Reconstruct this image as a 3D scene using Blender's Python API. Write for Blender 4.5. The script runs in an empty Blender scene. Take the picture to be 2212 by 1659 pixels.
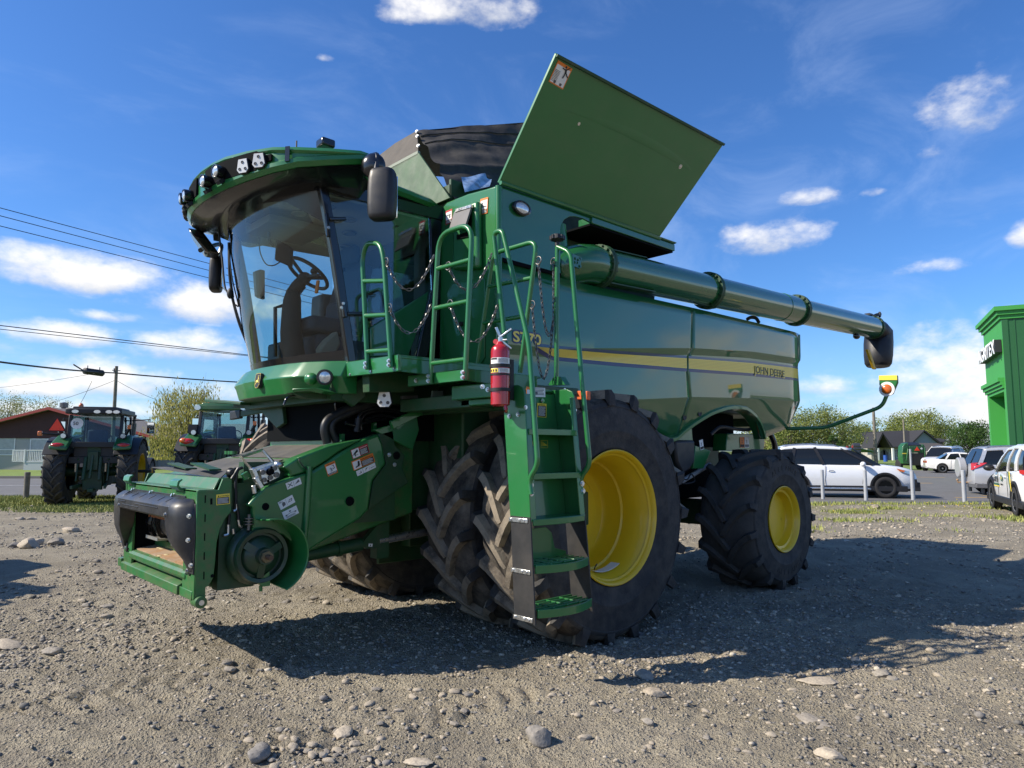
import bpy, bmesh, math, random
import numpy as np
from mathutils import Vector, Matrix, noise as mnoise
R = math.radians
S = bpy.context.scene
COL = S.collection
random.seed(7)
# ---------------------------------------------------------------- camera
CAM = Vector((4.7425, 5.8543, 1.531)); YAW, PIT, FPX = R(227.15), R(5.47), 1508.66
FW = Vector((math.cos(YAW)*math.cos(PIT), math.sin(YAW)*math.cos(PIT), math.sin(PIT)))
RT = Vector((math.sin(YAW), -math.cos(YAW), 0)); UP = RT.cross(FW)
cd = bpy.data.cameras.new('camera'); cam = bpy.data.objects.new('camera', cd); COL.objects.link(cam)
cd.sensor_width = 36; cd.lens = FPX/2212*36; cd.clip_start = .05; cd.clip_end = 6000
cam.matrix_world = Matrix((RT, UP, -FW)).transposed().to_4x4(); cam.location = CAM
S.camera = cam
def ray(x, y): return FW*FPX + RT*(x-1106) + UP*(829.5-y)
def at(p, **k):
    """photo reading -> point on the plane X=, Y= or Z= (metres)"""
    (ax, v), = k.items(); i = 'XYZ'.index(ax); d = ray(*p)
    return CAM + d*((v-CAM[i])/d[i])
def zp(ox, oy, s): return lambda x, y: ((ox+x*s)/1.85172, (oy+y*s)/1.85172)
zA=zp(650,500,1100/2212);zB=zp(900,1050,1000/2212);zC=zp(450,1500,1200/2212);zD=zp(1400,850,1100/2212)
zE=zp(1550,1500,1300/1961);zF=zp(1900,150,1100/1921);zG=zp(2200,900,1500/2212);zH=zp(0,1350,1100/2212)
zI=zp(3050,1450,1046/2212);zJ=zp(2600,1500,800/1475);zT=zp(1380,420,800/2212);zS=zp(480,1850,500/1508);zQ=zp(900,1750,750/2074)
GR = RT.copy(); GF = Vector((math.cos(YAW), math.sin(YAW), 0))     # ground axes: right of / away from the photographer
def G(u, d, z=0.): return Vector((CAM.x+GR.x*u+GF.x*d, CAM.y+GR.y*u+GF.y*d, z))
def GP(px, d, z=0.):
    """point at ground distance d in the direction of photo column px"""
    return G((px-1106)/FPX*d*math.cos(PIT), d, z)
VYAW = YAW - math.pi/2                                              # rotation of a thing whose local x runs to photo right, y away
# ---------------------------------------------------------------- mesh builder
SPLIT = {'bolt','chain_sprocket','pillar','ladder_step','flap_strap','cab_pillar','door_hinge','door_header','header_hook','rubber_flap','conveyor_slat','porch_column','porch_post','mud_flap','hitch_sticker','led','coupler_socket','headliner_vent','lamp_recess','feeder_crossbar','latch_hole','label_symbol','sidewall_lettering','idler','post','disc_gang','coupler_plug','label_print','tarp_seam','rim_sticker'}
class MB:
    def __init__(s): s.v = []; s.f = []; s.m = []; s.cur = 0; s.p = []; s.pid = 0
    def part(s): s.pid += 1; return s
    def mark(s, i): s.cur = i; return s
    def add(s, v, f):
        o = len(s.v); s.v += [tuple(p) for p in v]; s.f += [tuple(i+o for i in q) for q in f]; s.m += [s.cur]*len(f); s.p += [s.pid]*len(f); return s
    def box(s, x0, x1, y0, y1, z0, z1):
        return s.hexa([(x0,y0,z0),(x1,y0,z0),(x1,y1,z0),(x0,y1,z0)], [(x0,y0,z1),(x1,y0,z1),(x1,y1,z1),(x0,y1,z1)])
    def hexa(s, a, b):
        n = len(a); f = [tuple(range(n))[::-1], tuple(range(n, 2*n))]
        f += [(i, (i+1)%n, n+(i+1)%n, n+i) for i in range(n)]
        return s.add(list(a)+list(b), f)
    def prism(s, pts, t): 
        t = Vector(t); pts = [Vector(p) for p in pts]
        return s.hexa(pts, [p+t for p in pts])
    def beam(s, p, q, w, h, up=(0,0,1)):
        p, q = Vector(p), Vector(q); d = (q-p).normalized(); u = Vector(up); x = d.cross(u)
        if x.length < 1e-4: x = d.cross(Vector((1,0,0)))
        x.normalize(); u = x.cross(d); c = [(-w/2,-h/2),(w/2,-h/2),(w/2,h/2),(-w/2,h/2)]
        return s.hexa([p+x*a+u*b for a,b in c], [q+x*a+u*b for a,b in c])
    def tube(s, pts, r, n=10, closed=False, caps=True):
        pts = [Vector(p) for p in pts]; m = len(pts); rr = r if isinstance(r, (list,tuple)) else [r]*m
        fr = None; V = []
        for i in range(m):
            if closed: d = pts[(i+1)%m]-pts[i-1]
            else: d = pts[min(i+1,m-1)]-pts[max(i-1,0)]
            d.normalize()
            if fr is None:
                fr = d.orthogonal().normalized()
            fr = (fr - d*fr.dot(d)).normalized(); b = d.cross(fr)
            V += [pts[i]+(fr*math.cos(2*math.pi*k/n)+b*math.sin(2*math.pi*k/n))*rr[i] for k in range(n)]
        F = []
        for i in range(m if closed else m-1):
            j = (i+1)%m
            F += [(i*n+k, i*n+(k+1)%n, j*n+(k+1)%n, j*n+k) for k in range(n)]
        if caps and not closed: F += [tuple(range(n))[::-1], tuple(range((m-1)*n, m*n))]
        return s.add(V, F)
    def cyl(s, p, q, r, n=20, r2=None): return s.tube([p, q], [r, r if r2 is None else r2], n)
    def lathe(s, prof, o, axis, n=32, a0=0., a1=None):
        """profile of (radius, distance along axis); closed ends are the profile's own"""
        o, ax = Vector(o), Vector(axis).normalized(); u = ax.orthogonal().normalized() if abs(ax.y) < .9 else Vector((1,0,0)); w = ax.cross(u)
        full = a1 is None; m = n if full else n+1; V = []
        for k in range(m):
            a = a0 + (2*math.pi if full else a1-a0)*k/n
            V += [o+ax*h+(u*math.cos(a)+w*math.sin(a))*r for r, h in prof]
        L = len(prof); F = []
        for k in range(n):
            j = (k+1)%m
            F += [(k*L+i, j*L+i, j*L+i+1, k*L+i+1) for i in range(L-1)]
        return s.add(V, F)
    def loft(s, rings, caps=True, closed=True):
        n = len(rings[0]); V = [Vector(p) for r in rings for p in r]; F = []
        for i in range(len(rings)-1):
            F += [(i*n+k, i*n+(k+1)%n, (i+1)*n+(k+1)%n, (i+1)*n+k) for k in range(n if closed else n-1)]
        if caps and closed: F += [tuple(range(n))[::-1], tuple(range((len(rings)-1)*n, len(rings)*n))]
        return s.add(V, F)
    def ell(s, c, r, n=14, m=8, M=None):
        c = Vector(c); r = Vector(r) if not isinstance(r, (int,float)) else Vector((r,r,r)); rings = []
        V = []
        for i in range(m+1):
            t = math.pi*i/m
            for k in range(n):
                p = Vector((r.x*math.sin(t)*math.cos(2*math.pi*k/n), r.y*math.sin(t)*math.sin(2*math.pi*k/n), r.z*math.cos(t)))
                V.append(c+(M@p if M else p))
        return s.add(V, [(i*n+k, (i+1)*n+k, (i+1)*n+(k+1)%n, i*n+(k+1)%n) for i in range(m) for k in range(n)])
    def bolt(s, p, d, r=.012, h=.012): 
        s.pid += 1; p, d = Vector(p), Vector(d).normalized(); s.tube([p-d*.002, p+d*h*.35], r*1.5, 10); return s.tube([p, p+d*h], r, 6)
    def grid(s, fn, nu, nv):
        V = [fn(i/nu, j/nv) for j in range(nv+1) for i in range(nu+1)]
        return s.add(V, [(j*(nu+1)+i, j*(nu+1)+i+1, (j+1)*(nu+1)+i+1, (j+1)*(nu+1)+i) for j in range(nv) for i in range(nu)])
    def build(s, name, m, parent=None, bevel=0, smooth=32, seg=2, solid=0, recalc=True, loc=None):
        if name in SPLIT and len(set(s.p)) > 1:      # one object for each piece
            for k in sorted(set(s.p)):
                q = MB(); ix = {}
                for f, m_, p_ in zip(s.f, s.m, s.p):
                    if p_ != k: continue
                    for i in f:
                        if i not in ix: ix[i] = len(q.v); q.v.append(s.v[i])
                    q.f.append(tuple(ix[i] for i in f)); q.m.append(m_); q.p.append(0)
                o = q.build(name, m, parent, bevel, smooth, seg, solid, recalc, loc)
            return o
        me = bpy.data.meshes.new(name); me.from_pydata(s.v, [], s.f); me.update()
        if any(s.m): me.polygons.foreach_set('material_index', s.m)
        bm = bmesh.new(); bm.from_mesh(me)
        if recalc:
            bmesh.ops.remove_doubles(bm, verts=bm.verts, dist=1e-5)
            bmesh.ops.recalc_face_normals(bm, faces=bm.faces)
        bm.to_mesh(me); bm.free()
        if smooth: me.shade_smooth(); me.set_sharp_from_angle(angle=R(smooth))
        for mm in (m if isinstance(m, (list, tuple)) else [m]): me.materials.append(mm)
        o = bpy.data.objects.new(name, me); COL.objects.link(o)
        if parent: o.parent = parent
        if loc: o.location = loc
        if solid:
            md = o.modifiers.new('solid', 'SOLIDIFY'); md.thickness = solid; md.offset = 0
        if bevel:
            md = o.modifiers.new('bevel', 'BEVEL'); md.width = bevel; md.segments = seg; md.limit_method = 'ANGLE'; md.angle_limit = R(40); md.harden_normals = False
        return o
def tag(o, label=None, cat=None, group=None, kind=None):
    if label: o['label'] = label
    if cat: o['category'] = cat
    if group: o['group'] = group
    if kind: o['kind'] = kind
    return o
def thing(name, label, cat, loc=(0,0,0), rz=0, group=None):
    o = bpy.data.objects.new(name, None); COL.objects.link(o); o.location = loc; o.rotation_euler = (0,0,rz)
    return tag(o, label, cat, group)
def copy_tree(o, parent=None):
    c = o.copy(); COL.objects.link(c); c.parent = parent
    for ch in [x for x in COL.objects if x.parent == o]: copy_tree(ch, c)
    return c
def arc(pts, r=.08, n=6):
    """polyline with its inner corners rounded"""
    pts = [Vector(p) for p in pts]; out = [pts[0]]
    for i in range(1, len(pts)-1):
        a, b, c = pts[i-1], pts[i], pts[i+1]; d1 = (a-b); d2 = (c-b); q = min(r, d1.length*.49, d2.length*.49)
        p1 = b+d1.normalized()*q; p2 = b+d2.normalized()*q
        for k in range(n+1):
            t = k/n; out.append(p1*(1-t)**2 + b*2*t*(1-t) + p2*t*t)
    return out+[pts[-1]]
def catmull(pts, n=8):
    pts = [Vector(p) for p in pts]; P = [pts[0]*2-pts[1]]+pts+[pts[-1]*2-pts[-2]]; out = []
    for i in range(1, len(P)-2):
        for k in range(n):
            t = k/n; a,b,c,d = P[i-1],P[i],P[i+1],P[i+2]
            out.append(.5*((2*b)+(c-a)*t+(2*a-5*b+4*c-d)*t*t+(3*b-a-3*c+d)*t**3))
    return out+[pts[-1]]
def text(name, body, m, parent, o, ux, uy, size, depth=.002, width=None, bold=0., shear=0.):
    """lettering laid on a surface: o lower-left corner, ux/uy directions"""
    cu = bpy.data.curves.new(name, 'FONT'); cu.body = body; cu.size = size; cu.extrude = depth; cu.offset = bold; cu.shear = shear; cu.resolution_u = 3
    t = bpy.data.objects.new(name+'_c', cu); COL.objects.link(t)
    dg = bpy.context.evaluated_depsgraph_get(); me = bpy.data.meshes.new_from_object(t.evaluated_get(dg)); me.name = name
    bpy.data.objects.remove(t); bpy.data.curves.remove(cu)
    ux, uy = Vector(ux).normalized(), Vector(uy).normalized(); n = ux.cross(uy).normalized(); uy = n.cross(ux)
    xs = [v.co.x for v in me.vertices]; x0, x1 = min(xs), max(xs); k = (width/(x1-x0)) if width else 1
    o = Vector(o)
    for v in me.vertices: v.co = o+ux*(v.co.x-x0)*k+uy*v.co.y+n*v.co.z
    me.materials.clear(); me.materials.append(m); ob = bpy.data.objects.new(name, me); COL.objects.link(ob)
    if parent: ob.parent = parent
    return ob
# ---------------------------------------------------------------- materials
MATS = {}
def mat(name, col, rough=.5, metal=0., coat=0., var=.0, vs=6., bump=0., bs=40., dirt=None, dirt_amt=0., ds=3., spec=.5, rvar=0., trans=0., alpha=1., emit=None, es=0., up_dust=None, ud=0.):
    m = bpy.data.materials.new(name); m.use_nodes = True; nt = m.node_tree; N = nt.nodes; L = nt.links
    b = N['Principled BSDF']; b.inputs['Base Color'].default_value = (*col, 1); b.inputs['Roughness'].default_value = rough
    b.inputs['Metallic'].default_value = metal; b.inputs['Coat Weight'].default_value = coat; b.inputs['Coat Roughness'].default_value = .04; b.inputs['Coat IOR'].default_value = 1.65 if name == 'gloss_green_panel' else 1.5
    b.inputs['Specular IOR Level'].default_value = spec
    b.inputs['Transmission Weight'].default_value = trans; b.inputs['Alpha'].default_value = alpha
    if emit: b.inputs['Emission Color'].default_value = (*emit, 1); b.inputs['Emission Strength'].default_value = es
    tc = N.new('ShaderNodeTexCoord'); c = None
    def nz(scale, det=6, rgh=.6):
        n = N.new('ShaderNodeTexNoise'); n.inputs['Scale'].default_value = scale; n.inputs['Detail'].default_value = det; n.inputs['Roughness'].default_value = rgh
        L.new(tc.outputs['Object'], n.inputs['Vector']); return n.outputs['Fac']
    def rng(sock, a, b_, c_, d):
        r = N.new('ShaderNodeMapRange'); L.new(sock, r.inputs['Value'])
        for i, v in zip(('From Min','From Max','To Min','To Max'), (a,b_,c_,d)): r.inputs[i].default_value = v
        return r.outputs['Result']
    def mix(fac, a, b_):
        x = N.new('ShaderNodeMix'); x.data_type = 'RGBA'
        if isinstance(fac, float): x.inputs['Factor'].default_value = fac
        else: L.new(fac, x.inputs['Factor'])
        for s, i in ((a, 6), (b_, 7)):
            if isinstance(s, tuple): x.inputs[i].default_value = (*s, 1)
            else: L.new(s, x.inputs[i])
        return x.outputs[2]
    c = col
    if var: c = mix(rng(nz(vs), .3, .7, 0, 1), tuple(x*(1-var) for x in col), tuple(min(1, x*(1+var)) for x in col))
    if dirt: 
        f = rng(nz(ds, 10, .7), .5-dirt_amt*.2, .75-dirt_amt*.2, 0, min(1, dirt_amt*1.6)); c = mix(f, c, dirt)
    if up_dust:
        g = N.new('ShaderNodeNewGeometry'); sx = N.new('ShaderNodeSeparateXYZ'); L.new(g.outputs['Normal'], sx.inputs[0])
        mm = N.new('ShaderNodeMath'); mm.operation = 'MULTIPLY'; L.new(rng(sx.outputs['Z'], .2, .9, 0, ud), mm.inputs[0]); L.new(rng(nz(9, 8, .7), .35, .65, .2, 1), mm.inputs[1])
        c = mix(mm.outputs[0], c, up_dust)
    if not isinstance(c, tuple): L.new(c, b.inputs['Base Color'])
    if rvar: L.new(rng(nz(vs*1.7, 8, .7), .3, .7, max(.02, rough-rvar), min(1, rough+rvar)), b.inputs['Roughness'])
    if bump:
        bp = N.new('ShaderNodeBump'); bp.inputs['Strength'].default_value = bump; bp.inputs['Distance'].default_value = .02; L.new(nz(bs, 8, .65), bp.inputs['Height']); L.new(bp.outputs[0], b.inputs['Normal'])
    MATS[name] = m; return m
def glass(name, tint, refl_rough=.0):
    m = bpy.data.materials.new(name); m.use_nodes = True; nt = m.node_tree; N = nt.nodes; L = nt.links; N.remove(N['Principled BSDF'])
    t = N.new('ShaderNodeBsdfTransparent'); t.inputs[0].default_value = (*tint, 1); g = N.new('ShaderNodeBsdfGlossy'); g.inputs['Roughness'].default_value = refl_rough; g.inputs[0].default_value = (1,1,1,1)
    f = N.new('ShaderNodeFresnel'); f.inputs['IOR'].default_value = 1.5; mx = N.new('ShaderNodeMixShader'); L.new(f.outputs[0], mx.inputs[0]); L.new(t.outputs[0], mx.inputs[1]); L.new(g.outputs[0], mx.inputs[2])
    L.new(mx.outputs[0], N['Material Output'].inputs[0]); return m
DUST = (.22,.18,.13)
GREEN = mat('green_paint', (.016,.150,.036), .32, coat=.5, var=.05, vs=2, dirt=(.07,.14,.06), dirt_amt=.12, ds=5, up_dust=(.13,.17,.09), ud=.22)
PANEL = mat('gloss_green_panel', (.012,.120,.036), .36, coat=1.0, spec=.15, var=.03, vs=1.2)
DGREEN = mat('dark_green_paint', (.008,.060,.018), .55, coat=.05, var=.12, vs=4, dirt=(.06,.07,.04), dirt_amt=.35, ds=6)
WORN = mat('worn_green_paint', (.018,.14,.032), .45, coat=.2, var=.1, vs=4, dirt=(.15,.09,.05), dirt_amt=.3, ds=9, up_dust=(.15,.19,.11), ud=.5)
YELLOW = mat('yellow_paint', (.78,.50,.012), .38, coat=.3, var=.04, dirt=(.45,.30,.05), dirt_amt=.12, ds=3)
BLACK = mat('black_plastic', (.012,.012,.014), .48, var=.2, vs=8, rvar=.1)
GBLACK = mat('gloss_black', (.008,.008,.010), .22, coat=.4)
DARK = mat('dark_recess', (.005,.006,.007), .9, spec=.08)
GREY = mat('grey_plastic', (.10,.10,.105), .5, var=.15)
RUB = mat('tyre_rubber', (.020,.020,.021), .78, var=.25, vs=5, bump=.25, bs=60, dirt=(.075,.066,.055), dirt_amt=.45, ds=6, rvar=.1)
RUBD = mat('dusty_tread_rubber', (.34,.285,.215), .9, var=.3, vs=7, bump=.35, bs=45, dirt=(.06,.053,.046), dirt_amt=.55, ds=7, spec=.2)
RUBC = mat('dusty_carcass_rubber', (.13,.112,.09), .9, var=.35, vs=6, bump=.35, bs=50, dirt=(.03,.028,.026), dirt_amt=.6, ds=5, spec=.2)
RUBDD = mat('worn_tread_rubber', (.062,.058,.053), .8, var=.3, vs=7, bump=.3, bs=45, dirt=(.06,.055,.05), dirt_amt=.5, ds=5)
CHAINM = mat('chain_steel', (.16,.155,.15), .38, metal=.85, var=.4, vs=30)
STEEL = mat('zinc_steel', (.62,.62,.60), .32, metal=.95, var=.12, vs=15, rvar=.12)
DSTEEL = mat('dark_steel', (.16,.15,.14), .42, metal=.8, var=.3, vs=12, rvar=.12)
CHROME = mat('mirror', (.85,.87,.88), .03, metal=1)
WHITE = mat('white_paper', (.78,.78,.76), .55)
CREAM = mat('cab_lining', (.62,.61,.57), .8, var=.06)
AMBER = mat('amber_lens', (.62,.13,.008), .25, coat=.5, spec=.6)
ORANGE = mat('orange_sticker', (.78,.20,.02), .5)
REDP = mat('red_lens', (.42,.012,.012), .2, coat=.5)
RED = mat('red_paint', (.40,.010,.014), .25, coat=.7)
LENS = mat('clear_lens', (.62,.64,.64), .12, metal=.55, coat=.8, var=.25, vs=60)
DECY = mat('yellow_decal', (.92,.68,.07), .4, coat=.3)
DECB = mat('navy_decal', (.012,.02,.10), .4, coat=.3)
BLK = mat('black_print', (.012,.012,.012), .6)
REDS = mat('red_sticker', (.45,.02,.03), .5)
TARP = mat('black_tarp', (.022,.021,.021), .75, var=.3, vs=5, bump=.3, bs=9, dirt=(.10,.085,.065), dirt_amt=.35, ds=4)
RUST = mat('rusty_floor', (.30,.16,.07), .8, var=.4, vs=6, dirt=(.34,.25,.17), dirt_amt=.6, ds=9)
CLEARV = glass('cab_glass', (.82,.94,.91)); CLEARD = glass('tint_glass', (.78,.87,.86)); WGLASS = glass('vinyl', (.75,.82,.9), .15)
# ---------------------------------------------------------------- sun
SUN_AZ, SUN_EL = R(-33), R(38)
sl = bpy.data.lights.new('sun', 'SUN'); sl.energy = 5.0; sl.angle = R(.53); sl.color = (1, .91, .775)
so = bpy.data.objects.new('sun', sl); COL.objects.link(so)
sd = Vector((math.cos(SUN_AZ)*math.cos(SUN_EL), math.sin(SUN_AZ)*math.cos(SUN_EL), math.sin(SUN_EL)))
so.rotation_euler = sd.to_track_quat('Z', 'Y').to_euler(); so.location = (20, -20, 30)
# ================================================================ COMBINE HARVESTER (x forward, y to its left)
CH = thing('combine_harvester', 'large green combine harvester with raised grain tank lid and folded unloading auger', 'combine harvester')
# ---- wheels
def tyre_mesh(name, Rr, w, rim, n, lugh, sweep, lw=(.07,.10), mats=(RUB, RUBD), parent=None, arcs=72):
    b = MB(); R0 = Rr-lugh; H = R0-rim
    half = [(rim*.985,.40*w),(rim+.012,.445*w),(rim+.05*H,.462*w),(rim+.07*H,.468*w),(rim+.09*H,.468*w),(rim+.34*H,.498*w),(rim+.36*H,.503*w),(rim+.38*H,.503*w),(rim+.40*H,.50*w),(rim+.62*H,.495*w),(rim+.80*H,.475*w),(rim+.81*H,.48*w),(rim+.83*H,.478*w),(R0-.055,.455*w),(R0-.018,.40*w),(R0-.004,.25*w)]
    prof = [(r,-y) for r,y in half]+[(R0,0)]+[(r,y) for r,y in half[::-1]]
    k0 = len(half)-3; b.lathe(prof[:k0+1], (0,0,0), (0,1,0), arcs); b.lathe(prof[-k0-1:], (0,0,0), (0,1,0), arcs); b.mark(2 if len(mats) > 2 else 0); b.lathe(prof[k0:len(prof)-k0], (0,0,0), (0,1,0), arcs)
    b.mark(1)
    for sd in (-1, 1):
        for i in range(n):
            ph = 2*math.pi*(i+(.5 if sd > 0 else 0))/n; rings = []
            T = [0,.06,.25,.45,.65,.82,.93,1.0]
            C = []
            for t in T:
                C.append((sd*(-.035*w+t*.545*w), ph+sweep*(1-(1-t)**1.75)))
            for k, t in enumerate(T):
                y, a = C[k]; y2, a2 = C[min(k+1,len(T)-1)]; y1, a1 = C[max(k-1,0)]
                dy, da = (y2-y1), (a2-a1)*Rr; l = math.hypot(dy, da); px, pa = -da/l, dy/l     # across the lug
                wb = (lw[0]+(lw[1]-lw[0])*t)*.5; wt = wb*.62
                top = Rr-(0 if .05 < t < .95 else (.006 if t < .5 else .045)); bot = R0-.02-(.06 if t > .9 else 0)
                if t == 0: wt *= .8
                ring = []
                for q, rad in ((wb,bot),(wt,top),(-wt,top),(-wb,bot)):
                    yy, aa = y+px*q, a+pa*q/Rr; yy = max(-.503*w, min(.503*w, yy))
                    ring.append((rad*math.cos(aa), yy, rad*math.sin(aa)))
                rings.append(ring)
            b.mark(1); b.loft(rings[:-2]); b.mark(0); b.loft(rings[-3:])
    o = b.build(name, list(mats), parent, smooth=38); return o
def arc_text(name, body, m, parent, rad, y, a0, da, size, up=1, depth=.004):
    """raised sidewall letters along a circle, seen from the outside"""
    MBt = []
    for i, ch in enumerate(body):
        if ch == ' ': continue
        a = a0-up*da*i; c = Vector((-math.cos(a)*rad, y, math.sin(a)*rad)); ra = Vector((-math.cos(a), 0, math.sin(a)))
        ux = Vector((-math.sin(a), 0, -math.cos(a)))*up; uy = ra*up
        o = text('l', ch, m, None, c-ux*size*.3-uy*size*.35, ux, uy, size, depth); MBt.append(o)
    b = MB()
    for o in MBt:
        b.part().add([v.co.copy() for v in o.data.vertices], [tuple(p.vertices) for p in o.data.polygons]); me = o.data; bpy.data.objects.remove(o); bpy.data.meshes.remove(me)
    return b.build(name, m, parent, smooth=0, recalc=False)
def wheel(c, out, Rr, w, rim, n, lugh, sweep, dish, lw, mats=(RUB, RUBD, RUBC), flat=False):
    b = MB(); h = .5*w-.015
    pr = [(rim*.93,h-.05),(rim+.008,h-.012),(rim+.012,h),(rim+.004,h+.006),(rim-.012,h-.004),(rim-.022,h-.03),(rim-.03,h-.06),(rim-.055,h-.085),(rim-.06,h-.13)]
    pr += [(rim-.075,h-.15),(rim-.08,h-dish*.6),(rim-.10,h-dish*.62),(rim-.10,h-dish*.93),(rim-.13,h-dish),(rim*.62,h-dish-.01),(rim*.55,h-dish+.03),(.16,h-dish+.03),(.15,h-dish+.06),(.11,h-dish+.07),(.0,h-dish+.07)]
    if flat: pr = pr[:6]+[(rim-.03,h-.05),(rim-.055,h-.055),(rim-.06,h-.075),(rim-.062,h-dish*.8),(rim-.075,h-dish),(.0,h-dish)]
    b.lathe([(r,y*out) for r,y in pr], (0,0,0), (0,1,0), 64)
    for k in range(0):
        a = 2*math.pi*k/10; b.bolt((math.cos(a)*rim*.42, (h-dish+.03)*out, math.sin(a)*rim*.42), (0,out,0), .018, .03)
    o = b.build('wheel', YELLOW, CH, smooth=40, loc=c)
    t = tyre_mesh('tyre', Rr, w, rim, n, lugh, sweep, lw, mats, o); return o
FR = dict(Rr=1.085, w=.66, rim=.56, n=19, lugh=.056, sweep=.36, lw=(.080,.112))
w1 = wheel((0,1.735,.972), 1, dish=.52, **FR); w2 = wheel((.0,.97,.972), -1, dish=.12, **FR)
w3 = wheel((0,-.97,.972), 1, dish=.12, **FR); w4 = wheel((0,-1.735,.972), -1, dish=.46, **FR)
RR = dict(Rr=.80, w=.71, rim=.365, n=15, lugh=.042, sweep=.46, lw=(.075,.10), mats=(RUB, RUBDD, RUBDD))
w5 = wheel((-3.077,1.69,.752), 1, dish=.14, flat=True, **RR); w6 = wheel((-3.077,-1.69,.752), -1, dish=.14, flat=True, **RR)
TXT = mat('sidewall_lettering', (.010,.010,.011), .6)
t5 = [c for c in COL.objects if c.parent == w5 and c.name.startswith('tyre')][0]
for a0, up in ((R(118),1), (R(248),-1)):
    o = arc_text('sidewall_lettering', 'ALLIANCE', TXT, w5, .585, .352, a0, R(8.2), .085, up)
t1 = [c for c in COL.objects if c.parent == w1 and c.name.startswith('tyre')][0]
def stick(name, m, parent, pts, th=.003):
    """thin sticker from corner points (in order, seen from outside)"""
    pts = [Vector(p) for p in pts]; n = (pts[1]-pts[0]).cross(pts[2]-pts[1]).normalized()
    return MB().prism(pts, n*th).build(name, m, parent, smooth=0)
# rim stickers and valve
b = MB()
for a, r0, l, hh in ((R(-104),.47,.19,.075), (R(-84),.475,.15,.06)):
    rings = []
    for k in range(7):
        t = a+(k/6-.5)*l/.46
        rings.append([(r_*math.cos(t), yy, r_*math.sin(t)) for r_, yy in ((.4735,.175),(.470,.175),(.470,.175-hh*1.3),(.4735,.175-hh*1.3))])
    b.part().loft(rings)
b.build('rim_sticker', WHITE, w1)
MB().tube([(.0,.06,-.47),(.0,.07,-.44),(.0,.09,-.42)], .006).build('valve', DSTEEL, w1)
fy = .35-.015-.14+.002
b = MB(); c0 = Vector((.10,fy,.03))
for (x0,x1,z0,z1) in ((-.11,-.105,-.14,.14),(-.005,0,-.14,.14),(-.11,0,-.14,-.135),(-.11,0,.135,.14),(-.11,0,.02,.024),(-.16,-.156,-.05,.05),(-.16,-.12,-.05,-.046),(-.16,-.12,.046,.05)): b.box(c0.x-x0-.2, c0.x-x1-.2, fy, fy+.002, c0.z+z0, c0.z+z1)
b.build('stencil_mark', BLK, w5, smooth=0)
MB().tube([(-.19,.14,-.02),(-.19,.2,-.02)], .012).build('valve', DSTEEL, w5)
# ---- axle, chassis, underside
b = MB(); b.box(-.16,.16,-1.6,1.6,.86,1.16); b.cyl((0,-.75,.97),(0,.75,.97),.24,24)
for s in (-1,1): b.cyl((0,s*.5,.97),(0,s*.66,.97),.36,24); b.box(-.34,.42,s*.40,s*.62,.52,1.85); b.box(-.4,.7,-.60,-.56,.35,1.4)
b.build('front_axle', DGREEN, CH, .01)
b = MB(); b.box(-3.2,-2.95,-1.3,1.3,.62,.92); b.prism([(-3.4,-.35,.75),(-3.4,.35,.75),(-2.6,.25,1.6),(-2.6,-.25,1.6)], (.22,0,0))
for s in (-1,1): b.cyl((-3.077,s*1.25,.752),(-3.077,s*1.55,.752),.18,18); b.box(-3.25,-2.9,s*1.1,s*1.4,.55,.98)
b.build('rear_axle', DGREEN, CH, .012)
MB().tube([(-3.28,.2,.80),(-3.28,.95,.84)], .05, 14).tube([(-3.28,.95,.84),(-3.22,1.2,.86)], .028, 12).build('steering_cylinder', STEEL, CH)
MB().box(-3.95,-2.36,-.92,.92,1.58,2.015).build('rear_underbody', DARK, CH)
# frame and separator body behind the panels
b = MB(); b.box(-2.35,.9,-1.08,1.08,1.25,3.02); b.box(-5.2,-2.35,-1.0,1.0,2.02,3.0); b.box(-4.2,-2.35,-.55,.55,1.3,2.02); b.box(-5.9,-5.2,-.8,.8,1.9,2.7)
b.build('separator_body', DGREEN, CH, .02)
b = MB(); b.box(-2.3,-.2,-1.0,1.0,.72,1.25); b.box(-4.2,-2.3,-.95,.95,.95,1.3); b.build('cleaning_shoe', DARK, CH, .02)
b = MB(); b.prism([(-1.35,1.2,1.9),(-1.35,1.2,1.28),(-2.05,1.2,1.18),(-2.35,1.2,1.5),(-2.3,1.2,1.95)], (0,.12,0)); b.build('side_guard', GREEN, CH, .01)
b = MB(); b.prism([at(zJ(320,690),Y=1.36),at(zJ(395,690),Y=1.36),at(zJ(450,560),Y=1.36),at(zJ(335,520),Y=1.36)], (0,-.1,0)); b.build('bracket', GREEN, CH, .006)
b = MB(); b.tube([at(zJ(225,790),Y=1.3),at(zJ(440,660),Y=1.2)], .028, 14); b.build('pale_cylinder', mat('pale_grey_paint', (.35,.36,.36), .5), CH)
MB().tube(catmull([at(zJ(230,760),Y=1.5),at(zJ(275,770),Y=1.5),at(zJ(305,730),Y=1.48),at(zJ(330,780),Y=1.46),at(zJ(280,800),Y=1.5),at(zJ(220,800),Y=1.45)],6), .008).build('cable', BLK, CH)
b = MB(); b.prism([at(zJ(185,480),Y=1.42),at(zJ(335,480),Y=1.42),at(zJ(335,640),Y=1.42),at(zJ(300,700),Y=1.42),at(zJ(245,740),Y=1.42),at(zJ(200,640),Y=1.42)],(0,-.3,0)); b.build('toolbox', BLACK, CH, .03)
b = MB(); b.prism([at(zJ(570,430),Y=1.12),at(zJ(850,440),Y=1.12),at(zJ(840,560),Y=1.12),at(zJ(560,560),Y=1.12)],(0,-.2,0)); b.build('rear_shield', GREEN, CH, .01)
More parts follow.
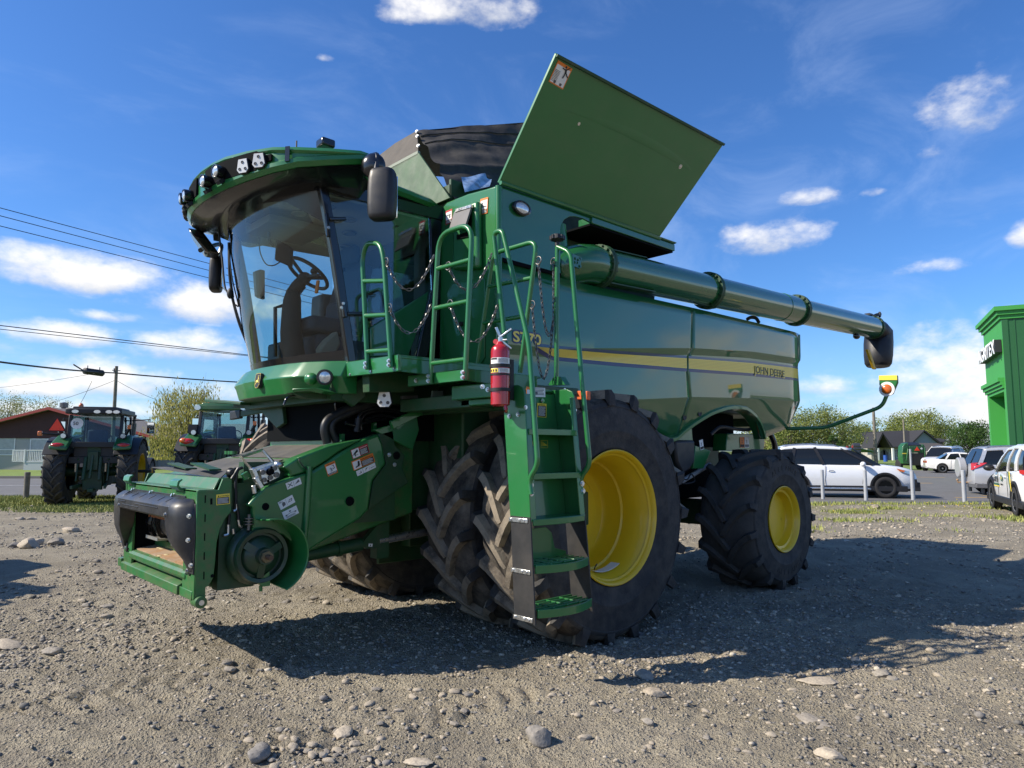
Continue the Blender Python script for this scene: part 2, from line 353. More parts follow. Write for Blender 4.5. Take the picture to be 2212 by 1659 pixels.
MB().tube(catmull([at(zJ(445,440),Y=1.3),at(zJ(520,385),Y=1.3),at(zJ(640,400),Y=1.3),at(zJ(740,400),Y=1.3),at(zJ(735,345),Y=1.3)],6), .022).build('hose', BLACK, CH)
MB().tube(catmull([(-4.3,1.2,1.9),(-4.45,1.25,1.6),(-4.4,1.2,1.35),(-4.2,1.0,1.2)],8), .04, 12).build('drain_hose', GBLACK, CH)
# ---- left side panels (a surface y(x,z)) ----------------------------------------------------
def lerp(x, xs, ys): return float(np.interp(x, xs, ys))
def zcr(x): return lerp(-x, [-1.0,-.26,1.83,3.2,4.6], [2.40,2.43,2.65,2.74,2.775])
def zkk(x): return lerp(-x, [-1.0,.95,1.9,3.2,4.62], [1.96,2.043,2.118,2.17,2.203])
def ztop(x): return lerp(-x, [-1.0,-.05,1.87,4.6], [3.09,3.072,3.103,3.125])
def py(x, z):
    ta = lerp(-x, [-1.0,0,.7,1.6,4.6], [-.02,-.01,.0,.012,.02]); zc, zk = zcr(x), zkk(x)
    y = 1.65-.012*((x+1.6)/2.6)**2 - ta*(3.1-max(z, zk))
    if z < zc: y -= .028*min(1, (zc-z)/.075)
    if z < zk: y -= .34*(zk-z)
    if x < -4.2: y -= .10*((-4.2-x)/.4)**2*.5
    return y
def zbot(x):
    a = -x
    if a < 1.78: return lerp(a, [-1.0,-.2,.6,1.2,1.60,1.66,1.78], [1.98,1.96,1.90,1.76,1.645,1.64,1.665])
    return lerp(a, [1.78,1.86,1.95,2.12,2.35,2.6,2.85,3.1,3.35,3.55,3.70,3.80,3.83,4.2,4.66], [1.665,1.72,1.775,1.865,1.955,2.02,2.05,2.043,1.985,1.89,1.79,1.70,1.685,1.77,1.87])
def split_x(z): return lerp(z, [1.6,2.1,2.45,2.65,3.2], [-1.80,-1.835,-1.80,-1.86,-1.885])
def panel(name, xa, xb, nx):
    def f(u, v):
        z0 = None; X = None
        x = (xa(2.4) if callable(xa) else xa)*(1-u)+(xb(2.4) if callable(xb) else xb)*u
        zc, zk, zt, zb = zcr(x), zkk(x), ztop(x), zbot(x); zk = max(zk, zb+.004); 
        z = lerp(v, [0,.30,.31,.60,.62,.68,.70,1.0], [zb,zk-.003,zk+.003,zc-.08,zc-.07,zc-.004,zc+.004,zt])
        xx0 = xa(z) if callable(xa) else xa; xx1 = xb(z) if callable(xb) else xb
        x = xx0*(1-u)+xx1*u
        return (x, py(x, z), z)
    b = MB(); V = []; vs = [0,.06,.12,.18,.24,.30,.31,.38,.45,.52,.60,.62,.65,.68,.70,.76,.82,.88,.94,1.0]
    V = [f(i/nx, v) for v in vs for i in range(nx+1)]
    b.add(V, [(j*(nx+1)+i, j*(nx+1)+i+1, (j+1)*(nx+1)+i+1, (j+1)*(nx+1)+i) for j in range(len(vs)-1) for i in range(nx)])
    o = b.build(name, PANEL, CH, smooth=11, recalc=False)
    md = o.modifiers.new('solid', 'SOLIDIFY'); md.thickness = .03; md.offset = -1 
    return o
pf = panel('side_panel', .99, lambda z: split_x(z)+.007, 60)
pr_ = panel('side_panel', lambda z: split_x(z)-.007, lambda z: lerp(z, [1.85,2.2,2.72,2.78,3.15], [-4.50,-4.62,-4.565,-4.60,-4.60]), 60)
# arch lip
lip = [(-a, py(-a, zbot(-a)), zbot(-a)) for a in [1.62,1.70,1.78,1.86,1.95,2.05,2.2,2.35,2.5,2.65,2.8,2.95,3.1,3.25,3.4,3.55,3.65,3.74,3.8]]
b = MB(); rings = []
for i, p in enumerate(lip):
    p = Vector(p); rings.append([p+Vector(q) for q in ((0,.028,-.02),(0,.03,.02),(0,.0,.035),(0,-.14,.0),(0,-.14,-.02))])
b.loft(rings); b.build('arch_lip', GREEN, pr_, .004)
# rear edge cap and flange
MB().tube([(lerp(z,[1.85,2.2,2.72,2.78,3.15],[-4.50,-4.62,-4.565,-4.60,-4.60])-.005, py(-4.58,z)-.01, z) for z in np.linspace(1.87,3.12,26)], .016, 8).build('edge_trim', PANEL, pr_)
for px_ in ((775,1132),(860,1112)):
    p = at(zG(*px_), Y=1.5); MB().lathe([(.0,.0),(.022,.0),(.03,.004),(.036,.004),(.036,-.004)], (p.x, py(p.x,p.z)+.003, p.z), (0,1,0), 20).build('latch_hole', BLK, pr_ if p.x < -1.85 else pf)
# stripe
def sheet(name, m, parent, lo, hi, xs, off=.003):
    b = MB(); rings = []
    for x in xs:
        for z in np.linspace(lo(x), hi(x), 5): rings.append((x, py(x, z)+off, z))
    n = 5; b.add(rings, [(i*n+j, (i+1)*n+j, (i+1)*n+j+1, i*n+j+1) for i in range(len(xs)-1) for j in range(n-1)])
    o = b.build(name, m, parent, smooth=30, recalc=False); return o
def zst(x): return lerp(-x, [-.6,-.3,.5,1.8,3.2,4.6], [2.42,2.425,2.462,2.535,2.605,2.645])      # top of the yellow
def zsb(x): return lerp(-x, [-.6,-.3,.5,1.8,3.2,4.6], [2.36,2.36,2.38,2.425,2.48,2.515])
def zsb2(x): return max(zsb(x), zst(x)-max(.0, (.56-x))*.30)
for nm, xs, par in (('stripe', np.linspace(.56,-1.785,40), pf), ('stripe', np.linspace(-1.82,-4.575,40), pr_)):
    yl = sheet('yellow_stripe', DECY, par, zsb2, zst, xs)
    sheet('blue_line', mat('teal_decal', (.01,.06,.13), .35, coat=.4) if 'teal_decal' not in MATS else MATS['teal_decal'], par, lambda x: zst(x)+.002, lambda x: zst(x)+.028, xs)
    sheet('navy_line', DECB, par, lambda x: zsb2(x)-.035, lambda x: zsb2(x)-.002, xs)
    PIN = MATS.get('pinstripe') or mat('pinstripe', (.62,.42,.03), .4)
    b = MB()
    for k in range(1, 7):
        q = [ (x, py(x, zsb2(x)+(zst(x)-zsb2(x))*k/7)+.0045, zsb2(x)+(zst(x)-zsb2(x))*k/7) for x in xs]
        b.add([p for a in q for p in ((a[0],a[1],a[2]-.0016),(a[0],a[1],a[2]+.0016))], [(2*i,2*i+2,2*i+3,2*i+1) for i in range(len(q)-1)])
    b.build('pinstripes', PIN, par, smooth=0, recalc=False)
# lettering
def on_panel(x, z, e): return Vector((x, py(x, z)+e, z))
def plabel(name, body, m, par, x0, x1, z, size, e, bold=0., depth=.001):
    ux = on_panel(x1,z,0)-on_panel(x0,z,0); uy = on_panel(x0,z+.1,0)-on_panel(x0,z,0)
    return text(name, body, m, par, on_panel(x0,z,e), ux, uy, size, depth, width=abs(x1-x0), bold=bold)
plabel('model_lettering', 'S770', DECB, pf, .845,.495,2.435, .135, .003, .012); plabel('model_lettering', 'S770', DECY, pf, .835,.505,2.438, .125, .005, .003)
zz = zst(-3.6)-.125
plabel('maker_lettering', 'JOHN DEERE', DECY, pr_, -3.27,-4.09,zz-.012,.125,.006,.0); plabel('maker_lettering', 'JOHN DEERE', mat('dark_green_print', (.02,.05,.05), .5), pr_, -3.255,-4.075,zz,.125,.008,.0)
# ---- grain tank: upper side wall with the auger opening
ti = mat('tank_inside', (.012,.05,.018), .6, var=.2)
b = MB()
o1 = [(1.0,3.10),(.25,3.10),(.25,3.52),(.24,3.56),(.20,3.62),(.13,3.665),(.05,3.685),(-.06,3.69),(-.17,3.675),(-.17,3.735),(1.0,3.735)]
b.prism([(x,1.655,z) for x,z in o1], (0,-.02,0)); b.build('tank_side_wall', PANEL, CH, .004)
b = MB(); b.box(-1.52,-.165,1.5,1.675,3.665,3.735); b.prism([(.25,1.65,3.735),(-1.52,1.65,3.735),(-1.52,1.70,3.745),(.25,1.70,3.745)],(0,0,.012)); b.build('tank_rail', PANEL, CH, .01)
b = MB(); b.box(-1.5,-.15,1.22,1.66,3.645,3.664); b.build('rail_gutter', DARK, CH)
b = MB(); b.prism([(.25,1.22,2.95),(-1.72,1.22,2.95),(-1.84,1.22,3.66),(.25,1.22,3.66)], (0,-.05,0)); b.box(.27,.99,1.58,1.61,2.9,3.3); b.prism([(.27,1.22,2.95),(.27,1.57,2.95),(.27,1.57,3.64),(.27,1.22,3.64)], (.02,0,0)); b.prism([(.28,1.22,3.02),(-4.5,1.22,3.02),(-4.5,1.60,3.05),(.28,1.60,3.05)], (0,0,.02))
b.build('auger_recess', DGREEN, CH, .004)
b = MB(); b.prism([(.99,1.656,3.09),(.25,1.656,3.085),(.25,1.656,3.115),(.99,1.656,3.125)],(0,-.006,0)); b.build('wall_seam', DARK, CH)
# front wall of the tank beside the cab
b = MB()
fw_ = [(1.0,.62,2.1),(1.0,1.655,2.1),(1.0,1.655,3.735),(1.0,1.50,3.745),(1.0,1.25,3.77),(1.0,.95,3.775),(1.0,.80,3.70),(1.0,.62,3.4)]
b.prism(fw_, (-.03,0,0)); b.build('tank_front_wall', GREEN, CH, .02, seg=3)
MB().tube([(.985,1.64,2.12),(.985,1.64,3.73)], .03, 12).build('corner_post', GREEN, CH)
b = MB(); b.prism([(1.0,.95,2.25),(1.0,1.45,2.25),(1.0,1.5,2.3),(1.0,1.5,2.95),(1.0,1.45,3.0),(1.0,1.05,3.0),(1.0,.95,2.9)], (.014,0,0)); b.build('service_door', GREEN, CH, .006)
MB().lathe([(0,.02),(.02,.02),(.022,0)], (1.014,1.2,2.62), (1,0,0), 14).build('door_latch', BLK, CH)
# vent housing with chute on the front wall
b = MB(); b.prism([(1.0,1.12,3.66),(1.0,1.46,3.64),(1.0,1.47,3.05),(1.0,1.12,3.1)], (.07,0,0)); b.build('vent_housing', GREEN, CH, .03, seg=3)
b = MB(); q = [at(zT(1205,1180),X=1.09),at(zT(1400,1110),X=1.09),at(zT(1330,1330),X=1.16),at(zT(1150,1370),X=1.16)]; b.prism(q,(-.02,0,0)); b.build('chute_flap', GREY, CH, .003)
b = MB(); b.prism([at(zT(1225,1150),X=1.105),at(zT(1395,1100),X=1.105),at(zT(1395,1130),X=1.105),at(zT(1215,1185),X=1.105)],(-.02,0,0)); b.build('flap_strip', STEEL, CH)
b = MB(); b.prism([at(zT(1240,1440),X=1.075),at(zT(1400,1390),X=1.075),at(zT(1390,1450),X=1.075),at(zT(1240,1490),X=1.075)],(.006,0,0)); b.prism([at(zT(1345,1330),X=1.075),at(zT(1400,1180),X=1.075),at(zT(1405,1390),X=1.075)],(.005,0,0)); b.build('vent_mouth', DARK, CH)
# work lamp in the side wall
p = at(zT(1945,1145),Y=1.665)
b = MB(); b.lathe([(.105,0),(.10,.025),(.082,.03),(.082,.02)], p, (0,1,0), 28); o = b.build('work_lamp', GBLACK, CH); MB().lathe([(.083,.02),(.05,.032),(0,.036)], p, (0,1,0), 28).build('lens', LENS, o)
o.scale = (1,1,.62); o.location = (0,0,p.z*(1-.62)); 
b = MB(); b.box(-1.4,.96,.93,.96,3.4,4.0); b.box(.94,.97,-.9,.95,3.5,3.95); b.build('tank_inner_wall', DGREEN, CH)
# ---- lid, opened outwards
A, Bq, Cq, D = Vector((1.0,1.66,3.745)), Vector((-1.24,1.66,3.74)), Vector((-1.51,2.30,4.655)), Vector((.968,2.30,4.615))
nl = (Bq-A).cross(D-A).normalized(); nl = nl if nl.z < 0 else -nl
b = MB(); b.prism([A,Bq,Cq,D], -nl*.03); lid = b.build('tank_lid', GREEN, CH, .006)
def L2(u, v, e=0): return A*(1-u)*(1-v)+Bq*u*(1-v)+D*(1-u)*v+Cq*u*v+nl*e
b = MB(); b.prism([L2(.0,.975,.0),L2(1,.975,0),L2(1.0,1.0,.0),L2(0,1.0,0)], nl*.02); b.build('lid_rim', DGREEN, lid, .006)
b = MB(); pts = [(u, .655+.055*math.sin(math.pi*u)) for u in np.linspace(.10,.92,26)]; rings = []
for u, v in pts:
    wv = .022*max(0,math.sin(math.pi*(u-.10)/.82))**.6+.0005; rings.append([L2(u,v-wv*1.3,.001),L2(u,v+wv*.4,.010*wv/.022),L2(u,v+wv*3.,.001)])
b.loft(rings, closed=False, caps=False); b.build('lid_crease', GREEN, lid, recalc=False)
for u, v in ((.22,.63),(.84,.66)): MB().bolt(L2(u,v,.001), nl, .016, .006).build('bolt', STEEL, lid)
MB().tube([A+Vector((.0,.02,.0)),Bq+Vector((0,.02,0))], .018, 8).build('lid_hinge', GREEN, lid)
# ---- tank extension and tarp
b = MB(); ecl, ech = Vector((1.0,1.02,3.79)), Vector((.93,.42,4.43)); 
b.prism([ech, Vector((.93,-.42,4.43)), Vector((1.0,-1.02,3.79)), ecl], (.02,0,0)); b.build('tank_extension', mat('weathered_green', (.035,.085,.03), .6, var=.25, vs=5, dirt=(.16,.19,.13), dirt_amt=.3, ds=7), CH, .004)
MB().beam(ech+Vector((.01,0,0)), Vector((.94,-.42,4.43)), .03,.03).build('extension_rim', mat('pale_rim', (.25,.27,.2), .5), CH)
pk = Vector((.78,.15,4.80)); pk2 = Vector((.78,-.15,4.80)); rb = Vector((-1.6,.55,5.35)); 
def wob(p, a=.02): n = mnoise.noise_vector(p*3.1); return p+n*a
def patch(a, b_, c, d, nu, nv, amp): 
    return MB().grid(lambda u, v: wob(a*(1-u)*(1-v)+b_*u*(1-v)+c*u*v+d*(1-u)*v, .004), nu, nv)
tb = MB()
# left slope: tank rim up to the ridge
pe = at(zT(1950,115), Y=.95)
fl, fr_, bl, br = Vector((.95,1.0,3.80)), Vector((-1.4,1.15,3.80)), pk, Vector((pe.x-1.2, .95-.1, pe.z+.42))
def lslope(u, v):
    lo = fl*(1-u)+fr_*u; hi = bl*(1-u)+br*u; hi = hi+Vector((0,0,.02*math.sin(u*9)))
    p = lo*(1-v)+hi*v; bulge = .10*math.sin(math.pi*v)*min(1,u*6+.25)*(0.4 if .15 < u < .6 and v < .25 else 1)
    fold = .035*mnoise.noise(Vector((u*4, v*9, 1.3)))+.02*mnoise.noise(Vector((u*14, v*5, 4.1)))
    fold += .03*math.exp(-((v-.42-.1*u)/.03)**2)
    return p+Vector((0,.75,.5))*(bulge*.5+fold)
tb.grid(lslope, 60, 44)
def fslope(u, v):
    lo = Vector((.96,.95,3.9))*(1-u)+Vector((.96,-.95,3.9))*u; hi = pk*(1-u)+Vector((.78,-1.0,4.62))*u; p = lo*(1-v)+hi*v
    return p+Vector((.03*mnoise.noise(Vector((u*5, v*5, 2))),0,0))
ft = [Vector((.955,.43,4.40)), Vector((.955,-.5,4.40)), Vector((.95,-1.3,4.25)), pk+Vector((0,-.95,-.06)), pk+Vector((0,-.4,.0)), pk]
b2 = MB(); b2.prism([ft[0],ft[1],ft[4],ft[5]],(-.01,0,0)); b2.prism([ft[1],ft[2],ft[3],ft[4]],(-.01,0,0)); 
TARPF = mat('sunlit_tarp_front', (.085,.072,.058), .8, var=.2, vs=6, bump=.25, bs=14)  # same tarp in a lighter colour, sunlight on the front slope painted in
b2.build('tarp_front', TARPF, CH, .004)
tb.grid(lambda u, v: (pk*(1-u)+br*u)*(1-v)+(Vector((.78,-1.0,4.72))*(1-u)+Vector((-1.6,-.9,5.2))*u)*v, 10, 6)
tarp = tb.build('tank_tarp', TARP, CH, smooth=50, recalc=False)
WN = (fr_-fl).cross(pk-fl).normalized(); WN = WN if WN.y > 0 else -WN
def onp(p, e): d = ray(*p); return CAM+d*(((fl+WN*e)-CAM).dot(WN)/d.dot(WN))
q4 = [onp(zT(*p),.10) for p in ((1325,965),(1600,900),(1640,750),(1285,795))]
MB().grid(lambda u, v: q4[0]*(1-u)*(1-v)+q4[1]*u*(1-v)+q4[2]*u*v+q4[3]*(1-u)*v+WN*(.012*math.sin(u*7)*math.sin(v*5)), 10, 8).build('tarp_window', mat('vinyl_window', (.30,.42,.62), .18, coat=.8, var=.5, vs=12, spec=.8), CH, recalc=False)
for k in (.08,.3,.72): MB().bolt(pk*(1-k)+Vector((.945,.43,4.42))*k+Vector((.012,.012,0)), (1,.5,.2), .012,.01).build('snap', STEEL, tarp)
b = MB()
for v in (.78,.90): b.part().tube([Vector(lslope(u, v))+Vector((0,.008,.006)) for u in np.linspace(.0,1,40)], .007, 6)
b.build('tarp_seam', TARP, tarp)
# ---- unloading auger
ax0, ax1 = at(zG(290,245),Y=1.63), at(zG(1905,605),Y=1.66)
ad = (ax1-ax0).normalized(); AL = (ax1-ax0).length
def ap(s): return ax0+ad*s
f2 = (at(zG(930,380),Y=1.64)-ax0).dot(ad); f3 = (at(zG(1450,492),Y=1.65)-ax0).dot(ad)
AUG = mat('auger_green', (.016,.115,.034), .22, coat=.9, var=.05, vs=2)
b = MB(); b.tube([ap(-.02),ap(f2)], .178, 40); b.tube([ap(f2),ap(f3-.45)], .178, 40); b.tube([ap(f3-.45),ap(f3)], .183, 40); b.tube([ap(f3),ap(AL)], .172, 40)
aug = b.build('unloading_auger', AUG, CH, smooth=30)
for s_, r_ in ((0,.208),(f2,.213),(f3,.213),(AL-.02,.186)):
    b = MB(); b.lathe([(.15,-.03),(r_,-.03),(r_,-.006),(r_-.006,0),(r_,.006),(r_,.03),(.15,.03)], ap(s_), ad, 40)
    u0 = ad.orthogonal().normalized(); w0 = ad.cross(u0)
    for k in range(16):
        a = 2*math.pi*k/16; b.bolt(ap(s_)+(u0*math.cos(a)+w0*math.sin(a))*(r_-.016)+ad*.03, ad, .011, .02); b.bolt(ap(s_)+(u0*math.cos(a)+w0*math.sin(a))*(r_-.016)-ad*.03, -ad, .011, .02)
    b.build('flange', DGREEN, aug, smooth=30)
elb = [ap(0), ap(-.16), ap(-.30)+Vector((0,-.03,-.02)), ap(-.40)+Vector((0,-.12,-.06)), ap(-.44)+Vector((0,-.3,-.1))]
MB().tube(catmull(elb,6), .185, 32).build('auger_elbow', AUG, aug, smooth=50)
MB().tube([Vector((.1,1.5,3.3)),Vector((.12,1.48,3.62))], .09, 20).build('auger_pivot', GREEN, aug)
b = MB(); c = at(zD(1830,385),Y=1.80)
q = [at(zD(1790,330),Y=1.79),at(zD(1865,365),Y=1.79),at(zD(1850,450),Y=1.79),at(zD(1790,425),Y=1.79)]; b.prism(q,(0,-.02,0))
for px_ in ((1815,370),(1838,382),(1812,400),(1832,402),(1853,372),(1850,432)): b.bolt(at(zD(*px_),Y=1.792), (0,1,0), .010,.01)
b.build('bolt_plate', AUG, aug)
# spout boot
e0 = ap(AL); dn = Vector((-.35,0,-.93)).normalized()
rings = []
for t, rx, rz_ in ((0,.17,.17),(.15,.20,.185),(.30,.215,.19),(.45,.22,.185),(.62,.215,.18),(.74,.20,.165),(.78,.17,.14)):
    if t < .3: cc = e0+ad*(t*.75)+Vector((0,0,-t*.25))
    else: cc = e0+ad*(.225)+Vector((0,0,-.075))+Vector((.16,0,-1))*(t-.3)*1.15
    ddir = (ad*(1-t/.5)+Vector((.12,0,-1))*(t/.5)).normalized() if t < .5 else Vector((.12,0,-1)).normalized()
    uu = Vector((0,1,0)); ww = ddir.cross(uu).normalized(); rings.append([cc+uu*math.cos(2*math.pi*k/24)*rx+ww*math.sin(2*math.pi*k/24)*rz_*(1.12 if t > .3 else 1) for k in range(24)])
boot = MB().loft(rings).build('spout_boot', BLACK, aug, smooth=60)
p0, p1 = at(zG(1880,735),Y=1.875), at(zG(1918,850),Y=1.875)
MB().prism([p0+Vector((.045,0,.0)),p0-Vector((.04,0,0)),p1-Vector((.05,-.0,-.0)),p1+Vector((.03,0,0))],(0,-.035,0)).build('reflector_strip', mat('yellow_strip', (.60,.36,.01), .5), boot)
b = MB(); b.beam(e0+Vector((.02,.0,.17)), e0+Vector((-.1,.05,.22)), .05,.05); b.beam(e0+Vector((-.16,.05,.2)), e0+Vector((-.2,.05,.26)), .03,.06); b.box(e0.x+.1,e0.x+.25,e0.y-.03,e0.y+.05,e0.z+.17,e0.z+.20); b.build('end_sensor', BLACK, aug)
p = at(zG(1808,655),Y=1.66); b = MB(); b.ell(p,(.07,.05,.05)); b.cyl(p,p+Vector((-.02,0,.1)),.03); b.build('spout_lamp', GBLACK, aug)
b = MB(); b.beam(ap(f2-.35)+Vector((0,.02,-.165)), ap(f2+.1)+Vector((0,.02,-.19)), .05,.02); b.beam(ap(.05)+Vector((0,.06,-.17)), ap(.75)+Vector((0,.06,-.17)), .1,.01); b.beam(ap(.02)+Vector((0,.09,.15)), ap(.62)+Vector((0,.07,.165)), .07,.008); b.build('cradle', DGREEN, aug)
MB().tube(catmull([at(zG(1165,555),Y=1.5),at(zG(1185,545),Y=1.5),at(zG(1215,550),Y=1.5),at(zG(1232,575),Y=1.5)],6), .022).build('cradle_hook', BLK, aug)
# ---- marker lamp on its swung-out arm
a0 = (-4.45,1.42,1.83); a1 = at(zG(1630,1195),X=-4.6); a2 = at(zG(1960,1070),X=-4.72); a3 = at(zG(1988,1000),X=-4.72)
arm = MB().tube(arc([a0,a1,a2,a3],.09), .024, 12).build('marker_arm', GREEN, CH)
T_ = lambda x, y: at(zG(x,y),X=-4.70)
b = MB(); b.prism([T_(1940,888),T_(2048,885),T_(2050,930),T_(2020,1000),T_(1955,995),T_(1940,940)], (-.05,.0,0)); pod = b.build('marker_housing', GREEN, arm, .015, seg=3)
MB().prism([T_(1941,888),T_(2047,886),T_(2048,914),T_(1940,915)], (.006,0,0)).build('reflective_band', DECY, pod)
c = T_(1988,968); nn = Vector((1,.25,0)).normalized()
MB().lathe([(.092,-.01),(.092,.012),(.06,.012)], c, (1,0,0), 28).build('white_ring', WHITE, pod)
MB().lathe([(.058,.0),(.058,.025),(.045,.036),(.022,.041),(0,.042)], c, nn, 28).build('marker_lens', AMBER, pod)
# ================================================================ feeder house
FE = MB(); prof = [(2.86,.56),(2.86,1.30),(2.72,1.35),(1.95,1.555),(1.0,1.83),(.55,1.75),(.55,1.15),(1.2,.98)]
FE.prism([(x,-.70,z) for x,z in [(2.86,.56),(2.86,1.30),(2.72,1.35),(1.95,1.555),(1.15,1.785),(1.15,.99)]], (0,1.40,0)); FE.prism([(x,-.56,z) for x,z in [(1.15,1.785),(.55,1.75),(.55,1.15),(1.15,.99)]], (0,1.12,0)); feeder = FE.build('feeder_house', WORN, CH, .015)
b = MB(); 
for x0,x1,z0,z1 in ((2.70,2.32,1.362,1.462),(2.26,1.86,1.477,1.582)): b.part().prism([(x0,-.6,z0),(x0,.62,z0),(x1,.62,z1),(x1,-.6,z1)],(0,0,.004))
b.build('rubber_flap', mat('dusty_rubber', (.075,.072,.066), .8, var=.35, vs=5, dirt=(.2,.17,.12), dirt_amt=.3), feeder)
b = MB(); b.beam((1.85,-.66,1.62),(1.85,.7,1.62),.03,.10); b.part().beam((1.55,-.66,1.74),(1.55,.7,1.74),.03,.1); b.part()
for y in np.linspace(-.5,.6,6): b.bolt((1.867,y,1.63),(1,0,0),.01,.01)
for y in (-.66,-.60,-.55): b.cyl((2.2-.1*y,y,1.50),(2.2-.1*y,y,1.53),.03)
b.build('feeder_crossbar', GREEN, feeder)
# left drive shields
Ys = .90
b = MB(); q = [(912,392),(1000,350),(1150,260),(1240,190),(1380,110),(1540,15),(1700,-40),(1745,60),(1785,290),(1640,480),(1590,800),(1500,900),(1250,1050),(1000,1210),(860,1300),(880,1100)]
b.prism([at(zQ(*p),Y=Ys) for p in q],(0,-.05,0)); shr = b.build('drive_shield', GREEN, CH, .022, seg=3)
b = MB(); q = [(690,452),(912,392),(862,1290),(800,1365),(770,1180),(640,1075),(540,1062),(430,1100),(300,1065),(312,775),(250,752),(330,660),(450,545)]
b.prism([at(zQ(*p),Y=Ys+.01) for p in q],(0,-.06,0)); shf = b.build('drive_shield', GREEN, CH, .015, seg=3)
b = MB(); b.tube([at(zQ(935,320),Y=Ys+.02),at(zQ(908,800),Y=Ys+.02),at(zQ(862,1290),Y=Ys+.02)], .024, 12); b.build('shield_rib', GREEN, shr)
b = MB(); q = [(640,330),(720,380),(715,440),(935,375),(1130,255),(1230,180),(1290,140),(1540,15),(1420,30),(1150,90),(800,225)]
b.prism([at(zQ(*p),Y=Ys-.01) for p in q],(0,-.14,.0)); b.build('shield_cap', GREEN, shr, .02, seg=3)
b = MB(); q = [(1700,-40),(1860,-80),(1880,80),(1990,200),(1960,330),(2030,500),(1590,800),(1640,480),(1785,290)]
b.prism([at(zQ(*p),Y=Ys-.06) for p in q],(0,-.04,0)); b.build('rear_shield', DGREEN, CH, .006)
b = MB()
for p in ((1815,190),(1875,300)): b.bolt(at(zQ(*p),Y=Ys-.06),(0,1,0),.012,.01)
b.build('bolt', STEEL, CH)
for p, r_ in ((1385,705),.022),((450,765),.016),((1900,200),.02):
    c = at(zQ(*p),Y=Ys+.012 if r_ < .03 and p[0] < 1500 else Ys-.055); MB().lathe([(0,.0),(r_,.0),(r_*1.05,.005),(r_*1.6,.004),(r_*1.7,-.004)], c, (0,1,0), 20).build('latch_hole', DARK, shr)
# slip-clutch pulley and its hood
pc = at(zQ(425,1310),Y=.97); 
b = MB(); b.lathe([(.0,.05),(.055,.05),(.06,.0),(.12,-.02),(.14,-.05),(.155,-.05),(.16,-.01),(.185,-.005),(.195,-.03),(.185,-.07),(.21,-.10),(.215,-.13),(.19,-.16),(.215,-.19),(.215,-.22),(.0,-.22)], pc, (0,1,0), 48)
for k in range(3):
    a = 2*math.pi*k/3+.6; u = Vector((math.cos(a),0,math.sin(a))); b.beam(pc+u*.05+Vector((0,-.015,0)), pc+u*.15+Vector((0,-.03,0)), .05,.03,(0,1,0))
pul = b.build('drive_pulley', mat('oily_green', (.010,.055,.020), .45, coat=.2, var=.3, vs=8, dirt=(.02,.02,.018), dirt_amt=.5, ds=8), CH, smooth=40)
b = MB(); b.tube([pc+Vector((0,.05,0)),pc+Vector((0,.07,0))], .042, 6); b.build('hub_nut', mat('brass_nut', (.20,.16,.09), .55, metal=.6), pul)
MB().cyl(pc+Vector((0,.06,0)),pc+Vector((0,.13,0)),.018,14).build('shaft_end', mat('brown_shaft', (.12,.075,.05), .6, metal=.5), pul)
b = MB(); rr = .255; rings = []
for k in range(25):
    a = R(95-k*158/24); u = Vector((-math.cos(a),0,math.sin(a))) ; e = .0 if 1 < k < 23 else 0
    fl = .06*math.sin(math.pi*k/24)
    rings.append([pc+u*(rr-.02)+Vector((0,-.20,0)), pc+u*(rr-.008)+Vector((0,-.20,0)), pc+u*(rr+.012+fl*.3)+Vector((0,.13,0)), pc+u*(rr+fl*.3)+Vector((0,.13,0))])
b.loft(rings); b.build('pulley_hood', GREEN, shf, .004)
b = MB(); b.prism([at(zQ(350,1600),Y=.95),at(zQ(490,1480),Y=.95),at(zQ(500,1640),Y=.95),at(zQ(420,1650),Y=.95)],(0,-.05,0)); b.cyl(at(zQ(395,1640),Y=.93),at(zQ(395,1700),Y=.93),.012); b.build('bracket', GREEN, CH)
b = MB(); c = at(zQ(265,930),Y=.9)
for dz in (-.02,.0,.02): b.cyl(c+Vector((0,0,dz)),c+Vector((0,0,dz+.006)),.035,16)
b.cyl(c-Vector((0,0,.06)),c+Vector((0,0,.05)),.012); b.build('idler', DSTEEL, CH)
# ---- faceplate (header mounting frame)
fp = MB()
q = [(930,345),(1190,330),(1240,195),(1352,200),(1345,590),(1270,680),(1205,810),(1170,960),(1150,1200),(1128,1390),(1070,1490),(1032,1505),(1030,1655),(905,1640)]
fp.prism([at(zS(*p),Y=.875) for p in q],(0,-.02,0))
fp.prism([Vector((v.x,-v.y+.0,v.z)) for v in [at(zS(*p),Y=.875) for p in q]],(0,.02,0))
fp.prism([(3.04,y,z) for y,z in ((-.87,.53),(-.63,.53),(-.63,1.12),(.63,1.12),(.63,.53),(.87,.53),(.87,1.262),(-.87,1.262))],(-.02,0,0))
fp.box(2.92,3.04,-.87,.87,1.245,1.265); fp.prism([(2.92,-.80,1.25),(2.86,-.76,1.34),(2.86,.76,1.34),(2.92,.80,1.25)],(-.015,0,-.004)); fp.box(2.70,2.86,-.76,.76,1.325,1.338)
face = fp.build('header_faceplate', WORN, CH, .004)
b = MB(); SLOT = [(1030,443),(1027,672),(1022,900),(1017,1130),(1013,1365)]
for x, y in SLOT: b.prism([at(zS(x-6,y-48),Y=.877),at(zS(x+7,y-48),Y=.877),at(zS(x+5,y+45),Y=.877),at(zS(x-8,y+45),Y=.877)],(0,.001,0))
b.prism([at(zS(1090,435),Y=.877),at(zS(1115,432),Y=.877),at(zS(1115,505),Y=.877),at(zS(1090,508),Y=.877)],(0,.001,0))
for x, y in ((1113,1368),): b.lathe([(0,.001),(.012,.001)], at(zS(x,y),Y=.877), (0,1,0), 14)
b.build('slots', DARK, face, smooth=0)
b = MB()
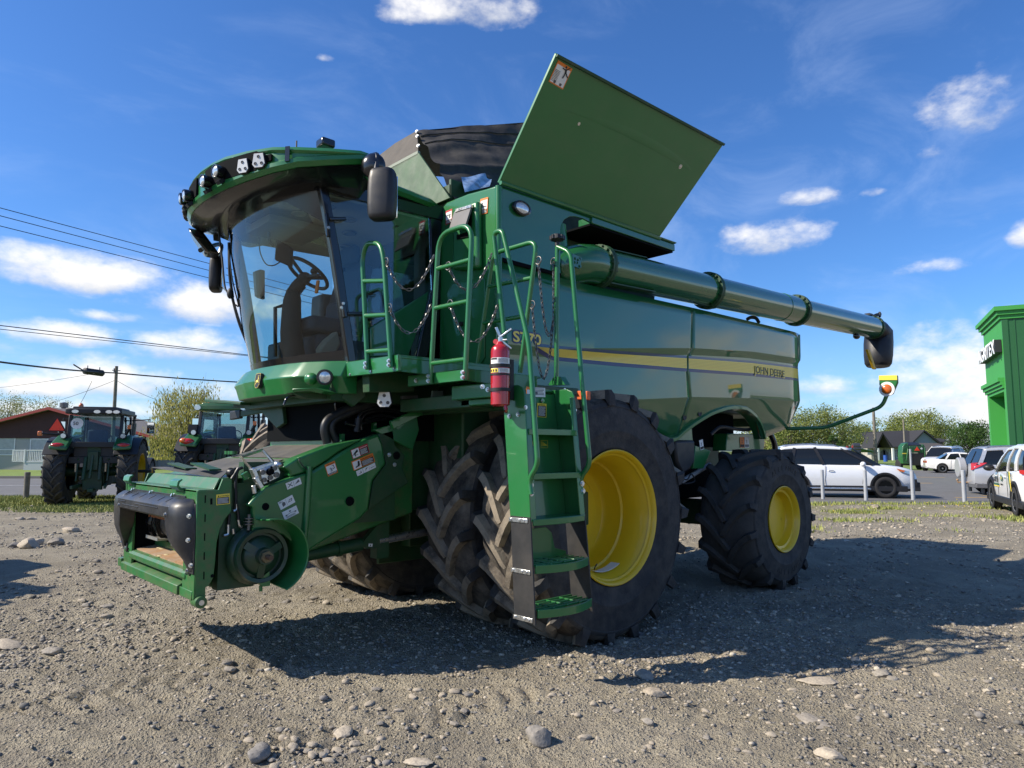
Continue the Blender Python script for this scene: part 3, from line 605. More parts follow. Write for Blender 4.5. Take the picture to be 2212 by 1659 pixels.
for s in (-1, 1):
    for dy in (.72,.78):
        b.lathe([(.013,.0),(.020,.0),(.020,.003),(.013,.003)], (3.04,s*dy,.70), (1,0,0), 14)
b.build('faceplate_holes', DARK, face)
b = MB()   # hooks
for y in (-.80, .42):
    pr2 = [(3.02,1.225),(3.02,1.266),(3.06,1.27),(3.075,1.285),(3.07,1.31),(3.05,1.325),(3.058,1.333),(3.085,1.318),(3.092,1.28),(3.07,1.255),(3.045,1.25),(3.045,1.225)]
    b.part().prism([(x,y,z) for x,z in pr2],(0,.17,0))
b.build('header_hook', GREEN, face, .004)
# lower sill
b = MB(); b.prism([(x,-.70,z) for x,z in ((2.9,.715),(3.0,.715),(3.035,.705),(3.05,.685),(3.05,.65),(3.035,.638),(2.96,.635),(2.96,.55),(2.9,.55))],(0,1.4,0)); b.box(2.90,2.985,-.62,.62,.57,.66); b.build('feeder_sill', WORN, face, .012)
b = MB(); b.prism([(x,-.86,z) for x,z in ((2.96,.615),(3.03,.605),(3.06,.59),(3.06,.53),(3.05,.525),(2.96,.54))],(0,1.45,0)); b.box(2.97,3.045,.59,.84,.525,.585); b.cyl((3.0,.80,.515),(3.0,.905,.515),.04,20); b.cyl((3.0,.90,.515),(3.0,.908,.515),.028,16); b.box(2.93,3.06,-.95,-.86,.55,.62)
b.build('lower_lip', WORN, face, .006)
MB().lathe([(0,.0),(.018,.0),(.018,.003),(.0,.003)], (3.0,.909,.515),(0,1,0),14).build('pin_end', STEEL, face)
b = MB(); b.prism([(3.005,-.66,.722),(3.005,.66,.722),(2.4,.66,.79),(2.4,-.66,.79)],(0,0,-.01)); b.build('feeder_floor', RUST, face)
b = MB(); rng_ = random.Random(3)
for i in range(8): x, y = rng_.uniform(2.7,3.0), rng_.uniform(-.5,.5); b.ell((x,y,.722+(3.0-x)*.11),(.02,.035,.006),8,4)
b.build('straw_crumbs', mat('straw', (.45,.36,.2), .8), face)
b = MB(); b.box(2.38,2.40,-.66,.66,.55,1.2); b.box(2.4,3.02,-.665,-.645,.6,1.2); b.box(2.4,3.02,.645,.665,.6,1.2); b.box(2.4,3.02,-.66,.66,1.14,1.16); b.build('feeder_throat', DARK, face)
drum = MB().cyl((2.80,-.6,.95),(2.80,.6,.95),.135,36).build('feeder_drum', DSTEEL, face, smooth=40)
b = MB()
for y in (-.52,-.30,.22,.5): b.part().lathe([(.145,-.02),(.175,-.02),(.175,.02),(.145,.02)], (2.80,y,.95), (0,1,0), 10)
for y in (-.44,.08): 
    b.part()
    for k in range(7): b.part().tube([Vector((2.80+.165*math.cos(a),y+.05*(k%2),.93+.165*math.sin(a))) for a in np.linspace(k*.9,k*.9+.5,4)], .014, 6)
b.build('chain_sprocket', GBLACK, drum)
b = MB(); b.beam((2.955,-.5,1.0),(2.955,.35,1.0),.012,.02); b.build('drum_bar', mat('rusty_bar', (.34,.12,.04), .6, metal=.3), drum)
b = MB(); b.box(2.88,2.96,-.52,-.22,.815,.83)
for y in np.linspace(-.51,-.23,12): b.cyl((2.962,y,.816),(2.962,y,.84),.008,8)
b.part().box(2.88,2.96,.12,.42,.815,.83)
for y in np.linspace(.13,.41,12): b.cyl((2.962,y,.816),(2.962,y,.84),.008,8)
b.build('conveyor_slat', mat('worn_steel', (.55,.53,.48), .35, metal=.7), drum)
# black shroud
b = MB(); b.prism([(x,-.65,z) for x,z in ((3.04,1.205),(3.085,1.197),(3.135,1.172),(3.16,1.145),(3.163,1.075),(3.14,1.06),(3.04,1.06))],(0,1.30,0))
for y in (-.52,-.34,-.14,.1,.32,.5): b.prism([(3.085,y-.005,1.195),(3.135,y-.005,1.170),(3.138,y-.005,1.174),(3.088,y-.005,1.199)],(0,.02,0))
for y0,y1,z in ((-.62,-.42,1.125),(-.50,-.05,1.10),(-.15,.42,1.122)): b.box(3.15,3.166,y0,y1,z,z+.007)
for s in (-1, 1):
    rings = []
    for z, yi, yo, xf in ((1.20,.56,.80,3.10),(1.175,.56,.83,3.135),(1.145,.565,.85,3.158),(1.08,.57,.86,3.16),(1.0,.585,.86,3.155),(.92,.62,.86,3.145),(.85,.68,.86,3.115),(.79,.74,.86,3.08),(.72,.79,.86,3.058)):
        fw_2 = min(.18, (yo-yi)*.62); rings.append([(3.04,s*yi,z),(xf,s*yi,z),(xf+.002,s*(yi+fw_2),z),(xf-.02,s*(yi+fw_2+.035),z),(3.0+(xf-3.0)*.5,s*yo*.99,z),(3.045,s*yo,z)])
    b.loft(rings)
b.box(3.041,3.049,-.87,.87,.6,.62) if 0 else None
for s in (-1,1): b.box(3.041,3.05,s*.80,s*.865,.70,1.17); b.box(3.041,3.05,s*.74,s*.80,.69,.76)
b.box(3.041,3.048,-.70,.64,1.15,1.215)
shd = b.build('feeder_shroud', mat('worn_black_plastic', (.022,.022,.024), .4, var=.3, vs=7, rvar=.12, dirt=(.09,.08,.065), dirt_amt=.2, ds=6), CH, .016, smooth=40, seg=3)
b = MB()
for y in (-.62,-.12,.40): b.bolt((3.05,y,1.205),(1,0,.4),.013,.02)
for s in (-1,1):
    for z, x in ((1.09,3.08),(.93,3.08),(.76,3.055)): b.bolt((x,s*.845,z),(.8,s*.4,0),.012,.016)
    b.bolt((3.157,s*.60,1.09),(1,0,0),.012,.015); b.bolt((3.052,s*.77,.715),(1,0,0),.013,.014)
b.build('bolt', STEEL, shd)
# rubber flaps with hinges on top of the face
b = MB(); b.prism([at(zS(380,62),Y=-.72),at(zS(770,125),Y=0.05),at(zS(1215,190),Y=.74),at(zS(1300,115),Y=.62),at(zS(850,95),Y=0),at(zS(560,60),Y=-.5)],(0,0,.006)); b.build('rubber_flap', mat('flap_rubber', (.06,.06,.06), .75, var=.3), face)
for p0, p1 in (((920,10),(1150,90)),((640,10),(860,75))):
    a, c = at(zS(*p0),Y=.2 if p0[0] > 800 else -.35), at(zS(*p1),Y=.55 if p0[0] > 800 else 0.02); MB().beam(a, c, .09, .012).build('flap_hinge', DGREEN, face)
c = at(zS(1340,120),Y=.78); b = MB(); b.lathe([(0,.03),(.022,.03),(.026,0),(.034,-.01)], c, (0,1,0), 20); b.prism([at(zS(1290,110),Y=.76),at(zS(1400,60),Y=.76),at(zS(1440,90),Y=.76),at(zS(1365,190),Y=.76),at(zS(1300,180),Y=.76)],(0,-.02,0)); b.build('pivot_pin', BLACK, CH)
# hydraulic multicoupler
b = MB(); q = [(395,370),(560,308),(590,330),(615,385),(600,440),(430,520),(405,480)]; b.prism([at(zQ(*p),Y=.96) for p in q],(-.02,-.09,.02)); mc = b.build('multicoupler', STEEL, CH, .004)
b = MB()
for x, y, r_ in ((418,385,.018),(550,340,.018),(435,470,.018),(503,442,.018),(570,412,.02)): b.part().lathe([(.0,.004),(r_*.55,.004),(r_*.6,.008),(r_,.008),(r_,-.002)], at(zQ(x,y),Y=.963),(0,1,0),18)
b.build('coupler_socket', DSTEEL, mc)
b = MB(); b.lathe([(0,.03),(.022,.03),(.026,.0)], at(zQ(495,378),Y=.963),(0,1,0),18)
for x, y in ((513,330),(478,480)): b.lathe([(0,.002),(.009,.002),(.009,-.002)], at(zQ(x,y),Y=.963),(0,1,0),12)
b.build('coupler_plug', DARK, mc)
b = MB(); b.tube([at(zQ(300,360),Y=.93),at(zQ(175,215),Y=.93),at(zQ(410,140),Y=.80),at(zQ(535,275),Y=.86)], .0125, 6); b.build('coupler_handle', STEEL, mc)
b = MB(); b.beam(at(zQ(300,340),Y=.95),at(zQ(350,470),Y=.95),.06,.03); b.beam(at(zQ(330,440),Y=.96),at(zQ(400,555),Y=.96),.05,.03); b.cyl(at(zQ(315,530),Y=.95),at(zQ(330,620),Y=.95),.016); b.ell(at(zQ(585,300),Y=.9),(.04,.05,.03)); b.beam(at(zQ(320,360),Y=.9),at(zQ(540,285),Y=.9),.03,.03); b.build('coupler_cam', STEEL, mc, .004)
MB().prism([at(zQ(190,410),Y=.9),at(zQ(250,375),Y=.9),at(zQ(305,440),Y=.9),at(zQ(230,470),Y=.9)],(0,-.03,0)).build('bracket', GREEN, CH)
# hoses on the left of the feeder
for pts, r_ in (([(1480,60),(1420,100),(1395,260),(1400,380),(1395,520),(1390,580)],.011),([(1430,70),(1350,200)],.012),([(1320,620),(1310,750)],.011),([(1395,480),(1425,620),(1430,700)],.012)):
    MB().tube(catmull([at(zS(*p),Y=.82) for p in pts],6), r_, 8).build('hydraulic_hose', BLACK, CH)
for pts in ([(1400,500),(1405,565),(1370,590)],[(1307,750),(1305,870),(1250,880)],[(1428,690),(1440,760),(1470,780)],[(1365,800),(1370,860)]):
    MB().tube(arc([at(zS(*p),Y=.82) for p in pts],.03), .012, 8).build('hose_fitting', STEEL, CH)
b = MB(); b.box(2.60,2.86,.70,.80,.56,1.30); b.box(1.4,2.7,.70,.79,.95,1.45); b.build('feeder_side', DGREEN, CH)
MB().tube(catmull([at(zQ(860,215),Y=.85),at(zQ(820,240),Y=.9),at(zQ(850,300),Y=.92),at(zQ(925,370),Y=.93)],6), .004, 6).build('lanyard', BLK, CH)
# lift cylinder below
c0, c1 = at(zQ(815,1310),Y=.62), at(zQ(1500,1180),Y=.62)
b = MB(); b.cyl(c0,c1,.055,24); b.lathe([(.058,-.015),(.066,-.015),(.066,.015),(.058,.015)], c0+(c1-c0)*.62, c1-c0, 24); cyl = b.build('lift_cylinder', DGREEN, CH)
MB().cyl(c1,c1+(c1-c0).normalized()*.7,.035,18).build('cylinder_rod', STEEL, cyl)
b = MB(); b.prism([at(zQ(1505,1190),Y=.66),at(zQ(1700,950),Y=.66),at(zQ(1720,1220),Y=.66),at(zQ(1560,1230),Y=.66)],(0,-.06,0)); b.beam((1.42,.6,1.2),(1.42,.6,.62),.1,.12); b.build('cylinder_bracket', DGREEN, CH)
MB().tube(arc([at(zQ(1090,1150),Y=.64),at(zQ(1380,1090),Y=.64),at(zQ(1410,1010),Y=.64),at(zQ(1500,960),Y=.62)],.04), .013, 8).build('hard_line', STEEL, cyl)
b = MB(); b.box(.35,1.3,-.56,.58,1.0,2.05); b.build('front_frame', DGREEN, CH, .01)
b = MB(); b.beam(at(zB(1470,1440),Y=.95),at(zB(1890,1235),Y=.95),.04,.07); b.prism([at(zB(1310,1480),Y=.84),at(zB(1700,1370),Y=.84),at(zB(1720,1480),Y=.84),at(zB(1660,1659),Y=.84)],(0,-.03,0)); b.build('side_frame', GREEN, CH, .006)
# ---- decals
def decal(name, o, ux, uy, w, h, parts, m0=WHITE, lab=None, par=CH):
    """a sticker: base plate and printed shapes, each (kind, u0,v0,u1,v1) or polygon, in sticker units"""
    ux, uy = Vector(ux).normalized(), Vector(uy).normalized(); n = ux.cross(uy).normalized(); uy = n.cross(ux); o = Vector(o)
    ms = [m0]; b = MB(); f = lambda u, v, e: o+ux*(u*w)+uy*(v*h)+n*e
    b.prism([f(0,0,.0015),f(1,0,.0015),f(1,1,.0015),f(0,1,.0015)], n*-.0015)
    for i, (m, pl) in enumerate(parts):
        if m not in ms: ms.append(m)
        b.mark(ms.index(m)); e = .002+.0003*i
        if len(pl) == 4 and not isinstance(pl[0], tuple): pl = [(pl[0],pl[1]),(pl[2],pl[1]),(pl[2],pl[3]),(pl[0],pl[3])]
        b.add([f(u,v,e) for u, v in pl], [tuple(range(len(pl)))])
    d = b.build(name, ms, par, smooth=0, recalc=False); 
    if lab:
        for (t, m, u, v, sz, wd) in lab: text('lettering', t, m, d, f(u,v,.0035), ux, uy, sz*h, .0003, width=wd*w)
    return d
def lines(m, u0, u1, v0, v1, n): return [(m, (u0+(.0 if i%3 else .01), v0+(v1-v0)*(i+.25)/n, u1-(.08 if i%4 == 2 else .01), v0+(v1-v0)*(i+.62)/n)) for i in range(n)]
def man(m, u, v, s, a=.0):      # a small pictogram figure
    P = lambda x, y: (u+s*(x*math.cos(a)-y*math.sin(a)), v+s*(x*math.sin(a)+y*math.cos(a))*1.0)
    return [(m, [P(math.cos(t)*.11, .78+math.sin(t)*.11) for t in np.linspace(0,5.6,8)]), (m, [P(-.08,.65),P(.1,.62),P(.14,.2),P(-.1,.22)]), (m, [P(.08,.6),P(.5,.75),P(.5,.67),P(.1,.48)]), (m, [P(-.06,.6),P(-.42,.78),P(-.44,.7),P(-.06,.48)]), (m, [P(.0,.25),P(.14,.25),P(.42,-.15),P(.3,-.18)]), (m, [P(-.1,.25),P(.04,.25),P(-.2,-.2),P(-.32,-.15)])]
def qd(name, pts, Y, parts, m0=WHITE, lab=None, par=CH, X=None):
    """sticker from photo readings lower-left, lower-right, upper-left"""
    a, b_, c = [at(p, **({'Y':Y} if X is None else {'X':X})) for p in pts]
    return decal(name, a, b_-a, c-a, (b_-a).length, (c-a).length, parts, m0, lab, par)
Yd = Ys+.003
qd('warning_decal', (zQ(1140,432),zQ(1250,385),zQ(1095,305)), Yd, [(WHITE,(.05,.05,.95,.8)),(BLK,(.05,.05,.95,.2))]+lines(WHITE,.1,.9,.08,.18,2)+man(BLK,.45,.32,.32)+[(BLK,[(.55,.4),(.8,.45),(.78,.75),(.55,.72),(.6,.7),(.73,.7),(.74,.48),(.56,.46)])], ORANGE, [('AVERTISSEMENT',BLK,.12,.85,.10,.8)])
qd('danger_decal', (zQ(1415,240),zQ(1600,165),zQ(1378,145)), Yd, [(WHITE,(.03,.05,.45,.95)),(BLK,(.47,.05,.97,.72))]+lines(WHITE,.5,.92,.1,.68,6)+man(BLK,.22,.25,.3,.5)+[(BLK,[(.08,.5),(.35,.85),(.38,.6),(.2,.45)])], REDS, [('DANGER',WHITE,.52,.78,.15,.42)])
qd('warning_decal', (zQ(1425,368),zQ(1660,268),zQ(1393,270)), Yd, [(WHITE,(.03,.06,.38,.9)),(BLK,(.40,.06,.97,.66))]+lines(WHITE,.43,.94,.1,.62,7)+man(BLK,.2,.3,.25,-.6)+[(BLK,[(.1,.2),(.3,.3),(.33,.8),(.25,.8),(.22,.4),(.1,.3)])], ORANGE, [('AVERTISSEMENT',BLK,.40,.74,.17,.55)])
qd('pictogram_decal', (zQ(1465,428),zQ(1672,330),zQ(1447,375)), Yd, [(BLK,(.33,0,.34,1)),(BLK,(.66,0,.67,1)),(BLK,[(.06,.25),(.25,.3),(.22,.75),(.2,.4)]),(BLK,[(.4,.2),(.6,.8),(.5,.75),(.45,.4)]),(BLK,[(.72,.3),(.95,.4),(.95,.45),(.72,.4)])])
Yf = Ys+.014
qd('pictogram_decal', (zQ(690,578),zQ(850,512),zQ(668,508)), Yf, [(BLK,(.49,.02,.505,.98)),(BLK,[(.1,.2),(.42,.8),(.40,.85),(.07,.25)]),(BLK,[(.1,.8),(.38,.2),(.42,.25),(.13,.85)]),(GREY,[(.55,.3),(.85,.85),(.9,.5)])], par=shf)
qd('pictogram_decal', (zQ(617,803),zQ(777,715),zQ(577,722)), Yf, [(BLK,(.49,.1,.5,.9)),(GREY,[(.2,.2),(.4,.3),(.42,.6),(.3,.75),(.2,.6)]),(BLK,[(.58,.35),(.85,.4),(.92,.7),(.7,.65)]),(WHITE,[(.64,.42),(.82,.46),(.86,.62),(.72,.58)])]+lines(BLK,.05,.3,.75,.95,3), par=shf)
qd('belt_diagram_decal', (zQ(660,915),zQ(818,835),zQ(630,828)), Yf, [(GREY,[(.2,.4),(.5,.5),(.8,.4),(.8,.43),(.5,.55),(.2,.43)])]+[(GREY,[(c0+.07*math.cos(t),c1+.09*math.sin(t)) for t in np.linspace(0,5.6,8)]) for c0,c1 in ((.2,.42),(.5,.72),(.82,.42))]+lines(GREY,.15,.8,.08,.3,4), par=shf)
qd('attention_decal', (zS(1162,515),zS(1325,498),zS(1160,388)), .877, [(BLK,(.05,.06,.95,.70))]+lines(WHITE,.08,.9,.12,.66,5)+[(BLK,[(.10,.76),(.22,.76),(.16,.93)])], DECY, [('ATTENTION',BLK,.26,.77,.15,.68)], par=face)
qd('warning_decal', (zQ(1585,1205),zQ(1628,1208),zQ(1592,1172)), .67, [(BLK,[(.3,.2),(.7,.2),(.5,.8)])])
qd('warning_decal', (zJ(372,555),zJ(398,545),zJ(372,482)), 1.365, [(BLK,(.05,.05,.95,.3))]+man(BLK,.45,.45,.35))
qd('warning_decal', (zJ(665,535),zJ(697,535),zJ(665,458)), 1.125, [(BLK,(.05,.05,.95,.3))]+man(BLK,.45,.45,.35), ORANGE); qd('warning_decal', (zJ(699,535),zJ(731,535),zJ(699,458)), 1.125, [(GREY,(.05,.05,.95,.3))]+man(BLK,.45,.45,.35))
# lid and tank stickers
o_, xx_, yy_ = L2(.035,.835,.001), None, None
ux = (L2(.035,.93)-L2(.035,.835)); uy = (L2(.0,.9)-L2(.1,.9))
decal('warning_decal', L2(.085,.80,.002), ux, uy, .17, .17, [(WHITE,(.05,.05,.95,.95)),(ORANGE,(.86,0,1,1))]+lines(GREY,.06,.2,.1,.9,2)+[(GREY,[(.12+.06*k,.6),(.14+.06*k,.6),(.14+.06*k,.95),(.12+.06*k,.95)]) for k in range(9)]+man(BLK,.55,.25,.5,-1.2), ORANGE, par=lid)
qd('warning_decal', (zT(1490,1218),zT(1575,1195),zT(1480,1050)), None, [(WHITE,(.07,.3,.93,.86)),(BLK,(.07,.04,.93,.27))]+lines(WHITE,.12,.88,.07,.25,4)+man(BLK,.38,.5,.3,.5)+[(BLK,(.3,.44,.85,.48))], ORANGE, X=1.005)
qd('danger_decal', (zT(1115,1328),zT(1185,1300),zT(1115,1175)), None, [(WHITE,(.06,.3,.94,.86)),(BLK,(.06,.04,.94,.28))]+lines(WHITE,.12,.88,.07,.25,4)+[(GREY,(.2,.6,.8,.66)),(BLK,[(.55,.4),(.75,.42),(.7,.6),(.6,.58)])], REDS, X=1.075)
# ================================================================ cab
HWc = .88
def xp(z): return lerp(z, [2.2,2.27,3.1,3.6,3.8], [1.905,1.92,2.08,2.2,2.25])
def xc(z): return lerp(z, [2.2,2.25,2.7,3.3,3.65,3.8], [2.22,2.235,2.36,2.475,2.52,2.53])
def gx(y, z, o=0.): return xc(z)+o-(xc(z)+o-xp(z))*(abs(y)/HWc)**2.1
b = MB(); b.grid(lambda u, v: (gx(-HWc+2*HWc*u, 2.27+1.35*v), -HWc+2*HWc*u, 2.27+1.35*v), 40, 16)
wsh = b.build('windshield', CLEARV, CH, smooth=60)
def band(z0, z1, o, name, m, par, th=.014, n=40):
    b = MB(); rings = []
    for i in range(n+1):
        y = -HWc+2*HWc*i/n; q = [(gx(y,zz,e),y,zz) for zz, e in ((z0(y),o),(z1(y),o),(z1(y),o-th),(z0(y),o-th))]; rings.append(q)
    b.loft(rings); return b.build(name, m, par)
band(lambda y: 2.225, lambda y: 2.30+.04*(y/HWc)**2, .006, 'windshield_seal', GBLACK, wsh)
band(lambda y: 3.50+.07*(1-(y/HWc)**2)-.17*max(0,abs(y)-.60)/.28, lambda y: 3.70, .006, 'windshield_header', GBLACK, wsh)
b = MB()
for s in (-1, 1):
    pts = [(xp(z)-.01, s*(HWc+.005), z) for z in np.linspace(2.2,3.68,9)]
    b.part().loft([[(x-.04,y-.03,z),(x+.035,y-.03,z),(x+.035,y+.03,z),(x-.04,y+.03,z)] for x,y,z in pts])
    b.part().prism([(1.14,s*.885,3.72),(1.10,s*.885,2.94),(1.20,s*.885,2.6),(1.29,s*.885,2.22),(1.20,s*.885,2.22),(1.02,s*.885,2.7),(1.0,s*.885,3.72)], (0,-.05*s,0))
b.build('cab_pillar', GBLACK, CH, .008)
b = MB(); b.beam(at(zA(1320,710),Y=.93),at(zA(1335,900),Y=.93),.03,.03); b.part(); b.beam(at(zA(1330,760),Y=.92),at(zA(1460,760),Y=.90),.07,.03); b.part().beam(at(zA(1455,1440),Y=.93),at(zA(1470,1550),Y=.93),.035,.035); b.beam(at(zB(1070,455),Y=.92),at(zB(1230,455),Y=.9),.06,.03); b.build('door_hinge', GBLACK, CH, .008)
b = MB()
for p in ((1335,825),(1455,1435),(1440,1470)): b.bolt(at(zA(*p),Y=.945),(0,1,0),.008,.01)
b.build('bolt', STEEL, CH)
for s in (1, -1):
    z0 = 2.25; pl = [(xp(2.25)-.03,s*.885,2.25),(xp(3.62)-.03,s*.885,3.60),(1.15,s*.885,3.68),(1.11,s*.885,2.95),(1.30,s*.885,2.25)]
    d = MB().prism(pl, (0,-.006*s,0)).build('door_glass', CLEARD, CH, smooth=0)
    MB().beam((1.30,s*.885,2.235),(1.91,s*.885,2.235),.05,.04).build('door_sill', GBLACK, CH)
b = MB(); q = [at(zB(1285,575),Y=.90),at(zB(1805,255),Y=.90),at(zB(1775,420),Y=.90),at(zB(1625,825),Y=.90),at(zB(1290,835),Y=.90)]; b.prism(q,(0,-.02,0)); b.build('door_panel', PANEL, CH, .012, seg=3)
b = MB(); b.box(1.32,1.9,.865,.885,2.2,2.42); b.build('lower_trim', GBLACK, CH)
# cab floor, rear wall, lining
b = MB(); b.prism([(xp(2.2)-.0,-.86,2.16),(xc(2.2)-.04,-.3,2.16),(xc(2.2)-.04,.3,2.16),(xp(2.2)-.0,.86,2.16),(1.0,.86,2.16),(1.0,-.86,2.16)], (0,0,.05)); b.build('cab_floor', BLACK, CH)
b = MB(); b.box(.97,1.0,-.87,.87,2.18,2.75); b.box(.97,1.0,-.87,-.6,2.75,3.6); b.box(.97,1.0,.45,.87,2.75,3.6); b.box(.97,1.0,-.6,.45,3.4,3.6); b.build('cab_rear_wall', mat('blue_grey_trim', (.075,.085,.105), .8), CH)
MB().prism([(.985,-.6,2.75),(.985,.45,2.75),(.985,.45,3.4),(.985,-.6,3.4)],(.004,0,0)).build('rear_window', CLEARD, CH)
b = MB(); b.prism([(2.36,-.6,3.575),(2.45,0,3.575),(2.36,.6,3.575),(2.12,.84,3.575),(1.0,.84,3.60),(1.0,-.84,3.60),(2.12,-.84,3.575)], (0,0,.02)); hl = b.build('headliner', CREAM, CH)
b = MB()
for x, y in ((1.7,.45),(1.5,.1),(2.1,.3),(1.3,-.3),(2.0,.62)): b.part().lathe([(.07,0),(.06,-.012),(.045,-.012),(.04,-.004),(0,-.004)], (x,y,3.575), (0,0,1), 22)
b.part().box(1.75,2.3,-.35,.15,3.50,3.572); b.build('headliner_vent', mat('warm_grey_trim', (.25,.245,.23), .7), hl, .01)
b = MB(); c = at(zA(1170,1195), Y=.05); nrm = Vector((-.55,0.05,.83)).normalized(); u0 = Vector((0,1,0)); u0 = (u0-nrm*u0.dot(nrm)).normalized(); w0 = nrm.cross(u0)
b.tube([c+(u0*math.cos(a)+w0*math.sin(a))*.20 for a in np.linspace(0,2*math.pi,36,endpoint=False)], .017, 8, closed=True)
for a in (.5,2.6,4.7): b.beam(c-nrm*.05, c+(u0*math.cos(a)+w0*math.sin(a))*.195, .035,.018,nrm)
sw = b.build('steering_wheel', BLACK, CH); MB().ell(c-nrm*.05,(.06,.06,.05)).build('steering_hub', BLACK, sw)
b = MB(); base = Vector((2.02,.16,2.2)); 
b.tube([c-nrm*.06, c-nrm*.16+Vector((.01,0,0)), c-nrm*.24+Vector((.02,0,-.02))], [.05,.055,.05], 14)
e1 = c-nrm*.24; rings = []
for t, wy, wx in ((0,.07,.06),(.08,.085,.075),(.2,.09,.08),(.5,.10,.09),(.8,.115,.10),(1,.13,.12)):
    cc = e1*(1-t)+base*t+Vector((.03*math.sin(math.pi*t),0,0)); rings.append([cc+Vector((wx*math.cos(a),wy*math.sin(a),0)) for a in np.linspace(0,2*math.pi,16,endpoint=False)])
b.loft(rings); b.build('steering_column', mat('dark_grey_trim', (.028,.027,.026), .6), CH, .0, smooth=60)
b = MB(); 
for i in range(7): b.lathe([(.052,-.006),(.062,0),(.052,.006)], c-nrm*(.13+.02*i), nrm, 16)
b.beam(c-nrm*.05+Vector((0,.06,.0)), c+Vector((.02,.24,-.06)), .03,.02); b.ell(c+Vector((.0,.12,.0)),(.03,.05,.03)); b.build('column_boot', BLK, CH)
MB().beam(c+Vector((-.0,.20,-.10)), c+Vector((.02,.21,-.22)),.03,.02).build('hydro_lever', ORANGE, CH, .006)
b = MB(); q = [at(zA(910,915),Y=.22),at(zA(1030,980),Y=.26),at(zA(1025,1140),Y=.26),at(zA(898,1085),Y=.22)]; b.prism(q,(-.04,-.02,0)); mon = b.build('monitor', BLACK, CH, .01)
MB().tube(catmull([at(zA(855,860),Y=.2),at(zA(860,930),Y=.2),at(zA(895,975),Y=.2)],5), .014, 8).build('monitor_arm', BLACK, CH)
MB().tube(catmull([at(zA(780,900),Y=.2),at(zA(785,1020),Y=.2),at(zA(830,1115),Y=.2),at(zA(890,1130),Y=.2),at(zA(950,1100),Y=.24)],6), .005, 6).build('cable', BLK, CH)
b = MB(); q = [at(zA(745,1175),Y=-.70),at(zA(790,1160),Y=-.70),at(zA(790,1390),Y=-.70),at(zA(760,1370),Y=-.70)]; b.prism(q,(0,-.06,0)); b.prism([at(zA(790,1160),Y=-.68),at(zA(825,1170),Y=-.68),at(zA(825,1400),Y=-.68),at(zA(790,1390),Y=-.68)],(0,-.05,0)); b.build('side_display', GREY, CH, .006)
b = MB(); b.prism([(1.55,.05+y_,z) for y_,z in ((-.30,2.95),(.27,2.95),(.30,2.6),(-.33,2.6))],(-.14,0,0)); b.prism([(1.42,-.27,3.28),(1.42,.24,3.28),(1.55,.30,2.75),(1.55,-.33,2.75)],(-.13,0,0)); b.box(1.40,1.95,-.30,.27,2.58,2.72); b.box(1.45,1.85,-.22,.2,2.2,2.58); seat = b.build('operator_seat', mat('seat_fabric', (.05,.06,.085), .85), CH, .05, seg=3)
b = MB(); b.box(1.38,1.47,-.16,.13,3.30,3.48); b.build('headrest', MATS['seat_fabric'], seat, .04, seg=3)
b = MB(); q = [(855,270),(1000,285),(1050,460),(1045,540),(860,540),(845,420)]; b.prism([at(zB(*p),Y=-.28) for p in q],(0,-.22,0)); b.box(1.35,1.95,-.62,-.34,2.25,2.55); q = [(690,640),(880,540),(1060,560),(1060,830),(690,830)]; b.prism([at(zB(*p),Y=-.40) for p in q],(0,-.2,0)); b.build('armrest_console', GREY, CH, .03, seg=2)
b = MB(); b.prism([at(zB(*p),Y=.45) for p in ((900,680),(1000,600),(1030,720),(990,800),(850,815),(840,760))],(0,-.1,.0)); b.build('tool_tray', mat('beige_cloth', (.33,.30,.25), .9), CH, .02)
b = MB(); b.tube([at(zB(445,830),Y=-.1),at(zB(445,400),Y=-.1),at(zB(520,380),Y=-.1)], .018, 8); b.build('grab_handle', GREY, CH)
b = MB(); b.box(1.02,1.35,-.84,-.55,2.2,2.95); b.build('fridge_box', BLACK, CH, .04)
b = MB(); q = [at(zA(1660,1360),Y=.62),at(zA(1740,1330),Y=.62),at(zA(1770,1400),Y=.62),at(zA(1760,1500),Y=.62)]; b.tube(arc(q,.03), .014, 8); b.build('door_handle', BLACK, CH)
# nose fascia under the windshield
def nose(y, zt, o): return gx(y, zt)+o
b = MB(); rings = []
for i in range(49):
    y = -.92+1.84*i/48; a = abs(y)
    front = lerp(a, [0,.25,.45,.62,.80,1.0], [2.33,2.325,2.30,2.25,2.12,1.93]); top = front-lerp(a,[0,.5,1],[.07,.09,.05]); inn = 1.86 if a > .8 else 2.0
    dz = .0
    rings.append([(inn,y,2.245),(top,y,2.245),(front-.012,y,2.145),(front,y,2.12),(front-lerp(a,[0,.5,.62,1],[.03,.04,.10,.06]),y,1.985),(inn,y,1.985)])
b.loft(rings); nosem = b.build('cab_fascia', GREEN, CH, .006, smooth=25)
c = at(zB(882,1015),Y=.90)
b = MB(); nn = Vector((.62,.75,-.1)).normalized(); b.lathe([(.062,-.03),(.062,.01),(.048,.012),(.046,.0)], c, nn, 28); o = b.build('fascia_lamp', BLACK, nosem); MB().lathe([(.047,.004),(.02,.012),(0,.013)], c, nn, 28).build('lens', LENS, o)
b = MB(); c2 = at(zB(760,1030),Y=.72); b.ell(c2, (.05,.07,.05)); b.build('lamp_blank', GREEN, nosem, smooth=60)
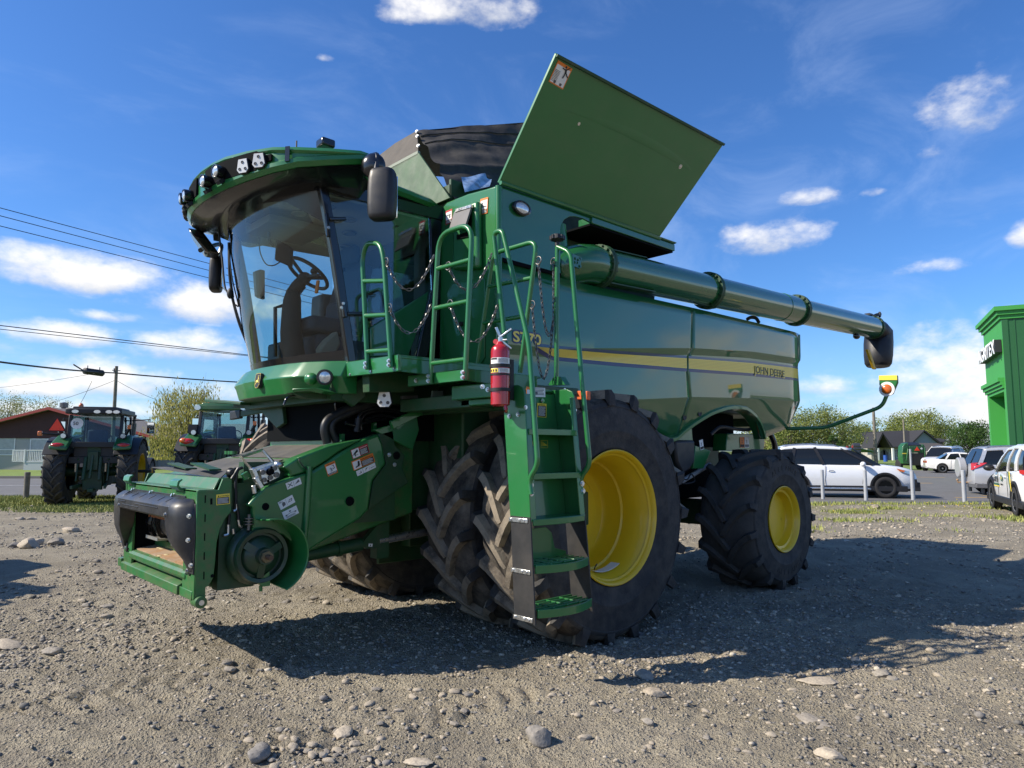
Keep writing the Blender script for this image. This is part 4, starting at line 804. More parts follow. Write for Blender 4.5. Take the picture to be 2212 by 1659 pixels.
# emblem
ec = at(zB(287,1045),X=2.345); eu, ev = Vector((0,1,0)), Vector((-.12,0,1)).normalized(); en = Vector((1,0,.12)).normalized()
E = lambda u, v, e=0: ec+eu*u*.09+ev*v*.11+en*(.0+e)
shp = [(-.55,.5),(-.35,.58),(.35,.58),(.55,.5),(.6,.2),(.55,-.3),(.35,-.52),(0,-.6),(-.35,-.52),(-.55,-.3),(-.6,.2)]
MB().prism([E(u*1.0,v*1.0) for u,v in shp], -en*.03).build('emblem', BLK, nosem, .003)
emb = [o for o in COL.objects if o.name.startswith('emblem')][-1]
b = MB(); n_ = len(shp); b.add([E(u*.98,v*.98,.001) for u,v in shp]+[E(u*.94,v*.95,.001) for u,v in shp], [(i,(i+1)%n_,n_+(i+1)%n_,n_+i) for i in range(n_)])
deer = [(-.38,-.02),(-.28,.06),(.05,.06),(.12,.16),(.08,.26),(.16,.30),(.24,.24),(.30,.22),(.26,.17),(.22,.14),(.20,-.02),(.30,-.08),(.36,-.18),(.31,-.19),(.22,-.11),(.10,-.12),(-.12,-.10),(-.20,-.16),(-.36,-.30),(-.42,-.28),(-.28,-.14),(-.32,-.06)]
ant = [[(.10,.30),(.06,.40),(-.02,.46),(.09,.43),(.13,.30)],[(.16,.31),(.18,.42),(.28,.47),(.21,.40),(.19,.31)]]
for pl in [deer]+ant: b.add([E(u*.92+.02,v*.95-.02,.002) for u,v in pl], [tuple(range(len(pl)))])
b.build('emblem_deer', DECY, emb, smooth=0, recalc=False)
# bracket plates and sub frame
b = MB(); q = [at(zB(590,1115),Y=.80),at(zB(800,1108),Y=.95),at(zB(890,1140),Y=.95),at(zB(850,1160),Y=.92),at(zB(740,1135),Y=.90),at(zB(595,1145),Y=.80)]; b.prism(q,(-.25,-.15,0)); b.build('step_bracket', GREEN, CH, .006)
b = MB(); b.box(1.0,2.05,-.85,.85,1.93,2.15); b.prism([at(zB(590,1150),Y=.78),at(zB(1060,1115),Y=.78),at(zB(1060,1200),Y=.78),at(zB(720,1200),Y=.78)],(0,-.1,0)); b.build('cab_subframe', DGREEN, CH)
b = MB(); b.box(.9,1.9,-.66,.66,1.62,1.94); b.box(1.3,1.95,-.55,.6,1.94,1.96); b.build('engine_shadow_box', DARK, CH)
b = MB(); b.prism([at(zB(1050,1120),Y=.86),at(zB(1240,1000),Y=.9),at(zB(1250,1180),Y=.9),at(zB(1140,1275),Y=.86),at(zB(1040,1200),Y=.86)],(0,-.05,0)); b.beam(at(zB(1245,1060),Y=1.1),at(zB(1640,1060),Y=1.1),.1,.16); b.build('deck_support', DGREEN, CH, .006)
b = MB(); b.beam((2.137,-1.4,2.035),(2.05,-.70,1.975),.22,.03); b.beam((2.0,-1.2,1.99),(1.9,-.5,1.96),.06,.06); b.beam((1.93,-1.4,1.90),(1.85,-.55,1.945),.03,.06); b.prism([(1.95,-.8,1.95),(1.95,-.25,1.95),(1.95,-.2,1.78),(1.95,-.35,1.74)],(-.04,0,0)); b.build('right_light_bracket', DGREEN, CH, .006)
MB().beam((1.94,-1.47,1.895),(1.92,-1.25,1.905),.04,.09).build('bracket_lamp', BLACK, CH, .01)
def pent_lamp(name, c, n, s, par=CH, lensm=WHITE):
    n = Vector(n).normalized(); u = Vector((0,0,1)).cross(n).normalized(); v = n.cross(u)
    shp = [(-.36,.5),(.36,.5),(.5,-.25),(.3,-.5),(-.3,-.5),(-.5,-.25)]; P = lambda a, b_, e: c+u*a*s+v*b_*s+n*e
    o = MB().prism([P(a*1.12,b_*1.1,-.03) for a,b_ in shp], n*.03).build(name, BLACK, par, .004)
    MB().prism([P(a,b_,.0005) for a,b_ in shp], n*.004).build('lens', lensm, o)
    b = MB()
    for a, b_ in ((0,.27),(-.25,-.22),(.25,-.22)): b.part().lathe([(s*.12,.005),(s*.09,.010),(s*.04,.006),(0,.006)], P(a,b_,0), n, 14)
    b.build('led', GREY, o); return o
pent_lamp('under_deck_lamp', at(zB(1410,1212),Y=1.12), (.75,.65,-.05), .115)
for pts, r_ in (([(905,1600),(880,1480),(905,1400),(985,1345),(1100,1290),(1200,1270),(1260,1230)],.035),([(985,1590),(940,1470),(975,1390),(1080,1340),(1190,1290),(1330,1240)],.032),([(1180,1500),(1170,1400),(1215,1320),(1330,1290),(1500,1300),(1600,1340)],.02),([(1205,1480),(1200,1400),(1260,1330),(1400,1310),(1540,1330),(1620,1380)],.018),([(1230,1400),(1330,1360),(1450,1360),(1560,1400)],.016),([(520,1260),(560,1190),(700,1170)],.008),([(985,1330),(975,1250),(990,1190)],.008),([(1180,1380),(1165,1500)],.03),([(1060,1420),(1150,1440),(1300,1400),(1420,1380)],.018)):
    MB().tube(catmull([at(zB(*p),Y=.72) for p in pts],6), r_, 12).build('hydraulic_hose', BLACK if r_ > .02 else GBLACK, CH)
b = MB(); b.beam(at(zB(1560,1195),Y=1.15),at(zB(1700,1190),Y=1.15),.025,.025); b.build('hose_fitting', DSTEEL, CH)
b = MB(); b.prism([at(zB(1840,1135),Y=1.35),at(zB(1930,1135),Y=1.35),at(zB(1940,1230),Y=1.35),at(zB(1830,1215),Y=1.35)],(0,-.02,0)); b.build('rail_bracket', mat('primer_plate', (.13,.17,.14), .5), CH)
# ---- roof
OUT = [(2.83,0),(2.82,.2),(2.79,.40),(2.72,.65),(2.62,.90),(2.50,1.08),(2.30,1.19),(2.08,1.285),(2.0,1.285),(1.92,1.10),(1.80,.985),(1.45,.955),(1.15,.93),(1.02,.86),(.97,.6),(.97,0)]
OUT = OUT+[(x,-y) for x, y in OUT[-2:0:-1]]
def zrt(x, y): return lerp(x, [.95,1.15,1.9,2.02,2.5,2.83], [3.765,3.775,3.80,3.835,3.80,3.86])
def zrb(x, y): return lerp(x, [.95,1.15,1.9,2.0,2.5,2.83], [3.70,3.705,3.725,3.745,3.65,3.585])
def inset(k, zz): return [(1.75+(x-1.75)*k, y*k, zz(x,y)) for x, y in OUT]
b = MB(); b.loft([inset(.93, lambda x,y: zrb(x,y)+.0), inset(.975, zrb), inset(1.0, lambda x,y: zrb(x,y)+.03), inset(1.0, lambda x,y: zrb(x,y)+.06), inset(.985, lambda x,y: zrb(x,y)+.075), inset(.985, lambda x,y: zrt(x,y)-.05), inset(1.0, lambda x,y: zrt(x,y)-.03), inset(.985, zrt), inset(.90, lambda x,y: zrt(x,y)+.035), inset(.6, lambda x,y: 3.93), inset(.1, lambda x,y: 3.95)])
roof = b.build('cab_roof', GREEN, CH, smooth=35)
b = MB(); b.loft([inset(.968, lambda x,y: zrb(x,y)-.003), inset(.90, lambda x,y: zrb(x,y)-.035), inset(.84, lambda x,y: min(3.60,zrb(x,y)-.045)), inset(.78, lambda x,y: min(3.60,zrb(x,y)-.04))]); b.build('roof_soffit', GBLACK, roof, smooth=35)
b = MB(); b.loft([inset(.80, lambda x,y: 3.74), [(gx(y,3.6)-.02 if x > 1.9 else (x if x < 1.2 else 1.6),max(-.875,min(.875,y*.9)),3.58) for x,y in OUT]]) if 0 else None
b.prism([(1.0,.90,3.62),(2.25,.90,3.58),(2.25,.90,3.72),(1.0,.90,3.745)],(0,-.03,0)); b.part().prism([(1.0,-.90,3.62),(2.25,-.90,3.58),(2.25,-.90,3.72),(1.0,-.90,3.745)],(0,.03,0)); b.build('door_header', GBLACK, roof)
# wing split line and tan vent joints
b = MB(); b.prism([(2.535,1.03,3.685),(2.555,1.0,3.685),(2.555,1.0,3.80),(2.535,1.03,3.80)],(.008,.008,0)); b.build('roof_joint', GBLACK, roof)
# lamp recesses on the roof front
def rim_pt(y, z, o=0.):
    pts = [p for p in OUT[:7]]; a = abs(y); x = float(np.interp(a, [p[1] for p in pts], [p[0] for p in pts])); i = max(j for j in range(6) if pts[j][1] <= a+1e-9)
    dx, dy = pts[i+1][0]-pts[i][0], pts[i+1][1]-pts[i][1]; n = Vector((dy,-dx,0)).normalized(); 
    if y < 0: n.y = -n.y
    return Vector((x,y,z))+n*o, n
for s in (1, -1):
    b = MB(); rings = []
    for t in np.linspace(.10,.90,18):
        lo, hi = (3.655,3.81)
        if t > .80: lo, hi = 3.685,3.785
        if t > .85: lo, hi = 3.71,3.76
        p0, n = rim_pt(s*t, lo, .003); p1, _ = rim_pt(s*t, hi, .003); q0, _ = rim_pt(s*t, lo, -.04); q1, _ = rim_pt(s*t, hi, -.04); rings.append([p0,p1,q1,q0])
    b.loft(rings); b.build('lamp_recess', DARK, roof)
    for y, z in ((.21,3.685),(.40,3.715)):
        p, n = rim_pt(s*y, z, .0); n = (n*.6+Vector((1,0,0))*.4+Vector((0,0,-.12))).normalized(); b = MB(); b.lathe([(.0,-.09),(.035,-.09),(.048,-.03),(.052,.025),(.052,.038),(.044,.04),(.042,.03)], p+n*.035, n, 24); o = b.build('round_lamp', GBLACK, roof); MB().lathe([(.043,.032),(.025,.043),(0,.046)], p+n*.035, n, 24).build('lens', LENS, o)
        MB().beam(p-Vector((0,0,.06)), p-Vector((0,0,.09))+n*.04, .05,.03).build('lamp_bracket', BLACK, o)
    for y, z, yw in ((.66,3.70,.1),(.81,3.715,.25)):
        p, n = rim_pt(s*y, z, .03); n = (n+Vector((0,s*yw,-.08))).normalized(); pent_lamp('led_lamp', p, n, .105, roof, mat('led_face', (.60,.60,.58), .3, coat=.5) if 'led_face' not in MATS else MATS['led_face'])
b = MB()
for s in (1,-1):
    p, n = rim_pt(s*.25,3.66,.02); q, _ = rim_pt(s*.8,3.645,.02); b.tube([rim_pt(s*t,3.60+.05*t,.004)[0] for t in np.linspace(.05,1.0,14)], .022, 8)
b.build('roof_lip', GREEN, roof) if 0 else None
b = MB(); b.prism([(2.60,-1.02,3.66),(2.48,-1.22,3.60),(2.35,-1.25,3.46),(2.42,-1.0,3.45),(2.58,-.92,3.56)],(-.14,.0,.0)); b.build('mirror_mount', GBLACK, roof, .02)
MB().cyl(Vector((2.33,.7,3.83)),Vector((2.33,.7,4.02)),.006,6).build('antenna', BLK, roof)
b = MB(); c = at(zA(1312,150),Y=.75); b.prism([c+Vector(v) for v in ((.06,.06,-.04),(.06,-.06,-.04),(-.06,-.06,-.04),(-.06,.06,-.04))],(0,0,.07)); b.build('gps_puck', GBLACK, roof, .015)
# mirrors
def mirror(c, h, w, d, face, arm):
    face = Vector(face).normalized(); u = Vector((0,0,1)).cross(face).normalized(); rings = []
    for t, k in ((-.5,.72),(-.47,.86),(-.40,.95),(-.2,1.0),(.1,1.0),(.3,.97),(.42,.90),(.48,.80),(.5,.66)):
        r_ = []
        for a in np.linspace(0,2*math.pi,20,endpoint=False):
            ca, sa = math.cos(a), math.sin(a); ex = .55; r_.append(c+Vector((0,0,t*h))+u*(w/2*k*math.copysign(abs(ca)**ex,ca))+face*(d/2*(k if sa > 0 else k*.9)*math.copysign(abs(sa)**ex,sa)))
        rings.append(r_)
    o = MB().loft(rings).build('mirror_housing', BLACK, CH, smooth=50)
    MB().prism([c-face*d*.47+u*(w*.42)+Vector((0,0,h*.42)),c-face*d*.47-u*(w*.42)+Vector((0,0,h*.42)),c-face*d*.47-u*(w*.42)-Vector((0,0,h*.42)),c-face*d*.47+u*(w*.42)-Vector((0,0,h*.42))],-face*.012).build('mirror_glass', CHROME, o, .01)
    MB().tube(catmull(arm,6), .022, 10).build('mirror_arm', GBLACK, o)
    return o
ml = mirror(at(zA(1770,560),Y=1.42), .395, .215, .16, (.80,.6,-.05), [(2.0,1.22,3.78),(1.99,1.30,3.80),(2.0,1.385,3.77),at(zA(1720,380),Y=1.40)])
c = at(zA(1690,325),Y=1.36); nn = Vector((.72,.60,-.1)).normalized(); b = MB(); b.lathe([(0,.035),(.05,.028),(.085,.008),(.098,-.008),(.096,-.02),(0,-.02)], c, nn, 28); b.build('spot_mirror', GBLACK, ml, smooth=50); MB().lathe([(.09,-.021),(.05,-.03),(0,-.034)], c, nn, 24).build('mirror_glass', CHROME, ml)
mr = mirror(at(zA(435,1195),Y=-1.32), .37, .22, .13, (.85,-.5,-.05), [(2.42,-1.18,3.50),at(zA(465,960),Y=-1.32),at(zA(455,1060),Y=-1.32)])
# wipers
b = MB(); b.tube(catmull([at(zA(520,550),Y=-.55),at(zA(480,760),Y=-.62),at(zA(455,850),Y=-.62),at(zA(480,1080),Y=-.6),at(zA(500,1290),Y=-.55),at(zA(530,1360),Y=-.5)],6), .009, 6); b.tube(catmull([at(zA(535,945),Y=-.42),at(zA(540,1200),Y=-.45),at(zA(565,1380),Y=-.48),at(zB(60,290),Y=-.48),at(zB(120,520),Y=-.48),at(zB(195,715),Y=-.46)],6), .013, 6); b.tube(catmull([at(zA(530,960),Y=-.40),at(zA(560,1230),Y=-.40),at(zA(610,1450),Y=-.4),at(zB(90,380),Y=-.42),at(zB(150,580),Y=-.42)],6), .006, 6); b.ell(at(zA(545,1355),Y=-.47),(.03,.03,.05)); b.build('wiper', BLK, CH)
MB().prism([at(zA(400,840),Y=-1.0),at(zA(440,850),Y=-1.0),at(zA(460,940),Y=-1.0),at(zA(410,930),Y=-1.0)],(0,.02,0)).build('roof_sensor', GREY, roof)
# ================================================================ access platform
b = MB(); b.box(1.0,1.955,.90,1.655,2.195,2.215); b.prism([(1.96,.90,2.115),(1.96,1.655,2.10),(1.96,1.655,2.222),(1.96,.90,2.235)],(-.03,0,0)); b.prism([(1.96,1.655,2.10),(1.96,1.655,2.222),(1.02,1.655,2.222),(1.02,1.655,2.08)],(0,-.03,0)); d1 = b.build('upper_deck', GREEN, CH, .006)
b = MB(); b.box(.95,1.69,1.40,2.10,2.085,2.10); b.prism([(1.70,1.395,2.02),(1.70,2.105,2.02),(1.70,2.105,2.10),(1.70,1.395,2.105)],(-.03,0,0)); b.prism([(1.70,2.105,2.02),(1.70,2.105,2.10),(1.0,2.105,2.10),(1.0,2.105,1.98)],(0,-.03,0)); d2 = b.build('middle_deck', GREEN, CH, .006)
b = MB(); b.box(.95,1.54,1.76,2.22,1.965,1.99); b.prism([(1.55,1.75,1.905),(1.55,2.27,1.905),(1.55,2.27,2.005),(1.55,1.75,2.01)],(-.04,0,0)); b.box(1.0,1.5,1.8,2.2,1.86,1.905); d3 = b.build('ladder_platform', GREEN, CH, .006)
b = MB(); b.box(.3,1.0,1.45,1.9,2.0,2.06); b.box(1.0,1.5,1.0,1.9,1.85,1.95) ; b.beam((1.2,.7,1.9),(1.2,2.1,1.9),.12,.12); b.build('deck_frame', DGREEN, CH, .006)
b = MB()
for y in np.linspace(.98,1.6,3): b.bolt((1.962,y,2.13),(1,0,0),.007,.006)
for p in ((1690,1045),(2115,1020)): b.bolt(at(zB(*p),X=1.702),(1,0,0),.011,.012)
for p in ((1065,1400),(1110,1425)): b.bolt(at(zD(*p),X=1.552),(1,0,0),.012,.014)
b.build('bolt', STEEL, CH)
TR = .0185
def rail(name, pts, rr=.1, extra=(), bolts=(), par=CH):
    b = MB(); b.tube(arc(pts, rr), TR, 12)
    for p, q in extra: b.tube([p, q], TR*.92, 10)
    o = b.build(name, GREEN, par, smooth=50)
    if bolts:
        b = MB()
        for p, d in bolts: b.bolt(p, d, .011, .016)
        b.build('bolt', STEEL, o)
    return o
X1 = 1.975
f1, f2_, t1_, t2_ = at(zD(142,1262),X=X1), at(zD(332,1245),X=X1), at(zD(98,370),X=X1), at(zD(272,370),X=X1)
hp1 = at(zD(130,248),X=X1); hp2 = at(zD(240,245),X=X1)
def onl(p, q, k): return p*(1-k)+q*k
R1 = rail('handrail', [f1,t1_,hp1,hp2,t2_,f2_], .12, [(onl(f1,t1_,k),onl(f2_,t2_,k)) for k in (.155,.475,.79)], [(p+Vector((TR,0,dz)),(1,0,0)) for p in (f1,f2_) for dz in (.015,.045)])
X2 = 1.718
g1, g2, h1, h2 = at(zD(648,1372),X=X2), at(zD(925,1345),X=X2), at(zD(715,175),X=X2), at(zD(985,85),X=X2)
R2 = rail('handrail', [g1,h1,h2,g2], .14, [(onl(g1,h1,k),onl(g2,h2,k)) for k in (.13,.50,.765)], [(p+Vector((TR,0,dz)),(1,0,0)) for p in (g1,g2) for dz in (.015,.05)])
X3 = 1.455
lA, topA, topB, lB1, lB2, lB3 = at(zD(1260,1130),X=X3), at(zD(1160,230),X=X3), at(zD(1225,165),X=X3), at(zD(1440,1050),X=X3), at(zE(908,545),X=X3), at(zE(855,625),X=X3)
R3 = rail('handrail', [lA-Vector((0,0,.35)),lA,at(zD(1155,165),X=X3),at(zD(1225,140),X=X3),lB1,lB2,lB3,at(zE(868,720),X=X3)], .10)
X4 = 1.10
k1, k2, m1, m2 = at(zD(1020,1245),X=X4), at(zD(1368,1290),X=X4), at(zD(1150,330),X=X4), at(zD(1505,225),X=X4)
R4 = rail('handrail', [k1,m1,m2,k2], .10, [(onl(k1,m1,.39),onl(k2,m2,.435)),(onl(k1,m1,.71),onl(k2,m2,.72))])
X5 = .915
n1, n2 = at(zD(1660,1375),X=X5), at(zD(1668,240),X=X5)
R5 = rail('handrail', [n1,n2], .02); R5b = rail('handrail', [n2-Vector((0,0,.035)),at(zD(1775,320),X=X5),at(zD(1830,950),X=X5),at(zE(1222,545),X=X5),at(zE(1160,620),X=X5),at(zE(1172,720),X=X5)], .07)
b = MB(); b.lathe([(0,.03),(.04,.028),(.05,.01),(.05,-.01),(.02,-.03),(.02,-.06)], n2+Vector((0,0,.03)), (0,0,1), 20)
for k in range(8): b.cyl(n2+Vector((.048*math.cos(k*.785),.048*math.sin(k*.785),.02)),n2+Vector((.048*math.cos(k*.785),.048*math.sin(k*.785),.05)),.014,8)
b.build('clamp_knob', BLACK, R5)
b = MB(); b.prism([at(zD(1590,1390),X=X5+.02),at(zD(1640,1320),X=X5+.02),at(zD(1690,1320),X=X5+.02),at(zD(1730,1385),X=X5+.02)],(-.06,0,0)); b.build('post_foot', GREEN, R5)
# chains
def chain(name, p, q, drop, n, parent, lk=.0225):
    p, q = Vector(p), Vector(q); L_ = 0; pts = []
    for i in range(n*2+1):
        t = i/(n*2); pts.append(p*(1-t)+q*t-Vector((0,0,drop*(1-(2*t-1)**2))))
    d = [0]
    for i in range(1, len(pts)): d.append(d[-1]+(pts[i]-pts[i-1]).length)
    N_ = int(d[-1]/(lk*1.5)); b = MB()
    for i in range(N_):
        s = (i+.5)/N_*d[-1]; j = max(1, next(k for k in range(1, len(d)) if d[k] >= s)); t = (s-d[j-1])/(d[j]-d[j-1]); c = pts[j-1]*(1-t)+pts[j]*t; dr = (pts[j]-pts[j-1]).normalized()
        u = dr.orthogonal().normalized(); w = dr.cross(u); sd_ = (u+w).normalized() if i%2 else (u-w).normalized()
        a, bb = lk*.98, lk*.42; loop = []
        for k in range(10):
            an = 2*math.pi*k/10; ca, sa = math.cos(an), math.sin(an); loop.append(c+dr*a*ca*(1 if abs(ca) > .5 else 1)+sd_*bb*sa)
        b.tube(loop, .0042, 5, closed=True)
    b.tube([p+Vector((.0,.03*math.cos(a),.03*math.sin(a))) for a in np.linspace(0,6.28,14,endpoint=False)], .004, 6, closed=True)
    return b.build(name, CHAINM, parent, smooth=60)
Z = lambda x, y, X: at(zD(x,y),X=X)
chain('chain', Z(290,395,X1), Z(675,345,X2), .235, 20, R1); chain('chain', Z(318,765,X1), Z(655,740,X2), .20, 20, R1)
chain('chain', Z(790,430,X2), Z(1140,330,X3), .22, 20, R2); chain('chain', Z(805,735,X2), Z(1188,745,X3), .27, 20, R2)
def chainp(name, p, q, low, parent):
    dz = (p.z+q.z)/2-low.z; return chain(name, p, q, dz, 24, parent)
chainp('chain', Z(1515,385,X4), Z(1638,840,X5), Z(1575,950,1.0), R4); chainp('chain', Z(1465,740,X4), Z(1636,850,X5), Z(1545,1330,1.0), R4); chain('chain', Z(1638,395,X5), Z(1637,840,X5), .01, 10, R5)
# ================================================================ ladder
LXa, LXb = 1.45, .915
def yf(z): return 2.43+(1.9-z)*.068
def yb(z): return yf(z)-.20
def rx(z): return lerp(z, [.4,1.9], [.875,.935])
b = MB()
for xo, th in ((lambda z: LXa, -.016),(rx, .016)):
    zs = [1.06,1.3,1.6,1.78]
    b.prism([(xo(1.06),yb(1.06),1.06),(xo(1.06),yf(1.06),1.06),(xo(1.9),yf(1.9),1.93),(xo(1.9),yf(1.9)-.02,1.965),(xo(1.9),yf(1.9)-.07,1.985),(xo(1.9),yb(1.9)-.05,1.985),(xo(1.75),yb(1.75)-.02,1.80)], (th,0,0))
    fl_ = -.055 if th < 0 else .055
    b.prism([(xo(1.06),yf(1.06)+.001,1.06),(xo(1.92),yf(1.92)+.001,1.92),(xo(1.92)+fl_,yf(1.92)+.001,1.92),(xo(1.06)+fl_,yf(1.06)+.001,1.06)], (0,-.008,0))
b.prism([(LXa-.016,yb(1.06)+.02,1.06),(LXa-.016,yb(1.95)+.0,1.95),(rx(1.9)+.016,yb(1.95)+.0,1.95),(rx(1.06)+.016,yb(1.06)+.02,1.06)], (0,.008,0))
lad = b.build('ladder', GREEN, CH, .004)
b = MB(); stp = []
for y0, full in ((315,0),(578,0),(845,0),(1110,1),(1365,1)):
    z = at(zE(1000,y0+12),Y=2.46).z; stp.append(z); bow = .045 if full else (.02 if y0 > 800 else .0); xa_, xb_ = LXa-.018, rx(z)+.018; n = 10
    fr = [(xa_*(1-i/n)+xb_*i/n, yf(z)+.012+bow*math.sin(math.pi*i/n)*1.6, z) for i in range(n+1)]
    b.part().loft([[p, (p[0],p[1],z-.042 if not full else z-.055), (p[0],p[1]-.012,z-.042 if not full else z-.055), (p[0],p[1]-.012,z)] for p in fr])
    if full:
        for q in (.0,.05,.10,.15,.19): b.beam((xa_,yb(z)+.02+q,z-.008),(xb_,yb(z)+.02+q,z-.008),.010,.02)
        for t in (.25,.5,.75): b.beam((xa_*(1-t)+xb_*t,yb(z)+.01,z-.006),(xa_*(1-t)+xb_*t,yf(z)+.03,z-.006),.012,.016)
        b.beam((xa_,yb(z)+.01,z-.02),(xb_,yb(z)+.01,z-.02),.012,.04)
    else: b.prism([(xa_,yb(z)+.02,z-.01),(xa_,yf(z)+.005,z-.01),(xb_,yf(z)+.005,z-.01),(xb_,yb(z)+.02,z-.01)],(0,0,.01))
zk_ = stp[3]; b.part().prism([(LXa-.02,yb(zk_)+.012,zk_),(LXa-.02,yb(zk_)+.012,zk_+.19),(LXa-.04,yb(zk_)+.012,zk_+.205),(rx(1)+.24,yb(zk_)+.012,zk_+.215),(rx(1)+.18,yb(zk_)+.012,zk_+.17),(rx(1)+.15,yb(zk_)+.012,zk_+.06),(rx(1)+.03,yb(zk_)+.012,zk_+.03),(rx(1)+.03,yb(zk_)+.012,zk_)],(0,.006,0))
b.build('ladder_step', GREEN, lad, .003)
for xo, th, s in ((lambda z: LXa+.004, -.012, 1),(lambda z: rx(z)-.004, .012, -1)):
    b = MB(); b.prism([(xo(1.08),yb(1.08)+.01,1.09),(xo(1.08),yf(1.08),1.09),(xo(.42),yf(.42)+.0,.40),(xo(.42),yb(.42)+.0,.44)],(th,0,0)); fl = b.build('rubber_side_flap', mat('flap_black', (.016,.016,.016), .6, var=.3, vs=14, dirt=(.07,.06,.05), dirt_amt=.3) if 'flap_black' not in MATS else MATS['flap_black'], lad)
    b = MB()
    for z in (1.075,.74,.435):
        if s > 0:
            b.part().beam((xo(z)+(.003*s),yb(z)-.005,z-.01),(xo(z)+.003*s,yf(z)-.02,z-.01),.006,.03,(0,0,1))
            for k in (.1,.6,.85): b.tube([(xo(z)+.004,yb(z)+.17*k,z-.01),(xo(z)+.012,yb(z)+.17*k,z-.01)], .012, 10)
    if s > 0: b.build('flap_strap', STEEL, fl, .002)
b = MB()
for p in ((1285-420,665),(868,713),(1173,655),(1178,700)): b.bolt(at(zE(*p),Y=yf(1.3)+.003),(0,1,0),.014,.014)
for p in ((575,70),(833,195)): b.bolt(at(zE(*p),Y=2.44),(0,1,0),.010,.01)
for p in ((735,248),(788,238)): b.bolt(at(zE(*p),X=LXa+.002),(1,0,0),.011,.012)
for p in ((1068,92),(1075,158),(1055,262),(1108,252),(1130,212),(935,155)): b.bolt(at(zE(*p),Y=yb(1.9)+.02),(0,1,0),.011,.012)
b.build('bolt', STEEL, lad)
Yl = yb(1.75)+.012
qd('warning_decal', (zE(838,185),zE(868,187),zE(825,70)), Yl, [(WHITE,(.08,.4,.9,.85)),(BLK,(.08,.04,.92,.36))]+lines(WHITE,.15,.85,.08,.34,5)+[(BLK,(.3,.5,.6,.52)),(BLK,(.4,.6,.8,.62))], ORANGE, par=lad)
qd('instruction_decal', (zE(872,132),zE(952,134),zE(872,75)), Yl, lines(BLK,.06,.9,.2,.95,5)+[(GREY,(.1,.3,.4,.6))], par=lad)
qd('attention_decal', (zE(902,252),zE(957,257),zE(898,168)), Yl, [(BLK,(.06,.04,.94,.82))]+lines(WHITE,.12,.86,.1,.78,9), DECY, [('ATTENTION',BLK,.16,.85,.11,.68)], par=lad)
YP = mat('yellow_print', (.45,.42,.03), .5); Yl2 = yb(1.45)+.010
b = MB()
def prn(x0,y0,x1,y1): 
    a, c, d, e = at(zE(x0,y1),Y=Yl2), at(zE(x1,y1),Y=Yl2), at(zE(x1,y0),Y=Yl2), at(zE(x0,y0),Y=Yl2); b.add([a,c,d,e],[(0,1,2,3)])
def frame(x0,y0,x1,y1,t=2):
    prn(x0,y0,x1,y0+t); prn(x0,y1-t,x1,y1); prn(x0,y0,x0+t,y1); prn(x1-t,y0,x1,y1)
frame(865,398,915,425); frame(925,395,967,440); frame(855,448,893,510); frame(945,455,972,492); frame(862,505,890,555); frame(930,505,973,555)
for i in range(5): prn(930+i*7,402+i*5,934+i*8,430-i)
for i in range(4): prn(872+i*9,404,877+i*9,419)
for k in range(14):
    a = k*.449; prn(951+15*math.cos(a)-2,530+15*math.sin(a)-2,951+15*math.cos(a)+2,530+15*math.sin(a)+2); prn(873+9*math.cos(a)-1.5,485+9*math.sin(a)-1.5,873+9*math.cos(a)+1.5,485+9*math.sin(a)+1.5); prn(958+6*math.cos(a)-1.5,470+6*math.sin(a)-1.5,958+6*math.cos(a)+1.5,470+6*math.sin(a)+1.5)
b.build('printed_instructions', YP, lad, smooth=0, recalc=False)
b = MB(); c = [at(zE(1140,95),X=.84),at(zE(1205,97),X=.84),at(zE(1205,150),X=.84),at(zE(1140,148),X=.84)]; b.prism(c,(-.04,.0,0)); al = b.build('amber_marker', mat('dull_amber', (.62,.12,.03), .45), CH, .006)
MB().box(.79,.84,2.0,2.16,1.83,2.0).build('marker_bracket', GREEN, CH, .004)
# ================================================================ fire extinguisher (strapped to the rail: its own thing)
ec_ = at(zD(1208,1560),Y=2.31); ex = thing('fire_extinguisher', 'red fire extinguisher strapped upright to the green ladder rail', 'fire extinguisher', tuple(ec_))
zt_ = at(zD(1208,1062),Y=2.31).z-ec_.z
Rx = .0655
b = MB(); b.lathe([(0,.0),(.05,.0),(Rx,.012),(Rx,zt_-.055),(Rx*.95,zt_-.03),(Rx*.75,zt_-.01),(.03,zt_),(.02,zt_+.02),(0,zt_+.02)], (0,0,0), (0,0,1), 40); b.build('cylinder_body', RED, ex, smooth=50)
def wrap(name, m, z0, z1, a0, a1, r, n=16, par=None):
    b = MB(); b.loft([[(r*math.cos(a),r*math.sin(a),z0),(r*math.cos(a),r*math.sin(a),z1),((r-.004)*math.cos(a),(r-.004)*math.sin(a),z1),((r-.004)*math.cos(a),(r-.004)*math.sin(a),z0)] for a in np.linspace(a0,a1,n)]); return b.build(name, m, par or ex, smooth=60)
zz_ = lambda y: at(zD(1208,y),Y=2.38).z-ec_.z
va = R(47)
wrap('paper_label', WHITE, zz_(1212), zz_(1160), va-1.2, va+1.3, Rx+.0015); wrap('paper_label', WHITE, zz_(1282), zz_(1245), va-1.2, va+1.3, Rx+.0015)
wrap('label_print', BLK, zz_(1176), zz_(1163), va-1.1, va-.35, Rx+.003); wrap('label_print', DECY, zz_(1280), zz_(1248), va-1.15, va-.2, Rx+.003)
for k in range(3): wrap('label_symbol', BLK, zz_(1274), zz_(1256), va-1.08+.3*k, va-.93+.3*k, Rx+.0045, 4)
for k in range(4): wrap('label_print', GREY, zz_(1172+9*k), zz_(1169+9*k), va-.2, va+.9, Rx+.003); wrap('label_print', GREY, zz_(1253+7*k), zz_(1251+7*k), va-.1, va+.9, Rx+.003)
